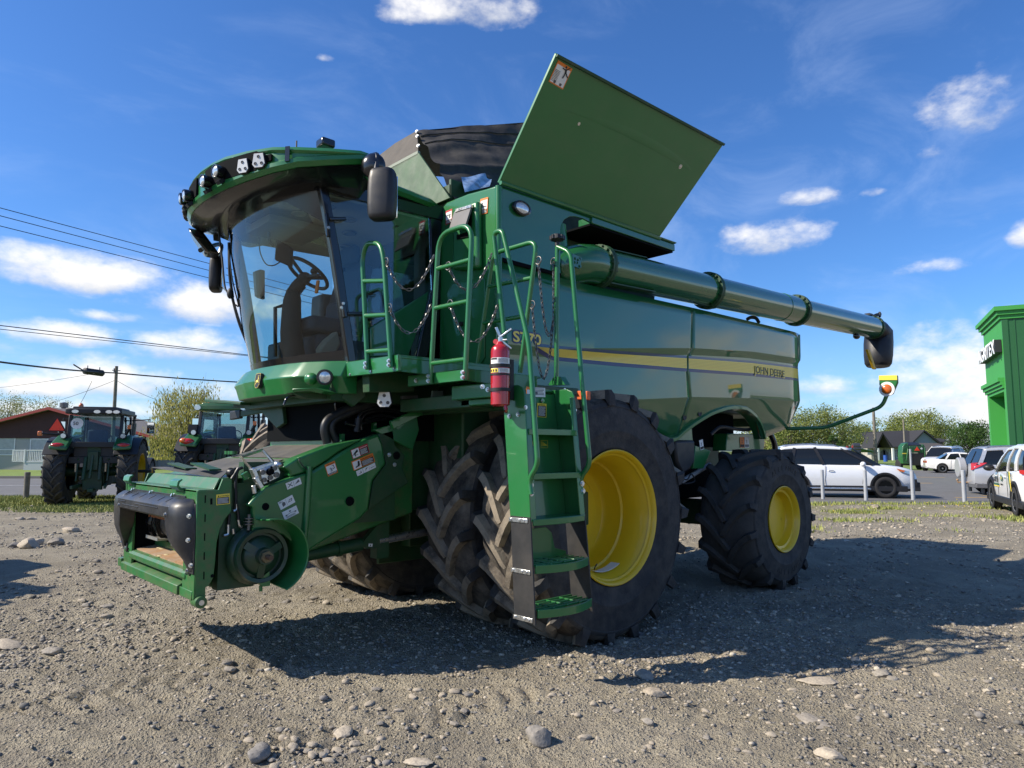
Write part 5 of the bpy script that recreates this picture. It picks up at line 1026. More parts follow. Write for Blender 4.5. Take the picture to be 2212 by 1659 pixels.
for y0, y1 in ((1210,1238),(1405,1432)): wrap('strap', BLK, zz_(y1), zz_(y0), 0, 6.28, Rx+.008, 40)
wrap('strap', BLK, zz_(1302), zz_(1288), 0, 6.28, Rx+.004, 40)
b = MB(); b.prism([(.05*math.cos(va+1.4)+.055*math.cos(va+1.4),.1*math.sin(va+1.4),z) for z in ()],(0,0,0)) if 0 else None
hd = MB(); hd.cyl((0,0,zt_),(0,0,zt_+.05),.018,14); hd.beam((0,0,zt_+.05),(-.04,.075,zt_+.105),.022,.012); hd.beam((0,0,zt_+.035),(-.05,.06,zt_-.03),.02,.012); hd.beam((0,0,zt_+.05),(.02,-.02,zt_+.12),.012,.02); hd.cyl((0,0,zt_+.03),(-.02,.05,zt_+.03),.007,8); hd.build('valve_handle', STEEL, ex, .002)
g = MB(); dv = Vector((.75,.35,0)).normalized(); g.lathe([(.018,0),(.018,.012),(0,.012)], Vector((.015,-.025,zt_+.02)), dv, 18); g.build('pressure_gauge', REDS, ex)
MB().tube([(0,.045,.02),(0,.06,-.02),(-.03,.03,-.035),(-.05,.0,-.03)], .012, 8).build('nozzle', RED, ex)
b = MB(); b.box(-.10,-.065,-.03,.03,.05,zt_-.1); b.build('wall_bracket', BLK, ex)
# ================================================================ ground and setting
def vnoise(x, y, seed=0):
    xi, yi = np.floor(x).astype(np.int64), np.floor(y).astype(np.int64); fx, fy = x-xi, y-yi; fx = fx*fx*(3-2*fx); fy = fy*fy*(3-2*fy)
    def h(a, b):
        n = (a*374761393+b*668265263+seed*1442695041) & 0x7fffffff; n = ((n^(n>>13))*1274126177) & 0x7fffffff; return ((n^(n>>16)) & 0xffff)/65535.
    return (h(xi,yi)*(1-fx)+h(xi+1,yi)*fx)*(1-fy)+(h(xi,yi+1)*(1-fx)+h(xi+1,yi+1)*fx)*fy
def gheight(wx, wy):
    u = (wx-CAM.x)*GR.x+(wy-CAM.y)*GR.y; d = (wx-CAM.x)*GF.x+(wy-CAM.y)*GF.y; rr = np.hypot(u, d)
    h = (vnoise(wx*.7,wy*.7,1)-.5)*.05+(vnoise(wx*2.3,wy*2.3,2)-.5)*.035+(vnoise(wx*6,wy*6,3)-.5)*.022+np.abs(vnoise(wx*13,wy*13,4)-.5)*.030+(vnoise(wx*20,wy*20,8)-.5)*.016+(vnoise(wx*36,wy*36,5)-.5)*.017
    # tread prints of tractors that crossed the yard
    for (u0,d0,u1,d1,w,per,sk) in ((-3.2,2.6,.4,5.0,.30,.16,.5),(-1.5,2.35,1.2,4.4,.24,.14,-.5),(.9,2.5,2.1,3.7,.22,.13,.6),(-3.6,3.8,-1.5,5.2,.3,.17,-.5)):
        dx, dy = u1-u0, d1-d0; L = math.hypot(dx,dy); dx /= L; dy /= L; s = (u-u0)*dx+(d-d0)*dy; t = -(u-u0)*dy+(d-d0)*dx
        m = (np.abs(t) < w)*(s > 0)*(s < L); k = np.sin((s+sk*np.abs(t))*2*math.pi/per); patch = np.clip(vnoise(s*2.1+9*per*100,t*2+3,7)*2.6-.7,0,1)
        h += m*np.clip(1-(np.abs(t)/w)**6,0,1)*np.clip(k*3,-1,.6)*.017*patch
    fade = np.clip((17.5-rr)/5, 0, 1)
    dip = -.085*np.exp(-(wx/1.4)**2-((np.abs(wy)-1.4)/1.1)**2)-.04*np.exp(-((wx+3.08)/1.0)**2-((np.abs(wy)-1.7)/.8)**2)     # the heavy wheels have settled into the yard
    return h*fade*np.clip((d+6)/3,0,1)-.004+dip
def axis(lo, hi, step, far, g=1.14):
    c = list(np.arange(lo, hi+step*.5, step)); s = step; x = hi
    while x < far: s *= g; x += s; c.append(x)
    s = step; x = lo
    while x > -far: s *= g; x -= s; c.insert(0, x)
    return np.array(c)
ua, da = axis(-4.6, 5.0, .028, 3500), axis(1.9, 7.6, .024, 3500)
U, D_ = np.meshgrid(ua, da); wx = CAM.x+GR.x*U+GF.x*D_; wy = CAM.y+GR.y*U+GF.y*D_; wz = gheight(wx, wy)
def np_mesh(name, co, faces, m, smooth=True):
    me = bpy.data.meshes.new(name); n = faces.shape[1]; me.vertices.add(len(co)); me.vertices.foreach_set('co', co.astype(np.float32).ravel())
    me.loops.add(faces.size); me.loops.foreach_set('vertex_index', faces.astype(np.int32).ravel()); me.polygons.add(len(faces)); me.polygons.foreach_set('loop_start', np.arange(0,faces.size,n,dtype=np.int32)); me.polygons.foreach_set('loop_total', np.full(len(faces),n,dtype=np.int32))
    me.update(calc_edges=True); me.validate()
    if smooth: me.shade_smooth()
    for mm in (m if isinstance(m,(list,tuple)) else [m]): me.materials.append(mm)
    o = bpy.data.objects.new(name, me); COL.objects.link(o); return o
nu, nd = len(ua), len(da); idx = np.arange(nu*nd).reshape(nd, nu)
faces = np.stack([idx[:-1,:-1], idx[:-1,1:], idx[1:,1:], idx[1:,:-1]], -1).reshape(-1,4)
# ground material: dusty gravel, grass where the yard meets the verge
gm = bpy.data.materials.new('gravel_ground'); gm.use_nodes = True; nt = gm.node_tree; N = nt.nodes; L = nt.links; bs_ = N['Principled BSDF']; bs_.inputs['Roughness'].default_value = .95; bs_.inputs['Specular IOR Level'].default_value = .15
tc = N.new('ShaderNodeTexCoord')
def n_noise(sc, det=5, rg=.6, v=None):
    n = N.new('ShaderNodeTexNoise'); n.inputs['Scale'].default_value = sc; n.inputs['Detail'].default_value = det; n.inputs['Roughness'].default_value = rg; L.new(v or tc.outputs['Object'], n.inputs['Vector']); return n.outputs['Fac']
def n_rng(s, a, b, c=0., d=1.):
    r = N.new('ShaderNodeMapRange'); L.new(s, r.inputs[0]); 
    for i, v in zip((1,2,3,4),(a,b,c,d)): r.inputs[i].default_value = v
    return r.outputs[0]
def n_mix(f, a, b):
    x = N.new('ShaderNodeMix'); x.data_type = 'RGBA'; L.new(f, x.inputs[0])
    for s, i in ((a,6),(b,7)):
        if isinstance(s, tuple): x.inputs[i].default_value = (*s,1)
        else: L.new(s, x.inputs[i])
    return x.outputs[2]
def n_math(op, a, b=None):
    m = N.new('ShaderNodeMath'); m.operation = op
    for i, s in enumerate((a,b)):
        if s is None: continue
        if isinstance(s,(int,float)): m.inputs[i].default_value = s
        else: L.new(s, m.inputs[i])
    return m.outputs[0]
def n_vor(sc):
    v = N.new('ShaderNodeTexVoronoi'); v.inputs['Scale'].default_value = sc; L.new(tc.outputs['Object'], v.inputs['Vector']); return v
base = n_mix(n_rng(n_noise(.9,6),.38,.62), (.30,.262,.19), (.44,.385,.28))
base = n_mix(n_rng(n_noise(4,8,.7),.35,.7,0,.6), base, (.22,.195,.165))
v1 = n_vor(42); sc_ = N.new('ShaderNodeSeparateColor'); L.new(v1.outputs['Color'], sc_.inputs[0])
stone = n_mix(sc_.outputs[0], (.13,.125,.12), (.43,.40,.35)); base = n_mix(n_rng(v1.outputs['Distance'],.25,.12,0,.55), base, stone)
v2 = n_vor(110); sc2 = N.new('ShaderNodeSeparateColor'); L.new(v2.outputs['Color'], sc2.inputs[0]); base = n_mix(n_rng(v2.outputs['Distance'],.3,.15,0,.4), base, n_mix(sc2.outputs[1], (.12,.112,.105), (.45,.41,.34)))
def dotn(v, off):
    vm = N.new('ShaderNodeVectorMath'); vm.operation = 'DOT_PRODUCT'; L.new(tc.outputs['Object'], vm.inputs[0]); vm.inputs[1].default_value = (v.x,v.y,0); return n_math('SUBTRACT', vm.outputs['Value'], off)
du, dd = dotn(GR, CAM.x*GR.x+CAM.y*GR.y), dotn(GF, CAM.x*GF.x+CAM.y*GF.y)
ddn = n_math('ADD', dd, n_rng(n_noise(.55,5),.3,.7,-1.6,1.6))
gl = n_math('MULTIPLY', n_rng(ddn,17.6,19.6), n_rng(du,-2,-4.5)); 
gr_ = n_math('MULTIPLY', n_math('MULTIPLY', n_rng(ddn,15.2,19.5), n_rng(du,2.5,4.5)), n_rng(n_noise(.8,6,.7),.44,.58)); grr = n_math('MAXIMUM', gl, n_math('MULTIPLY', gr_, .75))
grass_c = n_mix(n_rng(n_noise(3,6),.3,.7), (.16,.19,.035), (.30,.27,.09))
base = n_mix(n_math('MULTIPLY', grr, n_rng(n_noise(14,6,.7),.3,.6,.45,1)), base, grass_c)
far_c = n_rng(dd, 70, 110); base = n_mix(far_c, base, (.10,.13,.035)); L.new(base, bs_.inputs['Base Color'])
hsum = n_math('ADD', n_math('MULTIPLY', n_rng(v1.outputs['Distance'],0,.5,1,0), .55), n_math('ADD', n_math('MULTIPLY', n_rng(v2.outputs['Distance'],0,.5,1,0), .3), n_math('MULTIPLY', n_noise(60,8,.75), .5)))
bp = N.new('ShaderNodeBump'); bp.inputs['Strength'].default_value = 1.0; bp.inputs['Distance'].default_value = .035; L.new(hsum, bp.inputs['Height']); L.new(bp.outputs[0], bs_.inputs['Normal'])
ground = tag(np_mesh('gravel_yard', np.stack([wx,wy,wz],-1).reshape(-1,3), faces, gm), kind='structure')
# loose gravel: thousands of small stones, one object
def ico(sub=1):
    bm = bmesh.new(); bmesh.ops.create_icosphere(bm, subdivisions=sub, radius=1); v = np.array([x.co[:] for x in bm.verts]); f = np.array([[y.index for y in x.verts] for x in bm.faces]); bm.free(); return v, f
STM = bpy.data.materials.new('stone'); STM.use_nodes = True
def stone_mat(m, lo, hi):
    nt = m.node_tree; b = nt.nodes['Principled BSDF']; b.inputs['Roughness'].default_value = .9; b.inputs['Specular IOR Level'].default_value = .2
    g = nt.nodes.new('ShaderNodeNewGeometry'); cr = nt.nodes.new('ShaderNodeValToRGB'); e = cr.color_ramp.elements; e[0].color = (*lo,1); e[1].color = (*hi,1); x = e.new(.55); x.color = (.30,.275,.24,1); x = e.new(.3); x.color = (.22,.21,.20,1); x = e.new(.8); x.color = (.39,.335,.265,1)
    nt.links.new(g.outputs['Random Per Island'], cr.inputs[0]); n = nt.nodes.new('ShaderNodeTexNoise'); n.inputs['Scale'].default_value = 60; n.inputs['Detail'].default_value = 8; tcx = nt.nodes.new('ShaderNodeTexCoord'); nt.links.new(tcx.outputs['Object'], n.inputs['Vector'])
    mx = nt.nodes.new('ShaderNodeMix'); mx.data_type = 'RGBA'; mx.blend_type = 'MULTIPLY'; mx.inputs[0].default_value = .7; nt.links.new(cr.outputs[0], mx.inputs[6]); c2 = nt.nodes.new('ShaderNodeValToRGB'); c2.color_ramp.elements[0].color = (.6,.58,.55,1); c2.color_ramp.elements[0].position = .3; c2.color_ramp.elements[1].color = (1.25,1.2,1.1,1); c2.color_ramp.elements[1].position = .7; nt.links.new(n.outputs['Fac'], c2.inputs[0]); nt.links.new(c2.outputs[0], mx.inputs[7]); nt.links.new(mx.outputs[2], b.inputs['Base Color'])
    bp = nt.nodes.new('ShaderNodeBump'); bp.inputs['Strength'].default_value = .5; bp.inputs['Distance'].default_value = .008; nt.links.new(n.outputs['Fac'], bp.inputs['Height']); nt.links.new(bp.outputs[0], b.inputs['Normal'])
stone_mat(STM, (.16,.155,.145), (.52,.48,.41))
rs = np.random.RandomState(11)
iv, if_ = ico(1)
def scatter(n, dlo, dhi, s_lo, s_hi, pw):
    d = dlo*(dhi/dlo)**rs.rand(n); u = (rs.rand(n)*2-1)*d*.80; cl = vnoise(u*1.3+50, d*1.3+50, 21); keep = rs.rand(n) < np.clip(cl*2.2-.45,.12,1)
    d, u = d[keep], u[keep]; s = s_lo*(s_hi/s_lo)**(rs.rand(len(d))**pw); return u, d, s
U_, D2, S_ = [np.concatenate(a) for a in zip(scatter(36000,1.9,7,.003,.014,1.7), scatter(20000,5,13,.006,.022,2.0), scatter(10000,11,20,.012,.036,2.2), scatter(420,2.1,9,.014,.030,1.5))]
n = len(U_); px_ = CAM.x+GR.x*U_+GF.x*D2; py_ = CAM.y+GR.y*U_+GF.y*D2; pz_ = gheight(px_, py_)
V = iv[None]*(1+(rs.rand(n,len(iv),1)-.5)*.55); sc3 = np.stack([1+rs.rand(n)*.7, .8+rs.rand(n)*.5, .45+rs.rand(n)*.4],-1); V = V*sc3[:,None]
a = rs.rand(n)*6.283; ca, sa = np.cos(a)[:,None], np.sin(a)[:,None]; V = np.stack([V[...,0]*ca-V[...,1]*sa, V[...,0]*sa+V[...,1]*ca, V[...,2]],-1)*S_[:,None,None]
V[...,0] += px_[:,None]; V[...,1] += py_[:,None]; V[...,2] += (pz_+S_*.15)[:,None]
Fs = (if_[None]+(np.arange(n)*len(iv))[:,None,None]).reshape(-1,3)
tag(np_mesh('loose_gravel', V.reshape(-1,3), Fs, STM, False), kind='stuff')
# single rocks one can point to
ROCKM = bpy.data.materials.new('rock'); ROCKM.use_nodes = True; stone_mat(ROCKM, (.33,.30,.26), (.50,.46,.39))
iv3, if3 = ico(3); iv2, if2 = ico(2); RK = []
def rock(px, s, label, group=None, flat=.6, seed=0, el=1.3, sub=3, ang=.5):
    r = np.random.RandomState(seed); V_, F_ = (iv3, if3) if sub == 3 else (iv2, if2); p = at(px, Z=0)
    off = r.rand(3)*40; k = np.array([mnoise.noise(Vector(v)*1.1+Vector(off)) for v in V_]); k2 = np.array([mnoise.noise(Vector(v)*2.6+Vector(off)) for v in V_])
    V = V_*(1+.38*k+.16*k2)[:,None]
    for _ in range(5): 
        nn = r.randn(3); nn /= np.linalg.norm(nn); dd_ = .62+.2*r.rand(); t = V@nn; V = V-np.maximum(t-dd_,0)[:,None]*nn*ang*1.7
    V = V*np.array([el,1,flat]); a = r.rand()*3.1; V = np.stack([V[:,0]*math.cos(a)-V[:,1]*math.sin(a),V[:,0]*math.sin(a)+V[:,1]*math.cos(a),V[:,2]],-1)*s
    me_o = np_mesh('rock', V, F_, ROCKM, sub == 2); me_o.data.shade_smooth(); me_o.data.set_sharp_from_angle(angle=R(38))
    z = float(gheight(np.array([p.x]), np.array([p.y]))[0]); me_o.location = (p.x, p.y, z+s*flat*.45); tag(me_o, label, 'rock', group); return me_o
GRK = 'loose rocks on the gravel'
for i, (px, s, lab, fl, el) in enumerate((((118,1178),.125,'large pale angular rock, rightmost of the cluster left of the feeder house',.7,1.1),((61,1184),.14,'grey pointed rock in the middle of the cluster at the far left',.75,1.2),((33,1182),.09,'brownish low rock at the left end of the rock cluster',.65,1.3),((82,1176),.085,'small rounded rock behind the cluster at the left',.8,1.2),
    ((152,1148),.13,'flat pale rock lying alone beyond the cluster of rocks',.5,1.5),((42,1122),.10,'flat rock in the far gravel near the grass verge',.4,1.6),((68,1122),.07,'small dark rock beside the flat far rock near the verge',.5,1.3),
    ((14,1392),.085,'long flat grey stone at the left edge of the picture',.42,1.9),((114,1417),.055,'smooth oval stone lying alone on the tan dirt',.55,1.5),((1165,1592),.068,'buff blocky rock alone in the foreground gravel',.85,1.1),((1393,1457),.062,'grey stone at the near edge of the combine shadow',.6,1.4),((1905,1458),.055,'pale stone inside the near edge of the shadow at the right',.5,1.5),
    ((1415,1497),.05,'tan stone just outside the shadow below the ladder',.6,1.4),((1765,1468),.07,'flat pale stone lying in the shadow at the right',.25,1.9),((1890,1098),.12,'pale rounded rock in the sunny gravel at the far right',.6,1.3),((560,1635),.06,'tan broken rock on the pile at the bottom edge',.6,1.3),((742,1575),.055,'pale smooth cobble above the stone pile',.6,1.4),((455,1290),.04,'small dark rock right of the faceplate corner',.6,1.2),((1760,1553),.07,'thin pale slab of stone sunk in the foreground dirt',.14,2.0),((905,1640),.045,'white crumbly stone at the bottom edge',.35,1.7),((231,1313),.055,'grey rock at the edge of the shadow on the left',.6,1.2),((1400,1560),.03,'small round pebble alone right of the blocky rock',.7,1.2),((1790,1625),.05,'oval pale cobble at the lower right of the yard',.55,1.4))):
    rock(px, s, lab, None, fl, i+3, el)
rr_ = random.Random(5); spots = []
for (cx, cy, sx, sy, n_) in ((620,1620,140,35,34),(830,1560,120,60,20),(960,1500,90,30,10),(1500,1520,500,40,14),(300,1300,300,40,14),(500,1420,300,60,12),(1900,1480,300,80,12),(1450,1600,400,40,14),(200,1220,260,40,12),(700,1300,150,20,6),(1950,1130,250,25,12)):
    for _ in range(n_):
        px = (cx+rr_.gauss(0,.5)*sx, min(1657, cy+rr_.gauss(0,.5)*sy))
        if px[0] < -30 or px[0] > 2240: continue
        p = at(px, Z=0); dep = (p-CAM).length; spots.append((px, dep*rr_.uniform(.0045,.010)*(.9 if cy > 1400 else .8)))
protos = [rock((600+i*12,1600), 1, 'small grey cobble lying loose on the gravel yard', GRK, rr_.uniform(.5,.75), 100+i, rr_.uniform(1.1,1.5), 2, .3) for i in range(7)]
for i, (px, s) in enumerate(spots):
    o = protos[i] if i < 7 else protos[i%7].copy()
    if i >= 7: COL.objects.link(o)
    p = at(px, Z=0); s = max(.014, min(.045, s*.72)); o.scale = (s,)*3; o.rotation_euler = (0,0,rr_.uniform(0,6.28)); o.location = (p.x,p.y,float(gheight(np.array([p.x]),np.array([p.y]))[0])+s*.22)
# roads, lot, lawn
ASPH = mat('asphalt', (.125,.122,.118), .9, var=.18, vs=2, dirt=(.17,.16,.145), dirt_amt=.3, ds=.6, bump=.2, bs=60)
LAWN = mat('lawn_green', (.15,.22,.03), .95, var=.35, vs=1.5, dirt=(.15,.19,.04), dirt_amt=.5, ds=.7, bump=.4, bs=20)
CONC = mat('concrete', (.33,.31,.28), .85, var=.15)
PAINTW = mat('road_paint_white', (.55,.55,.53), .8, var=.3, vs=3); PAINTY = mat('road_paint_yellow', (.55,.33,.07), .8, var=.25, vs=3)
def gsheet(name, pts, z, m, kind='structure'):
    o = MB().add([G(u,d,z) for u,d in pts], [tuple(range(len(pts)))]).build(name, m, smooth=0, recalc=False)
    if o.data.polygons[0].normal.z < 0: o.data.flip_normals()
    return tag(o, kind=kind)
gsheet('road', [(-260,24.2),(0,24.2),(0,39.2),(-260,39.2)], .0, ASPH)
gsheet('road_line', [(-260,31.3),(0,31.3),(0,31.45),(-260,31.45)], .004, PAINTW)
gsheet('parking_lot', [(0,21.0),(9,20.8),(14,20.4),(120,19.0),(120,56),(0,56)], .0, ASPH)
for nm, pts in (('bay_line',[(9.5,47.2),(25,40.5),(25,40.8),(9.5,47.6)]),('bay_line',[(17.3,21.2),(17.6,21.2),(16.3,24.2),(16.05,24.2)]),('bay_line',[(14.6,23.2),(20.2,23.0),(20.2,23.15),(14.6,23.35)]),('bay_line',[(16.0,33.8),(20,33.4),(20,33.65),(16,34.05)])): gsheet(nm, pts, .004, PAINTY)
tag(MB().hexa([G(-260,39.2,0),G(0,39.2,0),G(0,39.45,0),G(-260,39.45,0)],[G(-260,39.22,.13),G(0,39.22,.13),G(0,39.45,.13),G(-260,39.45,.13)]).build('kerb', mat('old_kerb', (.15,.14,.125), .9), smooth=0), kind='structure')
gsheet('lawn', [(-300,39.45),(0,39.45),(0,120),(-300,120)], .02, LAWN)
gsheet('lawn_far', [(0,56.05),(200,56.05),(200,200),(0,200)], .0, LAWN)
# grass blades on the verge and tufts on the right
def blades(name, U, D, H, m):
    n = len(U); a = rs.rand(n)*6.283; w = (.010+.012*rs.rand(n))*1.0; x = CAM.x+GR.x*U+GF.x*D; y = CAM.y+GR.y*U+GF.y*D; z = gheight(x,y)
    lean = (rs.rand(n,2)-.5)*.9*H[:,None]; c, s = np.cos(a)*w, np.sin(a)*w
    V = np.stack([np.stack([x-c,y-s,z-.01],-1), np.stack([x+c,y+s,z-.01],-1), np.stack([x+lean[:,0],y+lean[:,1],z+H],-1)],1).reshape(-1,3)
    return tag(np_mesh(name, V, np.arange(n*3).reshape(-1,3), m, False), kind='stuff')
GRASS = bpy.data.materials.new('grass_blade'); GRASS.use_nodes = True; _n = GRASS.node_tree; _g = _n.nodes.new('ShaderNodeNewGeometry'); _c = _n.nodes.new('ShaderNodeValToRGB'); _c.color_ramp.elements[0].color = (.13,.18,.03,1); _c.color_ramp.elements[1].color = (.36,.36,.11,1); _n.links.new(_g.outputs['Random Per Island'], _c.inputs[0]); _n.links.new(_c.outputs[0], _n.nodes['Principled BSDF'].inputs['Base Color']); _n.nodes['Principled BSDF'].inputs['Roughness'].default_value = .8
d = 17.6+rs.rand(70000)*6.5; u = -21+rs.rand(70000)*18.5; k = .8*rs.rand(70000) < np.clip((d-17.6+2.4*(vnoise(u*.6,d*.6,31)-.5))/1.6,0,1)*np.clip(vnoise(u*1.7,d*1.7,32)*1.5,0.25,1)
blades('verge_grass', u[k], d[k], .025+.06*rs.rand(k.sum()), GRASS)
d = 13.2+rs.rand(60000)*7.6; u = 4+rs.rand(60000)*14; k = rs.rand(60000) < np.clip(vnoise(u*.7,d*.9,41)*3.2-1.75,0,1)*np.clip((d-13)/3,0,1)+np.clip((d-20.0)/.7,0,.45)
k &= u < d*.80
blades('yard_grass', u[k], d[k], .03+.075*rs.rand(k.sum()), GRASS)
DAND = mat('dandelion', (.7,.5,.02), .7); b = MB()
for _ in range(26):
    dd_ = rr_.uniform(17,20.8); b.ell(G(rr_.uniform(4.5,15), dd_, .07+rr_.random()*.05), .013, 6, 4)
tag(b.build('dandelion_heads', DAND), kind='stuff')
# ---- posts
POST = mat('galvanised_post', (.42,.43,.44), .5, metal=.25, var=.15, vs=4, dirt=(.30,.29,.27), dirt_amt=.3, ds=2); OLDP = mat('old_wood_post', (.17,.155,.13), .9, var=.3, vs=8)
def bollard(px, top, r, label, m, group=None, lean=0, d=None):
    p = at((px[0],px[1]), Z=0); dist = (p-CAM).dot(GF); h = (973-top)/FPX*dist*1.003+CAM.z; 
    o = MB().lathe([(0,h),(r*.85,h),(r,h-.01),(r,-.1)], (0,0,0), (0,0,1), 18).build('bollard', m, loc=(p.x,p.y,0)); o.rotation_euler = (0,lean,0); return tag(o, label, 'post', group)
GB = 'steel posts along the edge of the parking lot'
bollard((1778,1078), 1013, .055, 'grey steel post nearest the rear tyre of the combine', POST, GB); bollard((1871,1081), 1014, .055, 'grey steel post in front of the white suv front door', POST, GB)
bollard((1973,1080), 1015, .06, 'grey steel post in front of the headlight of the white suv', POST, GB); bollard((2084,1084), 1014, .06, 'grey steel post in front of the silver suv rear bumper', POST, GB)
bollard((56,1076), 1018, .085, 'weathered wooden post on the grass verge left of the tractors', OLDP)
bollard((1969,1022), 969, .07, 'thin grey post standing before the green baler', POST)
# ---- poles and cables
WOODP = mat('pole_wood', (.20,.175,.145), .9, var=.25, vs=3)
def upole(px, d, top, r, label):
    p = GP(px, d); h = (973-top)/FPX*d*1.003+CAM.z; o = MB().tube([(0,0,-.3),(0,0,h)],[r,r*.72],14).build('utility_pole', WOODP, loc=p); return tag(o, label, 'utility pole'), p, h
up1, pp, ph = upole(242, 55, 790, .16, 'wooden utility pole rising behind the left tractor cab')
bb = MB(); bb.beam((-.3,0,ph-.35),(.3,0,ph-.35),.06,.06); bb.cyl((.18,.1,ph-.5),(.18,.1,ph-.2),.05,10); bb.build('pole_bracket', DSTEEL, up1)
upole(1891, 75, 880, .19, 'tall wooden pole before the dark roofed house gable'); upole(1955, 95, 905, .15, 'thinner wooden pole behind the green baler')
CAB = mat('cable_black', (.015,.015,.016), .6)
def cable(name, pa, za, pb, zb_, r, label, ext=(1.2,1.0), sag=.0, group=None):
    """wire through two sightings at given heights, carried on beyond both"""
    a = at(pa, Z=za); c = at(pb, Z=zb_); dv = c-a; q0, q1 = a-dv*ext[0], c+dv*ext[1]; pts = [q0*(1-t)+q1*t-Vector((0,0,sag*(1-(2*t-1)**2))) for t in np.linspace(0,1,25)]
    return tag(MB().tube(pts, r, 6).build('power_cable', CAB), label, 'cable', group)
cable('c', (0,449), 11.5, (470,574), 11.5, .018, 'highest of the three thin wires left of the cab', (1,3.2)); cable('c', (0,466), 11.2, (470,589), 11.2, .018, 'middle of the three thin wires left of the cab', (1,3.2)); cable('c', (0,488), 10.8, (470,605), 10.8, .018, 'lowest of the three thin wires left of the cab', (1,3.2))
cable('c', (0,703), 8.0, (538,767), 8.0, .026, 'upper strand of the twin cable crossing below the clouds', (1,.6)); cable('c', (0,711), 7.9, (538,769), 7.95, .020, 'lower strand of the twin cable crossing below the clouds', (1,.6))
tc_ = at((242,801), Y=0); tp = Vector((pp.x,pp.y,ph-.55)); 
def wire(a, c, r, label, sag=.2):
    pts = [Vector(a)*(1-t)+Vector(c)*t-Vector((0,0,sag*(1-(2*t-1)**2))) for t in np.linspace(0,1,17)]; return tag(MB().tube(pts, r, 6).build('power_cable', CAB), label, 'cable')
def dirpt(px, py_, d): return GP(px, d, (973-py_)/FPX*d*1.003+CAM.z)
wire(dirpt(-160,760,30), tp, .05, 'thick black cable carrying the splice box from the left', .15); wire(tp, dirpt(620,830,62), .055, 'thick black cable from the pole to behind the cab', .1)
for (x0,y0,d0,x1,y1,d1,lab) in ((-60,842,62,195,806,50,'thin service wire rising from the left house roof'),(95,872,60,242,820,55,'thin service wire from the pole down to the house ridge'),(245,822,55,330,862,64,'thin service wire from the pole toward the willow'),(163,880,57,190,822,53,'short guy wire below the splice box')): wire(dirpt(x0,y0,d0), dirpt(x1,y1,d1), .016, lab, .1)
sp0, sp1 = dirpt(170,800,50), dirpt(214,806,51.5); sb = thing('cable_splice_box', 'black cylindrical cable splice closure hanging from the thick cable', 'cable box', tuple(sp0))
dv = sp1-sp0; b = MB(); b.tube([dv*.02,dv*.06,dv*.94,dv], [.1,.24,.24,.15], 14); b.build('closure_body', CAB, sb)
b = MB(); b.beam(dv*.2+Vector((0,0,.2)),dv*.2+Vector((0,0,.42)),.05,.05); b.beam(dv*.8+Vector((0,0,.2)),dv*.8+Vector((0,0,.42)),.05,.05); b.tube([dv*.0,dv*-.5+Vector((0,0,.35))],.05,8); b.build('hanger', CAB, sb)
# ================================================================ trees
BARK = mat('bark', (.11,.09,.07), .95, var=.3, vs=6)
def leafmat(name, lo, mid, hi):
    m = bpy.data.materials.new(name); m.use_nodes = True; nt = m.node_tree; b = nt.nodes['Principled BSDF']; b.inputs['Roughness'].default_value = .65; b.inputs['Specular IOR Level'].default_value = .25
    g = nt.nodes.new('ShaderNodeNewGeometry'); c = nt.nodes.new('ShaderNodeValToRGB'); c.color_ramp.elements[0].color = (*lo,1); c.color_ramp.elements[1].color = (*hi,1); e = c.color_ramp.elements.new(.5); e.color = (*mid,1); nt.links.new(g.outputs['Random Per Island'], c.inputs[0]); nt.links.new(c.outputs[0], b.inputs['Base Color'])
    t = nt.nodes.new('ShaderNodeBsdfTranslucent'); nt.links.new(c.outputs[0], t.inputs[0]); mx = nt.nodes.new('ShaderNodeMixShader'); mx.inputs[0].default_value = .35; nt.links.new(b.outputs[0], mx.inputs[1]); nt.links.new(t.outputs[0], mx.inputs[2]); nt.links.new(mx.outputs[0], nt.nodes['Material Output'].inputs[0]); return m
LW = leafmat('willow_leaf', (.22,.22,.05), (.36,.34,.09), (.50,.45,.14)); LS = leafmat('spring_leaf', (.12,.16,.035), (.22,.26,.065), (.34,.36,.11)); LM = leafmat('maple_leaf', (.03,.07,.018), (.06,.12,.028), (.11,.18,.045)); LB = leafmat('bud_leaf', (.18,.20,.07), (.28,.29,.11), (.38,.36,.16))
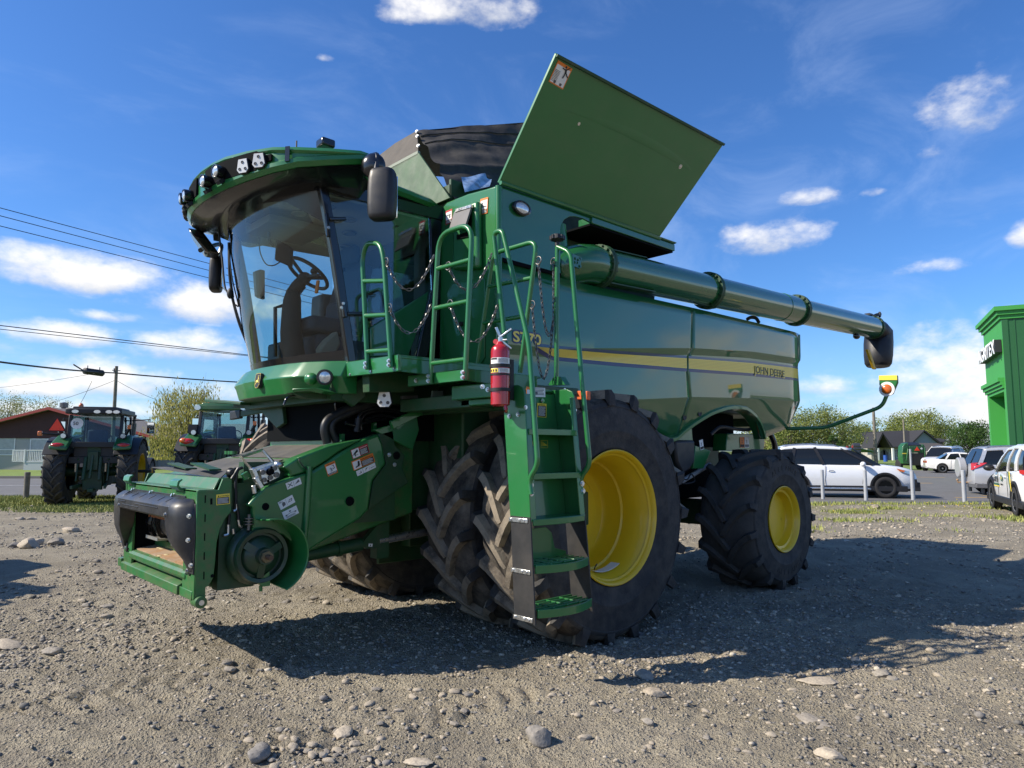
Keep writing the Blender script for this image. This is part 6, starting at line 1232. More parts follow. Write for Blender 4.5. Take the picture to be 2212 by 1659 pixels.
def tree(label, base, h, cw, ch, n, leaf, m, style='round', seed=1, name='tree', group=None, trunk=.12, clumps=34):
    r = np.random.RandomState(seed); t = thing(name, label, 'tree', tuple(base), 0, group); b = MB(); zc = h-ch/2
    b.tube([(0,0,-.2),(.05*r.randn(),.05*r.randn(),h*.25),(.15*r.randn(),.15*r.randn(),h*.55),(.2*r.randn(),.2*r.randn(),h*.9)], [trunk*1.25,trunk,trunk*.65,trunk*.15], 9)
    C = []
    for i in range(clumps):
        a = r.rand()*6.283; el = r.uniform(-.75,1); rad = (1-abs(el)**2.2)**.5*(.45+.55*r.rand()); C.append((math.cos(a)*rad*cw/2*.92, math.sin(a)*rad*cw/2*.92, zc+el*ch/2*.88, r.uniform(.10,.20)*cw))
    for c in C:
        z0 = h*r.uniform(.22,.5); mid = (c[0]*.45, c[1]*.45, z0+(c[2]-z0)*.62); b.tube([(0,0,z0),mid,(c[0],c[1],c[2])], [trunk*.38,trunk*.2,trunk*.05], 5)
        for k in range(4):
            q = r.randn(3)*c[3]*.9; b.tube([(c[0]*.8,c[1]*.8,c[2]-.1*ch),(c[0]+q[0],c[1]+q[1],c[2]+q[2])], [trunk*.08,trunk*.02], 4)
    b.build('trunk', BARK, t)
    P = []
    w = np.array([c[3]**2 for c in C]); w /= w.sum(); ci = r.choice(len(C), n, p=w); C_ = np.array(C)[ci]; q = r.randn(n,3); q /= np.linalg.norm(q,axis=1)[:,None]; q *= (r.rand(n)**.45)[:,None]
    P = C_[:,:3]+q*C_[:,3:4]*np.array([1,1,.8])*1.25
    if style == 'willow':
        drop = r.rand(n)**1.6; P[:,2] -= drop*ch*.42; P[:,:2] *= (1+.12*drop)[:,None]; P[:,:2] += (r.randint(0,400,n)%20-10)[:,None]*.0
        P[:,0] += .12*np.sin(P[:,2]*2+ci); P[:,2] = np.maximum(P[:,2], h*.17)
    s = leaf*(.6+.8*r.rand(n)); a1 = r.randn(n,3); a1 /= np.linalg.norm(a1,axis=1)[:,None]; a2 = np.cross(a1, r.randn(n,3)); a2 /= np.linalg.norm(a2,axis=1)[:,None]
    if style == 'willow': a1 = a1*.35; a1[:,2] -= 1; a1 /= np.linalg.norm(a1,axis=1)[:,None]; a2 = np.cross(a1, r.randn(n,3)); a2 /= np.linalg.norm(a2,axis=1)[:,None]; e1, e2 = 1.5, .35
    else: e1, e2 = .75, .5
    V = np.stack([P-a1*s[:,None]*e1, P+a2*s[:,None]*e2, P+a1*s[:,None]*e1, P-a2*s[:,None]*e2],1).reshape(-1,3)
    cr = np_mesh('crown', V, np.arange(n*4).reshape(-1,4), m, False); cr.parent = t; return t
tree('yellow green weeping willow between the two parked tractors', GP(404,46), 6.15, 4.9, 5.2, 10500, .07, LW, 'willow', 3, 'willow_tree', trunk=.13, clumps=44)
GT = 'trees behind the left bungalow'
for i, (px, d, top, w) in enumerate(((12,80,845,5.5),(52,84,850,5.0),(100,82,860,4.5),(130,88,862,4.5),(-30,80,835,6))):
    h = (973-top)/FPX*d+CAM.z; tree(['thin budding tree at the far left above the bungalow roof','bare budding tree behind the chimney of the bungalow','pale budding tree above the bungalow ridge','small budding tree behind the bungalow gable','budding tree cut by the left edge of the picture'][i], GP(px,d), h, w, h*.72, 2300, .09, LB, 'round', 20+i, 'budding_tree', GT, .10, 26)
GT2 = 'row of leafy trees behind the white suv'
for i, (px, d, top, w, m, n, lf) in enumerate(((1700,74,915,5.6,LS,5200,.13),(1742,78,880,7.0,LS,5600,.115),(1790,76,878,6.4,LS,4400,.11),(1824,84,895,5.2,LS,3200,.11),(1858,140,915,7.5,LS,4200,.18),(1893,140,908,7.5,LS,4200,.18),(1935,140,912,7,LS,3600,.17),(1968,136,893,10,LS,6500,.18),(2003,126,890,9,LS,6500,.17),(2038,130,915,7,LS,3800,.16),(1660,80,925,7,LS,4200,.14))):
    h = (973-top)/FPX*d+CAM.z; tree(['bushy light green tree just right of the combine rear panel','tall leafy tree behind the rear of the white suv','tall loose tree behind the roof rails of the white suv','greyer sparse tree behind the windshield of the white suv','low green tree between the suv and the dark roofed house','small green tree left of the tall wooden pole','green tree behind the left gable of the dark roofed house','tall rounded tree behind the dark roof','tall loose tree right of the thinner pole','low tree behind the right gable of the dark roofed house','green tree partly hidden by the combine rear'][i], GP(px,d), h, w, h*.80, n, lf, m, 'round', 40+i, 'leafy_tree', GT2, .13, 30)
tree('dense dark green maple beside the green tower', GP(2095,92), (973-918)/FPX*92+CAM.z, 6.6, 4.2, 9000, .13, LM, 'round', 70, 'maple_tree', trunk=.15, clumps=46)
tree('dark conifer shrub in front of the tree row', GP(1805,72), (973-933)/FPX*72+CAM.z, 1.5, 3.2, 2500, .09, LM, 'round', 72, 'cedar_tree', trunk=.06, clumps=26)
# ================================================================ buildings
BRICK = mat('pale_brick', (.36,.35,.33), .85, var=.12, vs=20); MAROON = mat('maroon_siding', (.055,.018,.017), .75, var=.15, vs=4); REDTRIM = mat('red_trim', (.38,.055,.045), .6); SHING = mat('grey_shingle', (.16,.145,.13), .95, var=.2, vs=8); WTRIM = mat('white_trim', (.72,.72,.70), .5); WINB = mat('window_blind', (.30,.34,.35), .25, coat=.5, var=.15, vs=3); WIND = mat('window_dark', (.03,.035,.045), .12, coat=.6); DSH = mat('dark_shingle', (.028,.028,.032), .9, var=.2, vs=6)
def hpart(b, name, m, root): return b.build(name, m, root, smooth=0)
hs = thing('bungalow', 'grey brick bungalow with maroon gable and red roof trim at the left', 'house', tuple(GP(109,57)), VYAW)
W0, W1 = -9.2, 8.9; ev, apx = 2.95, 4.95
b = MB(); b.box(W0+.4,W1-3.6,0,9,0,2.75); hpart(b, 'wall', BRICK, hs)
b = MB(); b.prism([(W0+.3,-.05,2.70),(W1-.4,-.05,2.70),(0,-.05,apx-.12)],(0,.3,0)); b.box(-4.3,4.8,-.07,-.02,2.55,2.9); hpart(b, 'gable_siding', MAROON, hs)
b = MB(); b.prism([(W0,-.6,2.55),(0,-.6,apx-.05),(0,-.6,apx+.10),(W0,-.6,2.70)],(0,10.5,0)); b.prism([(W1,-.6,2.50),(0,-.6,apx-.05),(0,-.6,apx+.10),(W1,-.6,2.65)],(0,10.5,0)); rf = hpart(b, 'roof', SHING, hs)
b = MB(); b.prism([(W0,-.64,2.48),(0,-.64,apx-.10),(0,-.64,apx+.12),(W0,-.64,2.70)],(0,.035,0)); b.prism([(W1,-.64,2.42),(0,-.64,apx-.10),(0,-.64,apx+.12),(W1,-.64,2.64)],(0,.035,0)); hpart(b, 'fascia', REDTRIM, rf)
b = MB(); b.cyl((-1.7,4,4.4),(-1.7,4,5.55),.20,10); b.lathe([(.34,5.3),(.34,5.7),(.0,5.78)],(-1.7,4,0),(0,0,1),12); hpart(b, 'chimney', DSTEEL, rf)
def window(root, x0, x1, z0, z1, y, m=WINB, bars=(), frame=.07):
    b = MB(); b.box(x0-frame,x0,y-.05,y,z0-frame,z1+frame); b.box(x1,x1+frame,y-.05,y,z0-frame,z1+frame); b.box(x0,x1,y-.05,y,z1,z1+frame); b.box(x0,x1,y-.05,y,z0-frame,z0)
    for t in bars: b.box(x0,x1,y-.045,y,z0+(z1-z0)*t-.03,z0+(z1-z0)*t+.03) if t > 0 else b.box(x0+(x1-x0)*-t-.03,x0+(x1-x0)*-t+.03,y-.045,y,z0,z1)
    f = b.build('window', WTRIM, root, smooth=0); MB().box(x0,x1,y-.02,y-.012,z0,z1).build('pane', m, f, smooth=0); return f
window(hs, -5.3,-2.95,1.25,2.62,-.005, WINB, (.28,)); window(hs, -1.6,-.25,.75,2.45,-.005); 
b = MB(); b.box(.5,1.4,-.04,.0,.6,2.55); hpart(b, 'door', WTRIM, hs)
b = MB(); b.box(-1.0,2.6,-1.6,0,0,.62); b.box(-.95,2.6,-1.62,-1.6,.62,.7); hpart(b, 'porch_base', mat('white_lattice', (.52,.53,.54), .7, var=.15, vs=30), hs)
b = MB()
for x in np.arange(-1.9,2.6,.14): b.box(x,x+.05,-1.6,-1.55,.7,1.55)
for x in np.arange(-1.6,-.0,.14): b.box(-1.95,-1.9,x,x+.05,.7,1.55)
b.box(-1.95,2.6,-1.62,-1.53,1.55,1.62); b.box(-1.95,2.6,-1.6,-1.55,.68,.74); b.box(-1.0,-.9,-1.64,-1.54,.6,1.65); hpart(b, 'porch_railing', WTRIM, hs)
b = MB(); b.box(7.9,8.1,-.3,-.1,0,2.65); b.part().box(5.4,5.6,-.3,-.1,0,2.65); hpart(b, 'porch_column', WTRIM, hs)
wh = thing('white_house', 'low white sided house behind the willow with two small windows', 'house', tuple(GP(440,64)), VYAW)
b = MB(); b.box(-5,6,0,7,0,2.7); hpart(b, 'wall', WTRIM, wh); b = MB(); b.prism([(-5.4,-.4,2.7),(6.4,-.4,2.7),(6.4,3.5,4.0),(-5.4,3.5,4.0)],(0,0,.12)); hpart(b, 'roof', mat('pale_roof', (.30,.29,.28), .9), wh)
window(wh, -3.6,-2.7,1.05,2.05,-.005, WIND, (-.5,)); window(wh, -.9,0,1.05,2.05,-.005, WIND, (-.5,)); window(wh, 2.6,3.6,1.05,2.05,-.005, WIND, (-.5,))
# dark roofed house on the right
dh = thing('dark_roof_house', 'pale stone house with broad black shingle roof and left porch gable', 'house', tuple(GP(1945,118)), VYAW)
s_ = 118/FPX
def hx(x): return (zI(x,0)[0]-1945)*s_
def hz(y): return (973-zI(0,y)[1])*s_+CAM.z
LGS = mat('blue_grey_siding', (.23,.26,.31), .8); STONEW = mat('pale_stone_wall', (.40,.37,.32), .9, var=.25, vs=3)
b = MB(); b.box(hx(920),hx(1500),0,9,0,hz(690)); hpart(b, 'wall', STONEW, dh)
b = MB(); b.prism([(hx(1240),-.1,hz(700)),(hx(1500),-.1,hz(690)),(hx(1365),-.1,hz(585))],(0,.3,0)); hpart(b, 'gable', LGS, dh)
b = MB(); b.prism([(hx(900),-1.2,hz(720)),(hx(1240),-1.0,hz(712)),(hx(1360),4,hz(572)),(hx(925),4,hz(590))],(0,.05,.15)); b.prism([(hx(1225),-.6,hz(700)),(hx(1362),-.6,hz(568)),(hx(1362),-.6,hz(580)),(hx(1240),-.6,hz(705))],(0,5,0)); b.prism([(hx(1515),-.6,hz(690)),(hx(1362),-.6,hz(568)),(hx(1362),-.6,hz(580)),(hx(1500),-.6,hz(697))],(0,5,0)); b.prism([(hx(850),-4,hz(722)),(hx(918),-4,hz(592)),(hx(925),-4,hz(604)),(hx(862),-4,hz(724))],(0,5,0)); b.prism([(hx(1000),-4,hz(712)),(hx(918),-4,hz(592)),(hx(922),-4,hz(606)),(hx(985),-4,hz(715))],(0,5,0)); b.prism([(hx(1480),3,hz(640)),(hx(1600),3,hz(640)),(hx(1615),0,hz(672)),(hx(1490),0,hz(672))],(0,0,.1)); hpart(b, 'roof', DSH, dh)
b = MB(); b.box(hx(872),hx(884),-4,-3.7,0,hz(722)); b.part().box(hx(990),hx(1005),-4,-3.7,0,hz(722)); hpart(b, 'porch_post', WTRIM, dh)
b = MB(); b.prism([(hx(985),-.05,0),(hx(1062),-.05,0),(hx(1062),-.05,hz(760)),(hx(1035),-.05,hz(725)),(hx(1005),-.05,hz(745))],(0,.04,0)); hpart(b, 'stone_facing', mat('grey_stone', (.16,.15,.14), .9, var=.4, vs=4), dh)
window(dh, hx(1130),hx(1165),hz(795),hz(730),-.01, WIND, (-.5,)); window(dh, hx(1075),hx(1085),hz(765),hz(730),-.01, WIND)
b = MB(); b.box(hx(1020),hx(1036),-.08,-.05,0,hz(740)); hpart(b, 'door', DARK, dh)
# small beige house
sh = thing('beige_house', 'small beige house with white trimmed gables behind the white sedan', 'house', tuple(GP(2030,92)), VYAW); s_ = 92/FPX
def hx(x): return (zI(x,0)[0]-2030)*s_
BEI = mat('beige_siding', (.27,.26,.21), .85)
b = MB(); b.box(hx(1390),hx(1700),0,6,0,hz(745)); hpart(b, 'wall', BEI, sh)
b = MB(); b.prism([(hx(1370),-.6,hz(745)),(hx(1650),-.6,hz(742)),(hx(1600),3,hz(682)),(hx(1440),3,hz(680))],(0,0,.08)); hpart(b, 'roof', mat('brown_shingle', (.075,.068,.062), .9), sh)
b = MB(); b.prism([(hx(1370),-.7,hz(752)),(hx(1412),-.7,hz(705)),(hx(1412),-.7,hz(714)),(hx(1378),-.7,hz(754))],(0,.1,0)); b.prism([(hx(1465),-.7,hz(748)),(hx(1412),-.7,hz(705)),(hx(1412),-.7,hz(714)),(hx(1455),-.7,hz(752))],(0,.1,0)); b.prism([(hx(1595),-.7,hz(748)),(hx(1640),-.7,hz(712)),(hx(1640),-.7,hz(720)),(hx(1603),-.7,hz(750))],(0,.1,0)); b.box(hx(1455),hx(1600),-.65,-.6,hz(752),hz(744)); hpart(b, 'white_trim', WTRIM, sh)
b = MB(); b.prism([(hx(1380),-.6,hz(750)),(hx(1455),-.6,hz(750)),(hx(1412),-.6,hz(714))],(0,.05,0)); hpart(b, 'gable', mat('gable_shake', (.30,.28,.20), .9), sh)
for x0, x1 in ((1405,1418),(1425,1440),(1530,1560),(1565,1590)): window(sh, hx(x0),hx(x1),hz(800),hz(765),-.02, WIND, (-.5,), .1)
# green dealership tower
GT_ = mat('tower_green', (.045,.29,.05), .6, var=.04, vs=1); GT2_ = mat('tower_cladding_shaded', (.018,.105,.030), .5, var=.05, vs=1)  # cladding green is the wall colour darkened to stand for the shaded right face
cn, le = G(24.85,35), G(27.3,40.0); ta = (le-cn); ta.z = 0; TL = ta.length; ta.normalize(); tb_ = Vector((ta.y,-ta.x,0)); tb_ = tb_ if tb_.dot(GR) > 0 else -tb_
tw = thing('dealership_tower', 'tall bright green building with stepped cornice and white lettering at the right edge', 'building', tuple(cn), math.atan2(ta.y, ta.x)); sgn = 1 if Vector((-ta.y,ta.x,0)).dot(tb_) > 0 else -1
Ht = (973-660)/FPX*35*1.003+CAM.z
def TB(x0,x1,y0,y1,z0,z1,b): return b.box(x0,x1,*(sorted((sgn*y0,sgn*y1))),z0,z1)
b = MB(); TB(0,TL,1.0,14,0,Ht-.6,b); TB(0,.55,0,1.0,0,Ht-.6,b); TB(TL-.5,TL,0,1.0,0,Ht-.6,b); TB(.55,TL-.5,0,1.0,4.55,Ht-.6,b); hpart(b, 'wall', GT_, tw)
b = MB(); 
for z0, z1, o in ((Ht-.22,Ht,.32),(Ht-.42,Ht-.225,.20),(Ht-.62,Ht-.425,.09)): TB(-o,TL+o,-o,14+o,z0,z1,b)
hpart(b, 'cornice', GT_, tw)
b = MB()
for z0, z1, o in ((5.05,5.25,.26),(4.88,5.045,.17),(4.72,4.875,.08)): TB(.35,TL+.2,-o,-.003,z0,z1,b)
hpart(b, 'door_cornice', GT_, tw)
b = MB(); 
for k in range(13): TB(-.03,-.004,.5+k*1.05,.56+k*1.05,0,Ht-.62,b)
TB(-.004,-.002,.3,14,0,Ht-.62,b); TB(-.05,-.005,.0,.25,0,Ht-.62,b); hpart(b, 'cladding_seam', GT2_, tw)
zs_ = lambda y: (973-(1150+y*.211)/1.85172)/FPX*37*1.003+CAM.z
zl = 6.45; b = MB(); b.prism([(.25,-sgn*.30,zl+.10),(TL-.25,-sgn*.30,zl+.05),(TL-.35,-sgn*.30,zl+.75),(.30,-sgn*.30,zl+.75)],(0,sgn*.28,0)); sb_ = hpart(b, 'sign_box', BLK, tw)
o = text('sign_lettering', 'AGRITEX', mat('sign_white', (.85,.85,.85), .4), sb_, (TL-.05,-sgn*.33,zl+.04), (-1,0,0), (0,0,1), 1.05, .012, width=TL-.35, bold=.012)
# ================================================================ cars (local x forward, y left)
CARW = mat('car_white', (.70,.71,.72), .28, coat=.9); CARP = mat('car_pearl_white', (.78,.77,.74), .28, coat=.9); CARS = mat('car_silver', (.50,.51,.53), .3, metal=.35, coat=.9); CGL = mat('car_glass', (.010,.012,.014), .05, spec=.45); ALLOY = mat('alloy_wheel', (.42,.43,.44), .35, metal=.7); BALLOY = mat('black_alloy', (.015,.015,.016), .3, coat=.4); TY = mat('car_tyre', (.022,.021,.021), .85, var=.2)
def car(name, label, loc, rz, L, Hh, W, paint, body, gh, wheels, wr, rimm, group=None, clad=True, rails=True, wheel_spokes=10):
    """body: stations (x, z_bottom, z_top, half width); gh: greenhouse base x0,x1, roof x0,x1, belt z0,z1, roof z"""
    t = thing(name, label, 'car', loc, rz, group); rings = []
    for x, zb, zt, hw in body:
        zm = zb+(zt-zb)*.55
        half = [(0,zb),(hw*.86,zb),(hw*.97,zb+.06),(hw,zm-.12),(hw*.995,zm),(hw*.965,zt-.07),(hw*.90,zt-.012),(hw*.6,zt+.012),(0,zt+.022)]
        rings.append([(x,y,z) for y,z in half]+[(x,-y,z) for y,z in half[-2:0:-1]])
    bo = MB().loft(rings).build('body', paint, t, smooth=42)
    x0,x1,r0,r1,z0,z1,zr = gh; hwb = W/2-.07; hwr = W/2*.74
    def gp(u, v, s):      # side surface: u along, v up
        xb = x0+(x1-x0)*u; xr = r0+(r1-r0)*u; zb = z0+(z1-z0)*u; zrr = zr-.055*(2*u-1)**2-(.02 if u > .5 else 0); k = v
        return Vector((xb*(1-k)+xr*k, s*((hwb)*(1-k)+hwr*k+.045*math.sin(math.pi*k)), zb*(1-k)+zrr*k))
    us = np.linspace(0,1,15); b = MB(); rings = []
    for u in us:
        L_ = [gp(u,v,1) for v in (0,.25,.5,.75,.93)]; R_ = [gp(u,v,-1) for v in (.93,.75,.5,.25,0)]; c = gp(u,1,1); c.y = 0; c.z += .03
        m1 = gp(u,1,1); m1.y *= .9; m2 = m1.copy(); m2.y *= -1; rings.append(L_+[m1,c,m2]+R_)
    for a in (-1, 1): pass
    b.loft(rings, closed=True); b.build('window_glass', CGL, t, smooth=45)
    rf = MB(); rr_2 = []
    for u in np.linspace(.0,1,15):
        q = [gp(u,.86,1)+Vector((0,.012,.006)), gp(u,.96,1)+Vector((0,.006,.014)), gp(u,1,1)+Vector((0,-.03,.022))]; c = gp(u,1,1); c.y = 0; c.z += .048; p_ = q+[c]+[Vector((v.x,-v.y,v.z)) for v in q[::-1]]; rr_2.append(p_)
    rf.loft(rr_2, closed=False); roof = rf.build('roof_panel', paint, t, smooth=50, solid=.02)
    for s in (1, -1):
        pb = MB()
        for u, w_, du in wheels['pillars']:
            pb.part(); pts = [gp(u+du*(1-v),v,s)+Vector((0,s*.012,0)) for v in (0,.3,.6,.93)]
            for i in range(3): pb.beam(pts[i],pts[i+1],.03,w_,(1,0,0))
        pb.build('pillar', paint if wheels.get('pp') else BLACK, t)
    ws = MB(); gw = .02
    for i, (wx_, side) in enumerate([(wx_, s) for wx_ in wheels['x'] for s in (1,-1)]):
        c = (wx_, side*(W/2-.115), wr); b = MB(); pr = [(wr*.62,-.10),(wr*.66,-.11),(wr*.88,-.105),(wr*.97,-.085),(wr,-.06),(wr,.06),(wr*.97,.085),(wr*.88,.105),(wr*.66,.11),(wr*.62,.10)]
        b.lathe(pr, (0,0,0), (0,side,0), 36); w_ = b.build('wheel', TY, t, loc=c, smooth=45)
        b = MB(); b.lathe([(wr*.64,.0),(wr*.655,.105),(wr*.60,.10),(wr*.585,.03),(.0,.02)], (0,0,0), (0,side,0), 30)
        for k in range(wheel_spokes):
            a = 2*math.pi*k/wheel_spokes; b.beam((math.cos(a)*.03,side*.075,math.sin(a)*.03),(math.cos(a)*wr*.61,side*.082,math.sin(a)*wr*.61),.045,.03,(0,1,0))
        b.lathe([(.07,.05),(.065,.095),(0,.10)],(0,0,0),(0,side,0),16); b.build('rim', rimm, w_, smooth=40)
        b = MB(); aa = np.linspace(-.12,math.pi+.12,20); ring = []
        for a in aa: ring.append([(wx_+math.cos(a)*wr*q, side*(W/2+e), wr+.01+math.sin(a)*wr*q) for q, e in ((1.12,-.05),(1.12,.002),(1.28,.010),(1.30,-.05))])
        b.loft(ring); b.build('wheel_arch', BLACK if clad else paint, t)
        b = MB(); b.lathe([(0,W*.0),(wr*1.13,.0),(wr*1.13,-.02)], (wx_,side*(W/2+.001),wr+.01), (0,side,0), 30, 0, None) if 0 else b.lathe([(0,0),(wr*1.13,0)], (wx_,side*(W/2+.0015),wr+.01), (0,side,0), 30); b.build('wheel_well', DARK, t)
        w_.location.y = side*(W/2-.095)
    if rails:
        for s in (1,-1): MB().tube([gp(u,1,s)+Vector((0,-.02*s,.07 if .05 < u < .85 else .02)) for u in np.linspace(.03,.88,12)], .022, 8).build('roof_rail', STEEL, t)
    return t, gp
def shut(t, pts, name='door_seam', m=BLK, r=.006): return MB().tube(pts, r, 5).build(name, m, t)
SUVB = [(.0,.48,.80,.70),(.05,.34,1.02,.84),(.25,.27,1.12,.90),(.7,.24,1.12,.935),(1.4,.24,1.11,.94),(2.4,.24,1.09,.94),(3.1,.25,1.09,.94),(3.45,.26,1.085,.93),(3.75,.27,1.06,.915),(4.15,.28,1.01,.90),(4.45,.26,.93,.84),(4.60,.30,.80,.76),(4.68,.42,.62,.62)]
def hd(u, d): return math.atan2(GR.y*u+GF.y*d, GR.x*u+GF.x*d)
# white suv beside the lot edge, nose to the right
p_ = at((1915,1077), Z=0); h0 = hd(1,-.28); hv = Vector((math.cos(h0),math.sin(h0),0)); lv = Vector((-hv.y,hv.x,0)); o_ = p_-hv*3.66+lv*.94; o_.z = 0
suv, gp = car('white_suv', 'white suv with black alloy wheels parked side on behind the steel posts', tuple(o_), h0, 4.68, 1.70, 1.88, CARW, SUVB, (.12,3.55,.55,2.60,1.10,1.07,1.69), dict(x=(.95,3.66), pillars=((.21,.10,.0),(.50,.09,.0),(.87,.06,.06)), pp=0), .36, BALLOY)
b = MB(); b.box(.3,4.3,-.945,.945,.22,.40); b.box(4.1,4.70,-.80,.80,.24,.52); b.build('lower_cladding', BLACK, suv, .02)
MB().tube([(1.35,-.98,.30),(1.5,-1.0,.31),(3.1,-1.0,.31),(3.2,-.98,.30)], .035, 10).build('side_step', STEEL, suv)
for x in (.80,1.85): shut(suv, [(x,-.945,.42),(x+.02,-.947,.75),(x+.03,-.925,1.04)])
shut(suv, [(2.98,-.945,.45),(3.02,-.945,.75),(3.10,-.92,1.02)])
for x in (.90,1.96): MB().tube([(x,-.94,.88),(x+.03,-.955,.885),(x+.14,-.955,.885),(x+.17,-.94,.88)], .012, 8).build('door_handle', STEEL, suv)
b = MB(); b.ell((3.0,-1.04,1.10),(.09,.12,.085)); b.beam((3.05,-.88,1.06),(3.0,-1.0,1.08),.05,.03); b.build('wing_mirror', CARW, suv, smooth=60)
for s in (1,-1):
    MB().prism([(4.0,s*.90,.97),(4.45,s*.83,.86),(4.6,s*.73,.76),(4.5,s*.81,.72),(4.2,s*.89,.84)],(0,s*.02,0)).build('headlight', LENS, suv, .01)
    MB().prism([(4.0,s*.912,.96),(4.25,s*.885,.90),(4.22,s*.897,.85),(4.08,s*.908,.88)],(0,s*.018,0)).build('turn_signal', AMBER, suv)
MB().prism([(3.58,-.68,1.03),(3.58,.68,1.03),(2.75,.6,1.60),(2.75,-.6,1.60)],(.03,0,.03)).build('windscreen', CGL, suv)
MB().box(4.50,4.60,-.83,-.74,.42,.62).build('fog_lamp_pocket', BLACK, suv)
# silver suv with a spare wheel on its tail
p_ = GP(2085,25.4); h0 = hd(1,-.34)
sil, gp = car('silver_suv', 'silver suv with covered spare wheel on its tail door and tow ball', tuple(p_), h0, 4.4, 1.68, 1.82, CARS, [(.0,.45,.95,.72),(.04,.36,1.05,.84),(.3,.30,1.10,.90),(1.2,.26,1.06,.91),(2.6,.26,1.02,.91),(3.2,.27,1.0,.90),(3.7,.28,.95,.88),(4.2,.28,.84,.80),(4.4,.4,.62,.6)], (.10,3.3,.38,2.4,1.05,1.0,1.64), dict(x=(.82,3.45), pillars=((.03,.12,.0),(.30,.10,.02),(.62,.08,.0),(.9,.07,.05)), pp=1), .35, ALLOY)
b = MB(); b.lathe([(.0,-.12),(.33,-.12),(.36,-.09),(.36,.09),(.33,.12),(0,.12)], (-.14,.12,.93), (1,0,0), 32); b.build('spare_wheel_cover', mat('grey_cover', (.33,.335,.34), .35, coat=.4), sil, smooth=40)
for s in (1,-1): MB().prism([(-.02,s*.66,.86),(-.02,s*.80,.86),(.32,s*.93,1.06),(.42,s*.915,1.12),(.02,s*.80,1.12),(-.02,s*.70,1.10)],(-.015,s*.015,0)).build('tail_light', REDP, sil, .01)
b = MB(); b.tube([(.1,.0,.40),(-.28,.0,.40),(-.30,.0,.44)], .03, 8); b.ell((-.30,0,.49),(.04,.04,.04)); b.build('tow_ball', RUST, sil)
b = MB(); b.box(.05,4.1,-.915,.915,.24,.40); b.build('lower_cladding', GREY, sil, .02); b = MB(); b.box(.25,.30,-.87,-.62,.06,.42); b.part().box(.25,.30,.62,.87,.06,.42); b.build('mud_flap', BLACK, sil)
for x in (1.45,2.45): shut(sil, [(x,-.918,.42),(x+.02,-.918,.75),(x+.03,-.90,1.02)])
b = MB(); b.beam((-.03,.45,1.10),(.28,.42,1.60),.06,.02); b.build('rear_wiper', BLK, sil)
# white crossover at the right edge, seen from its left rear
hv = Vector((GR.x*.42+GF.x*.9, GR.y*.42+GF.y*.9, 0)).normalized(); lv = Vector((-hv.y,hv.x,0)); c_r = at((2194,1117), Z=0); h0 = math.atan2(hv.y,hv.x); o_ = c_r-hv*.90-lv*.93; o_.z = 0
cx, gp = car('white_crossover', 'white crossover with dealer lettering and striped rear door at the right edge', tuple(o_), h0, 4.55, 1.68, 1.86, CARP, [(.0,.55,.95,.70),(.04,.42,1.06,.82),(.3,.32,1.12,.90),(.9,.26,1.10,.93),(1.6,.26,1.07,.93),(2.6,.26,1.04,.93),(3.2,.27,1.02,.92),(3.7,.28,.95,.90),(4.15,.28,.86,.84),(4.4,.32,.76,.74),(4.55,.45,.60,.55)], (.16,3.45,.62,2.5,1.08,1.0,1.66), dict(x=(.90,3.62), pillars=((.20,.16,.02),(.50,.06,.0),(.86,.07,.06)), pp=1), .36, ALLOY, rails=False)
b = MB(); b.box(.1,4.3,-.935,.935,.22,.40); b.box(-.03,.3,-.80,.80,.40,.58); b.build('lower_cladding', BLACK, cx, .02)
for s in (1,-1): MB().prism([(-.01,s*.60,1.0),(.02,s*.80,.97),(.28,s*.91,1.02),(.34,s*.905,1.10),(.0,s*.80,1.10)],(-.012,s*.014,0)).build('tail_light', REDP, cx, .01)
b = MB(); b.ell((2.95,1.06,1.10),(.11,.13,.09)); b.beam((3.0,.9,1.06),(2.95,1.0,1.07),.05,.03); b.build('wing_mirror', BLACK, cx, smooth=60)
for x in (1.55,2.62): shut(cx, [(x,.938,.42),(x+.02,.938,.75),(x+.03,.92,1.04)])
for x in (1.75,2.75): MB().tube([(x,.935,.90),(x+.05,.955,.905),(x+.18,.955,.905),(x+.22,.935,.90)], .014, 8).build('door_handle', CARP, cx)
DG_ = mat('graphic_green', (.03,.12,.06), .4)
MB().prism([(1.30,.938,1.04),(1.42,.938,1.04),(1.32,.945,.78),(1.24,.945,.60),(1.16,.945,.60),(1.22,.945,.80)],(0,.003,0)).build('door_stripe', DG_, cx); MB().prism([(1.18,.938,1.04),(1.28,.938,1.04),(1.20,.945,.80),(1.12,.945,.58),(1.08,.945,.58),(1.12,.945,.80)],(0,.004,0)).build('door_stripe', DECY, cx)
MB().prism([(3.10,.937,.66),(2.52,.937,.66),(2.52,.937,.71),(3.10,.937,.71)],(0,.006,0)).build('lettering_bar', DG_, cx); MB().prism([(3.10,.937,.625),(2.52,.937,.625),(2.52,.937,.655),(3.10,.937,.655)],(0,.006,0)).build('lettering_bar', DECY, cx)
text('door_lettering', 'AGRITEX', BLK, cx, (3.10,.942,.74), (-1,0,0), (0,0,1), .17, .002, width=.46); b = MB()
for k in range(4): b.tube([(2.60-.02*k+.03*math.cos(a),.945,.74+.05*k/2+.03+.05*math.sin(a)) for a in np.linspace(.3,2.2,6)], .006, 4)
b.build('logo_swirl', BLK, cx); MB().lathe([(0,.004),(.085,.004),(.085,0)], (2.18,.94,.86), (0,1,0), 24).build('round_emblem', DG_, cx); MB().lathe([(0,.006),(.035,.006),(.05,.003)], (2.18,.94,.86), (0,1,0), 5).build('emblem_deer', DECY, cx)
text('door_lettering', 'JOHN DEERE', BLK, cx, (2.30,.942,.68), (-1,0,0), (0,0,1), .055, .002, width=.25)
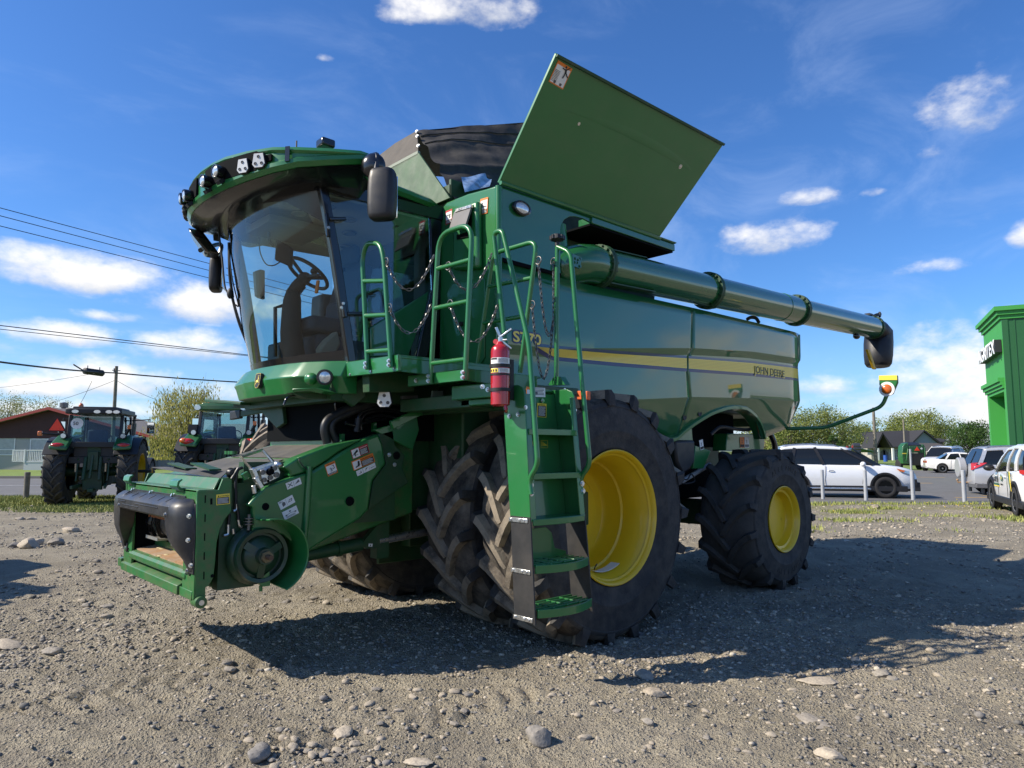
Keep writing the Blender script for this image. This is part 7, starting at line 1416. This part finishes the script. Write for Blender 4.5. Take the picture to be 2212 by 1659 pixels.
# white sedan and the white suv behind
SEDB = [(.0,.45,.80,.70),(.05,.33,.95,.80),(.3,.27,.99,.86),(.9,.22,.98,.88),(1.5,.22,.95,.885),(2.8,.22,.93,.885),(3.3,.22,.92,.88),(3.9,.23,.86,.85),(4.4,.25,.76,.78),(4.65,.36,.58,.6)]
h0 = hd(1,-.42); p_ = GP(1996, 50)
sed, gp = car('white_sedan', 'white saloon car parked side on in the far lot', tuple(p_), h0, 4.65, 1.42, 1.77, CARP, SEDB, (.75,3.45,1.35,2.65,.96,.92,1.40), dict(x=(.95,3.65), pillars=((.10,.10,.06),(.50,.06,.0),(.9,.06,.05)), pp=1), .32, ALLOY, clad=False, rails=False)
MB().box(-.02,.03,-.75,.75,.70,.85).build('tail_light', REDP, sed)
for x in (1.45,2.5): shut(sed, [(x,-.888,.32),(x+.02,-.888,.65),(x+.03,-.87,.93)])
h0 = hd(-.75,-.6); p_ = GP(2062, 56)
wb, gp = car('white_van', 'white high roofed car half hidden behind the white saloon', tuple(p_), h0, 4.5, 1.75, 1.85, CARW, SUVB, (.12,3.5,.45,2.7,1.10,1.05,1.85), dict(x=(.95,3.6), pillars=((.3,.09,.0),(.86,.08,.06)), pp=1), .35, ALLOY)
# ================================================================ tractors (x forward, y left)
TBK = mat('tractor_black', (.014,.015,.017), .5, var=.15); TGL = glass('tractor_glass', (.72,.82,.82)); BLUESEAT = mat('seat_blue', (.05,.07,.12), .8); TGREEN = mat('tractor_green', (.014,.10,.026), .4, coat=.3, var=.1, dirt=(.10,.12,.07), dirt_amt=.2); TDG = mat('tractor_dark_green', (.010,.050,.020), .55, var=.25, vs=5, dirt=(.05,.05,.035), dirt_amt=.4)
TTY = mat('dusty_tractor_tyre', (.055,.050,.046), .85, var=.25, vs=5, dirt=(.09,.08,.065), dirt_amt=.4, ds=4)
TYRE_CACHE = {}
def ttyre(par, c, side, Rr, w, rim, n, lugh, lugm=TTY):
    b = MB(); h = w*.5; b.lathe([(r,y*side) for r,y in ((rim+.01,h-.02),(rim-.015,h-.04),(rim-.05,h-.09),(rim-.06,h-.30),(rim*.55,h-.32),(rim*.45,h-.26),(.0,h-.26))], (0,0,0), (0,1,0), 40)
    o = b.build('wheel', YELLOW, par, loc=c, smooth=40); MB().cyl((0,side*(h-.35),0),(0,side*(h+.25),0),.05,12).build('axle_bar', TBK, o)
    key = (Rr,w,rim)
    if key not in TYRE_CACHE: TYRE_CACHE[key] = tyre_mesh('tyre', Rr, w, rim, n, lugh, -.34, (.05,.07), (RUB, lugm), o, 48)
    else: k = TYRE_CACHE[key].copy(); COL.objects.link(k); k.parent = o
    return o
def tractor(label, loc, rz, roofm, old=False, triangle=False):
    t = thing('farm_tractor', label, 'tractor', loc, rz, 'farm tractors parked by the road')
    for s in (1,-1):
        ttyre(t, (0,s*.98,.99), s, 1.0, .56, .56, 20, .05); ttyre(t, (2.65,s*.88,.66), s, .67, .42, .36, 18, .04)
    b = MB(); b.cyl((0,-.9,.99),(0,.9,.99),.14,16); b.box(-.45,.5,-.30,.30,.55,1.35); b.box(.5,2.9,-.30,.30,.6,1.1); b.box(2.45,2.85,-.75,.75,.5,.75); b.build('transmission', TDG, t, .02)
    b = MB(); b.prism([(1.55,-.42,1.05),(3.55,-.36,.95),(3.6,-.33,1.35),(3.3,-.32,1.62),(1.55,-.40,1.85)],(0,.80,0)); b.build('hood', TGREEN, t, .08, seg=3)
    # rear hitch
    b = MB()
    for s in (1,-1):
        b.beam((-.35,s*.28,1.55),(-.55,s*.42,1.35),.06,.08); b.beam((-.45,s*.42,1.55),(-.62,s*.42,.72),.05,.06); b.beam((-.2,s*.30,.60),(-1.0,s*.44,.55),.07,.10); b.cyl((-.55,s*.20,1.45),(-.70,s*.22,.75),.05,10); b.tube(arc([(-.50,s*.12,1.6),(-.56,s*.10,1.2),(-.52,s*.16,.8)],.1),.02,6)
    b.box(-.55,-.40,-.26,.26,.45,1.0); b.box(-.62,-.5,-.14,.14,1.05,1.6); b.beam((-.60,0,1.5),(-.72,.03,.80),.06,.06); b.box(-.75,-.35,-.08,.08,.40,.5); b.box(-.52,-.42,-.18,.18,1.35,1.75)
    for y in (-.2,-.07,.06,.19): b.cyl((-.52,y,1.30),(-.62,y,1.30),.03,8); b.cyl((-.52,y,1.18),(-.62,y,1.18),.03,8)
    b.build('three_point_hitch', TDG, t, .008)
    b = MB(); b.box(-.735,-.725,-.40,-.36,1.0,1.25); b.part().box(-.735,-.725,.40,.44,1.0,1.25); b.build('hitch_sticker', mat('tan_sticker', (.45,.33,.2), .7), t)
    for s in (1,-1):
        b = MB(); rings = []
        for k in range(15):
            a = R(150-k*112/14); q = 1.07; rings.append([(math.cos(a)*q,s*y,.99+math.sin(a)*q-.02*abs(y-.95)) for y in (.60,.95,1.20,1.27)]+[(math.cos(a)*(q-.04),s*y,.99+math.sin(a)*(q-.04)) for y in (1.26,.95,.60)])
        b.loft(rings); fd = b.build('fender', TBK if not old else TBK, t, .006)
        b = MB(); b.prism([(-.45,s*.58,1.95),(-1.02,s*.60,1.62),(-.98,s*1.10,1.66),(-.4,s*1.02,1.98)],(0,0,.14)); b.prism([(.6,s*.58,2.05),(-.45,s*.58,1.95),(-.4,s*1.0,1.98),(.6,s*1.0,2.05)],(0,0,.1)); b.build('fender_cover', TGREEN, t, .05, seg=3)
        b = MB(); b.ell((-.92,s*.88,1.80),(.10,.19,.07) if old else (.11,.19,.10)); o = b.build('tail_light', REDP, t, smooth=60)
        if not old: MB().ell((-.93,s*.99,1.83),(.105,.12,.085)).build('turn_signal', AMBER, o, smooth=60)
        b = MB(); b.cyl((-.62,s*.80,2.08),(-.70,s*.80,2.08),.085,16); b.beam((-.5,s*.7,1.95),(-.63,s*.8,2.05),.03,.03); o = b.build('work_light', TBK, t); MB().cyl((-.70,s*.80,2.08),(-.712,s*.80,2.08),.07,16).build('lens', LENS, o)
    # cab
    zb, zt = 1.88, 2.72; P4 = lambda s: ((-.58,s*.72,zb-.05),(-.42,s*.70,zt)); b = MB()
    for s in (1,-1):
        b.beam((-.60,s*.70,zb-.1),(-.40,s*.70,zt),.09,.09); b.beam((.55,s*.78,zb-.3),(.55,s*.74,zt),.06,.06); b.beam((1.35,s*.62,1.3),(1.10,s*.62,zt),.06,.06); b.beam((-.6,s*.7,zb-.06),(1.3,s*.72,zb-.30),.06,.10)
    b.beam((-.60,-.72,zb-.06),(-.60,.72,zb-.06),.08,.16); b.box(-.55,1.3,-.68,.68,1.25,1.45); b.box(-.5,-.35,-.55,.55,1.45,1.85); b.build('cab_frame', TBK, t, .01)
    b = MB(); b.prism([(-.60,-.66,zb+.02),(-.60,.66,zb+.02),(-.44,.66,zt-.02),(-.44,-.66,zt-.02)],(.006,0,0)); b.prism([(1.30,-.6,1.7),(1.30,.6,1.7),(1.10,.6,zt),(1.10,-.6,zt)],(.006,0,0))
    for s in (1,-1): b.prism([(-.52,s*.73,zb),(1.28,s*.68,1.6),(1.08,s*.64,zt),(-.40,s*.71,zt)],(0,.006,0))
    b.build('cab_glass', TGL, t, smooth=0)
    b = MB(); b.prism([(-.82,-.76,2.74),(-.86,-.60,2.74),(-.86,.60,2.74),(-.82,.76,2.74),(1.25,.74,2.76),(1.4,.5,2.76),(1.4,-.5,2.76),(1.25,-.74,2.76)],(0,0,.17)); b.prism([(-.7,-.6,2.90),(-.7,.6,2.90),(1.1,.6,2.92),(1.1,-.6,2.92)],(0,0,.07)); rf = b.build('cab_roof', roofm, t, .06, seg=3)
    for y in ((-.62,-.42,-.1,.48) if old else (-.66,.66)):
        b = MB(); b.lathe([(.0,.02),(.09,.02),(.10,.0)], (-.85,y,2.81), (-1,0,0), 18); o = b.build('roof_light', LENS if old else LENS, rf, smooth=0); o.scale = (1,1,.55) if old else (1,1,.8); o.location.z = 2.81*(1-o.scale[2])
    b = MB(); b.ell((-.4,.45,3.0),(.07,.07,.09)); b.build('beacon', AMBER, rf, smooth=60)
    b = MB(); b.box(-.1,.35,-.28,.28,1.5,1.72); b.prism([(-.18,-.30,1.6),(-.18,.30,1.6),(-.28,.27,2.28),(-.28,-.27,2.28)],(.14,0,0)); b.build('seat', BLUESEAT, t, .06, seg=3)
    b = MB(); b.tube([(.75+.06*math.sin(a),.19*math.cos(a),2.0+.18*math.sin(a)) for a in np.linspace(0,6.28,20,endpoint=False)], .015, 6, closed=True); b.beam((.75,0,2.0),(1.1,0,1.6),.06,.06); b.build('steering_wheel', TBK, t)
    b = MB(); b.tube([(1.5,-.62,1.5),(1.5,-.66,2.55)], .085, 12); b.tube(arc([(1.5,-.66,2.5),(1.5,-.66,2.72),(1.45,-.7,2.82)],.08), .055, 10); b.build('exhaust_stack', DSTEEL, t)
    for s in (1,-1):
        b = MB(); b.tube([(1.0,s*.68,2.62),(.9,s*1.25,2.66)], .018, 6); b.tube([(.9,s*1.25,2.68),(.9,s*1.25,2.28)], .015, 6); o = b.build('mirror_arm', TBK, t); MB().box(.86,.94,s*1.28-.11,s*1.28+.11,2.2,2.58).build('mirror_housing', TBK, o, .03); MB().box(.855,.859,s*1.28-.095,s*1.28+.095,2.22,2.56).build('mirror_glass', CHROME, o)
        MB().prism([(2.1,s*.70,.66+.75),(2.65,s*.70,1.44),(3.2,s*.70,1.25),(3.3,s*.70,1.05),(3.3,s*1.1,1.05),(3.2,s*1.1,1.25),(2.65,s*1.1,1.44),(2.1,s*1.1,1.36)][0:4]+[], (0,s*.40,0)).build('front_fender', TBK, t, .03) if 0 else None
        b = MB(); b.loft([[(2.65+math.cos(a)*.74,s*.68,.66+math.sin(a)*.74),(2.65+math.cos(a)*.74,s*1.1,.66+math.sin(a)*.74),(2.65+math.cos(a)*.71,s*1.1,.66+math.sin(a)*.71),(2.65+math.cos(a)*.71,s*.68,.66+math.sin(a)*.71)] for a in np.linspace(.4,2.7,10)]); b.build('front_fender', TBK, t)
    b = MB(); b.beam((-.45,-.76,2.0),(-.62,-.95,2.32),.07,.07); o = b.build('lamp_arm', TBK, t); MB().box(-.68,-.62,-1.0,-.90,2.30,2.42).build('turn_signal', AMBER, o)
    if triangle:
        b = MB(); b.beam((-.45,.74,2.1),(-.60,1.0,2.25),.05,.05); b.prism([(-.62,.74,2.20),(-.62,1.26,2.20),(-.62,1.0,2.68)],(.012,0,0)); o = b.build('slow_sign_board', MAROON, t); MB().prism([(-.622,.80,2.24),(-.622,1.20,2.24),(-.622,1.0,2.60)],(-.006,0,0)).build('orange_triangle', mat('fluoro_orange', (.95,.06,.02), .5), o)
        b = MB(); b.tube([(-.3,.8,2.1),(-.5,1.42,2.15)], .03, 8); b.build('marker_arm', TBK, t); MB().box(-.55,-.47,1.40,1.52,2.08,2.22).build('marker_lamp', AMBER, t, .02)
        MB().lathe([(0,.004),(.17,.004),(.17,0)], (-.585+.06,.50,2.46), (-1,0,.19), 24).build('speed_disc', WHITE, t); text('speed_lettering', '50', BLK, t, (-.545,.60,2.41), (0,-1,0), (.19,0,1), .15, .004)
    else:
        MB().box(-.60,-.50,.74,1.0,2.05,2.32).build('rear_battery_box', TBK, t)
    return t
h0 = hd(-.30,.95); tr1 = tractor('old green tractor with black roof and orange warning triangle', tuple(GP(213,20.6)), h0, TBK, True, True)
h0 = hd(-.10,1.0); tr2 = tractor('newer green tractor with green roof seen behind the feeder house', tuple(GP(487,21.6)), h0, TGREEN, False, False)
# ================================================================ machinery and yard things far right
bl = thing('round_baler', 'green and black round baler parked before the dark roofed house', 'baler', tuple(GP(1975,57)), VYAW)
b = MB(); b.prism([(-.95,0,.5),(-1.0,0,1.2),(-.9,0,1.9),(-.7,0,2.15),(-.45,0,2.2),(-.40,0,.45)],(0,.7,0)); b.prism([(.70,0,.5),(.95,0,.8),(.95,0,1.75),(.8,0,2.05),(.65,0,2.05)],(0,.7,0)); b.beam((-.75,-.08,.7),(-.55,-.08,1.7),.12,.08); b.beam((.78,-.08,.8),(.80,-.08,1.8),.08,.08); b.build('side_shield', TGREEN, bl, .03)
b = MB(); b.box(-.42,.85,-.05,1.5,.35,1.35); b.prism([(-.40,.05,1.95),(.72,.05,1.95),(.66,.9,2.2),(-.4,.9,2.2)],(0,0,.05)); b.build('rear_gate', TBK, bl, .02); b = MB(); b.box(-.40,.70,-.02,.8,1.38,1.92); b.build('upper_gate', TGREEN, bl, .02)
MB().prism([(.0,-.06,1.55),(.42,-.06,1.55),(.21,-.06,1.86)],(0,.02,0)).build('orange_triangle', MATS['fluoro_orange'], bl); b = MB(); b.cyl((.58,-.05,1.72),(.58,-.03,1.72),.08,14); b.build('speed_disc', WHITE, bl); b = MB(); b.box(-.98,-.60,-.01,.0,1.28,1.36); b.build('yellow_band', DECY, bl)
for s in (-.85,.8): MB().lathe([(0,-.13),(.36,-.13),(.42,-.1),(.42,.1),(.36,.13),(0,.13)], (s,.8,.42), (1,0,0), 24).build('wheel', TY, bl)
im = thing('red_implement', 'red folded tillage implement standing behind the white suv', 'farm implement', tuple(GP(1832,60)), VYAW); IR = mat('implement_red', (.30,.02,.015), .5); s_ = 60/FPX
b = MB()
for k in range(4): b.box(-1.0,.0,-.1,.1,1.05+.20*k+.0,1.13+.20*k)
b.box(-.1,.0,-.1,.1,.2,1.95); b.box(.45,.95,-.1,.1,.3,.4); b.box(.40,.5,-.1,.1,.2,2.0); b.box(.90,1.0,-.1,.1,.2,2.0)
for k in range(4): b.box(.35,1.05,-.15,.15,1.1+.24*k,1.18+.24*k)
b.build('frame', IR, im); b = MB()
for k in range(5): b.lathe([(.10,-.3),(.22,-.3),(.25,0),(.22,.3),(.10,.3)], (.70,0,1.0+.24*k), (1,0,0), 14); b.lathe([(.10,-.25),(.2,0),(.1,.25)], (-.55-.12*k,0,1.5+.08*(k%2)), (0,1,0), 12)
b.build('disc_gang', DSTEEL, im)
hr = thing('black_harrow', 'dark folded harrow seen over the roof of the white suv', 'farm implement', tuple(GP(1763,62)), VYAW); b = MB()
for k in range(9): b.beam((-.9+.2*k,0,1.0),(-.95+.2*k,0,1.75+.2*(k%2)),.06,.06); b.cyl((-.9+.2*k,-.1,1.5),(-.9+.2*k,.1,1.5),.12,10)
b.box(-1.0,.9,-.05,.05,.9,1.0); b.box(-.9,-.8,-.05,.05,0,1); b.box(.7,.8,-.05,.05,0,1); b.build('frame', TBK, hr)
ca_ = thing('green_canopy', 'pale green canopy roof between the implement and the house', 'canopy', tuple(GP(1867,80)), VYAW); b = MB(); b.prism([(-1.6,0,2.05),(1.6,0,1.35),(1.6,4,1.35),(-1.6,4,2.05)],(0,0,.06)); b.build('roof', mat('canopy_green', (.10,.25,.18), .7), ca_); b = MB()
for x in (-1.5,1.5):
    for y in (.1,3.9): b.part().box(x-.05,x+.05,y-.05,y+.05,0,1.4)
b.build('post', GREY, ca_)
sd_ = thing('brown_shed', 'low brown roofed shed behind the tail of the white suv', 'shed', tuple(GP(1690,75)), VYAW); b = MB(); b.box(-3,2,0,4,0,1.9); b.build('wall', BEI, sd_); b = MB(); b.prism([(-3.3,-.3,1.9),(2.6,-.3,1.85),(1.6,2,2.65),(-3.3,2,2.75)],(0,0,.08)); b.build('roof', mat('brown_roof', (.12,.075,.055), .9), sd_)
b = MB(); b.cyl((0,0,0),(0,0,.9),.28,14); b.cyl((0,0,.9),(0,0,.93),.30,14); tag(b.build('blue_barrel', mat('barrel_blue', (.02,.08,.35), .5), loc=GP(1912,100)), 'blue barrel standing beside the dark roofed house wall', 'barrel')
mw = thing('machine_wheel', 'big dusty lugged tyre of another machine seen behind the feeder house', 'tyre', (-.03,-3.64,0))
o = copy_tree(w1, None); o.parent = mw; o.location = (0,0,1.0)
MB().beam((0,-1.5,1.0),(0,-.2,1.0),.25,.25).build('axle', TDG, mw)
# a machine parked out of the frame to the left, whose shadow reaches the yard
tr1.scale = (.94,.94,.94); tr2.location = GP(492,21.6)
OFF = copy_tree(tr1); OFF['label'] = 'tractor standing out of the picture to the left'; OFF.location = (7.4,-5.4,0); OFF.rotation_euler = (0,0,R(200))
# ================================================================ sky
w = bpy.data.worlds.new('World'); S.world = w; w.use_nodes = True; nt = w.node_tree; N = nt.nodes; L = nt.links; bg = N['Background']
sky = N.new('ShaderNodeTexSky'); sky.sky_type = 'NISHITA'; sky.sun_disc = False; sky.sun_elevation = SUN_EL; sky.sun_rotation = math.pi/2-SUN_AZ; sky.air_density = 1.0; sky.dust_density = .5; sky.ozone_density = 2.6; sky.altitude = 100
hsv = N.new('ShaderNodeHueSaturation'); hsv.inputs['Saturation'].default_value = 1.12; hsv.inputs['Value'].default_value = 1.42; L.new(sky.outputs[0], hsv.inputs['Color']); tint = N.new('ShaderNodeMix'); tint.data_type = 'RGBA'; tint.blend_type = 'MULTIPLY'; tint.inputs[0].default_value = 1; L.new(hsv.outputs[0], tint.inputs[6]); tint.inputs[7].default_value = (.55,.80,1.12,1)
tc = N.new('ShaderNodeTexCoord'); sx = N.new('ShaderNodeSeparateXYZ'); L.new(tc.outputs['Generated'], sx.inputs[0])
def m(op, a, b=None, c=None):
    x = N.new('ShaderNodeMath'); x.operation = op
    for i, s in enumerate((a,b,c)):
        if s is None: continue
        if isinstance(s,(int,float)): x.inputs[i].default_value = s
        else: L.new(s, x.inputs[i])
    return x.outputs[0]
def rg(s, a, b, c=0., d=1., smooth=False):
    r = N.new('ShaderNodeMapRange'); L.new(s, r.inputs[0]); r.interpolation_type = 'SMOOTHSTEP' if smooth else 'LINEAR'
    for i, v in zip((1,2,3,4),(a,b,c,d)): r.inputs[i].default_value = v
    return r.outputs[0]
el = m('ARCSINE', sx.outputs['Z']); az = m('ARCTAN2', sx.outputs['Y'], sx.outputs['X'])
azc = m('SUBTRACT', m('WRAP', m('SUBTRACT', az, YAW-math.pi), math.pi, -math.pi) if False else m('WRAP', m('SUBTRACT', az, YAW), math.pi, -math.pi), 0.)
def cn(scale, det, rough, stretch=2.2, off=0.):
    """cloud noise on a plane overhead, so shapes flatten toward the horizon"""
    k = m('ADD', m('ABSOLUTE', sx.outputs['Z']), .22); cb = N.new('ShaderNodeCombineXYZ'); L.new(m('DIVIDE', sx.outputs['X'], k), cb.inputs[0]); L.new(m('DIVIDE', sx.outputs['Y'], k), cb.inputs[1]); L.new(m('MULTIPLY', sx.outputs['Z'], 3.), cb.inputs[2])
    n = N.new('ShaderNodeTexNoise'); n.inputs['Scale'].default_value = scale; n.inputs['Detail'].default_value = det; n.inputs['Roughness'].default_value = rough; va = N.new('ShaderNodeVectorMath'); va.operation = 'ADD'; L.new(cb.outputs[0], va.inputs[0]); va.inputs[1].default_value = (off,off*.7,0); L.new(va.outputs[0], n.inputs['Vector']); return n.outputs['Fac']
def sph(scale, det, rough):
    mp = N.new('ShaderNodeVectorMath'); mp.operation = 'MULTIPLY'; L.new(tc.outputs['Generated'], mp.inputs[0]); mp.inputs[1].default_value = (1,1,1.7); n = N.new('ShaderNodeTexNoise'); n.inputs['Scale'].default_value = scale; n.inputs['Detail'].default_value = det; n.inputs['Roughness'].default_value = rough; L.new(mp.outputs[0], n.inputs['Vector']); return n.outputs['Fac']
# separate cumulus: (photo column, row, half width, half height, strength), turned into azimuth and elevation
CL = [(1010,20,175,66,1.0),(870,35,70,25,.55),(190,595,215,66,1.0),(70,560,120,40,.8),(470,660,210,62,.95),(2110,240,135,85,.62),(2010,330,50,25,.45),(1655,520,130,60,1.0),(1735,430,90,20,.5),(1890,415,40,15,.5),(2010,580,90,22,.5),(703,128,28,12,.6),(250,685,80,16,.55),(2210,510,40,40,.8),(130,725,150,34,.8),(420,755,150,48,.9),(60,835,140,40,.8),(240,820,180,55,.75),(500,850,160,40,.7),(1960,770,130,34,.7),(1800,835,110,28,.75),(1895,830,60,20,.8),(2090,790,110,22,.65),(2050,860,150,22,.6),(150,890,300,30,.6)]
fields = []; vert = []
for cx, cy, sx_, sy_, st in CL:
    v = ray(cx, cy).normalized(); e0 = math.asin(v.z); a0 = math.atan2(v.y, v.x)-YAW; a0 = (a0+math.pi)%(2*math.pi)-math.pi; v2 = ray(cx+sx_, cy).normalized(); a1 = math.atan2(v2.y,v2.x)-YAW; a1 = (a1+math.pi)%(2*math.pi)-math.pi; v3 = ray(cx, cy-sy_).normalized(); de = abs(math.asin(v3.z)-e0); da_ = abs(a1-a0)
    dx = m('DIVIDE', m('SUBTRACT', azc, a0), da_); dy0 = m('DIVIDE', m('SUBTRACT', el, e0), de); dy = m('MULTIPLY', dy0, m('ADD', 1.0, m('MULTIPLY', m('LESS_THAN', dy0, 0), .45)))
    f = m('MULTIPLY', m('SUBTRACT', 1.0, m('ADD', m('MULTIPLY', dx, dx), m('MULTIPLY', dy, dy))), st); f = m('MAXIMUM', f, -1.0); fields.append(f); vert.append((f, dy0))
for a_, e_, dw, dh, st in ((162,2.0,24,9.5,1.15),(128,1,16,4.5,.9),(190,3,14,7,1.0),(100,3,14,5,.8),(60,4,16,6,.9),(20,5,18,7,.9)):      # a bank of cloud low over the country behind the photographer
    a0 = (R(a_)-YAW+math.pi)%(2*math.pi)-math.pi; dx = m('DIVIDE', m('SUBTRACT', azc, a0), R(dw)); dy = m('DIVIDE', m('SUBTRACT', el, R(e_)), R(dh)); f = m('MAXIMUM', m('MULTIPLY', m('SUBTRACT', 1.0, m('ADD', m('MULTIPLY', dx, dx), m('MULTIPLY', dy, dy))), st), -1.0); fields.append(f); vert.append((f, dy))
fm = fields[0]
for f in fields[1:]: fm = m('MAXIMUM', fm, f)
vv = None
for f, d in vert:
    wgt = m('MAXIMUM', f, 0); q = m('MULTIPLY', wgt, d); vv = (m('ADD', vv[0], q), m('ADD', vv[1], wgt)) if vv else (q, wgt)
hrel = m('DIVIDE', vv[0], m('ADD', vv[1], .02))
nse = m('SUBTRACT', sph(9, 6, .58), .5); nf = m('SUBTRACT', sph(34, 4, .6), .5)
dens = m('ADD', m('ADD', m('MULTIPLY', fm, .9), m('MULTIPLY', nse, 2.7)), m('MULTIPLY', nf, .9))
cum = rg(dens, -.02, 1.15, 0, 1, True)
# far field clouds low over the horizon, all round
lowm = rg(el, R(1), R(14), 1., 0.); lowc = rg(m('ADD', cn(1.15, 6, .62), m('MULTIPLY', lowm, .13)), .58, .80, 0, .62, True); lowc = m('MULTIPLY', lowc, rg(el, R(12), R(22), 1, 0.0)); lowc_ = lowc
behind = rg(m('ABSOLUTE', azc), 1.0, 1.4, 0., .45); lowc2 = m('MULTIPLY', m('MULTIPLY', rg(cn(.8, 4, .6, off=5.), .50, .72, 0, .9, True), behind), rg(el, R(35), R(60), 1, .2))
# thin high streaks
mp = N.new('ShaderNodeMapping'); L.new(tc.outputs['Generated'], mp.inputs[0]); mp.inputs['Rotation'].default_value = (0,.5,YAW+.6); mp.inputs['Scale'].default_value = (1.2,4.2,6.5); ci = N.new('ShaderNodeTexNoise'); ci.inputs['Scale'].default_value = 1.6; ci.inputs['Detail'].default_value = 6; ci.inputs['Roughness'].default_value = .62; ci.inputs['Distortion'].default_value = .6; L.new(mp.outputs[0], ci.inputs['Vector'])
cir = m('MULTIPLY', rg(ci.outputs['Fac'], .44, .80, 0, .30, True), rg(el, R(2), R(40), 1, .35))
haze = m('MULTIPLY', rg(el, R(0), R(10), .30, 0.), m('SUBTRACT', 1.0, m('MULTIPLY', behind, .9)))
def mixc(f, a, b):
    x = N.new('ShaderNodeMix'); x.data_type = 'RGBA'; L.new(f, x.inputs[0]) if not isinstance(f,float) else None
    for s, i in ((a,6),(b,7)):
        if isinstance(s, tuple): x.inputs[i].default_value = (*s,1)
        else: L.new(s, x.inputs[i])
    return x.outputs[2]
CLW = (10.2,10.0,9.8); CLG = (5.6,6.0,6.8)
col = tint.outputs[2]
col = mixc(haze, col, (5.6,7.2,10.0)); col = mixc(cir, col, (6.6,8.0,10.8))
ccol = mixc(rg(m('ADD', hrel, m('MULTIPLY', nse, 1.6)), -.75, .35, 0, 1, True), CLG, CLW)
col = mixc(m('MAXIMUM', m('MULTIPLY', lowc, m('SUBTRACT', 1.0, m('MULTIPLY', behind, .8))), m('MULTIPLY', lowc2, .6)), col, (7.6,7.9,8.6)); col = mixc(cum, col, ccol)
L.new(col, bg.inputs['Color']); bg.inputs['Strength'].default_value = .08
S.view_settings.view_transform = 'Standard'; S.view_settings.look = 'None'; S.view_settings.exposure = .5; S.view_settings.gamma = 1
S.cycles.max_bounces = 6; S.cycles.transparent_max_bounces = 10; S.cycles.diffuse_bounces = 2; S.cycles.glossy_bounces = 3; S.cycles.transmission_bounces = 4; S.cycles.caustics_reflective = False; S.cycles.caustics_refractive = False
w.cycles.sampling_method = 'MANUAL'; w.cycles.sample_map_resolution = 512
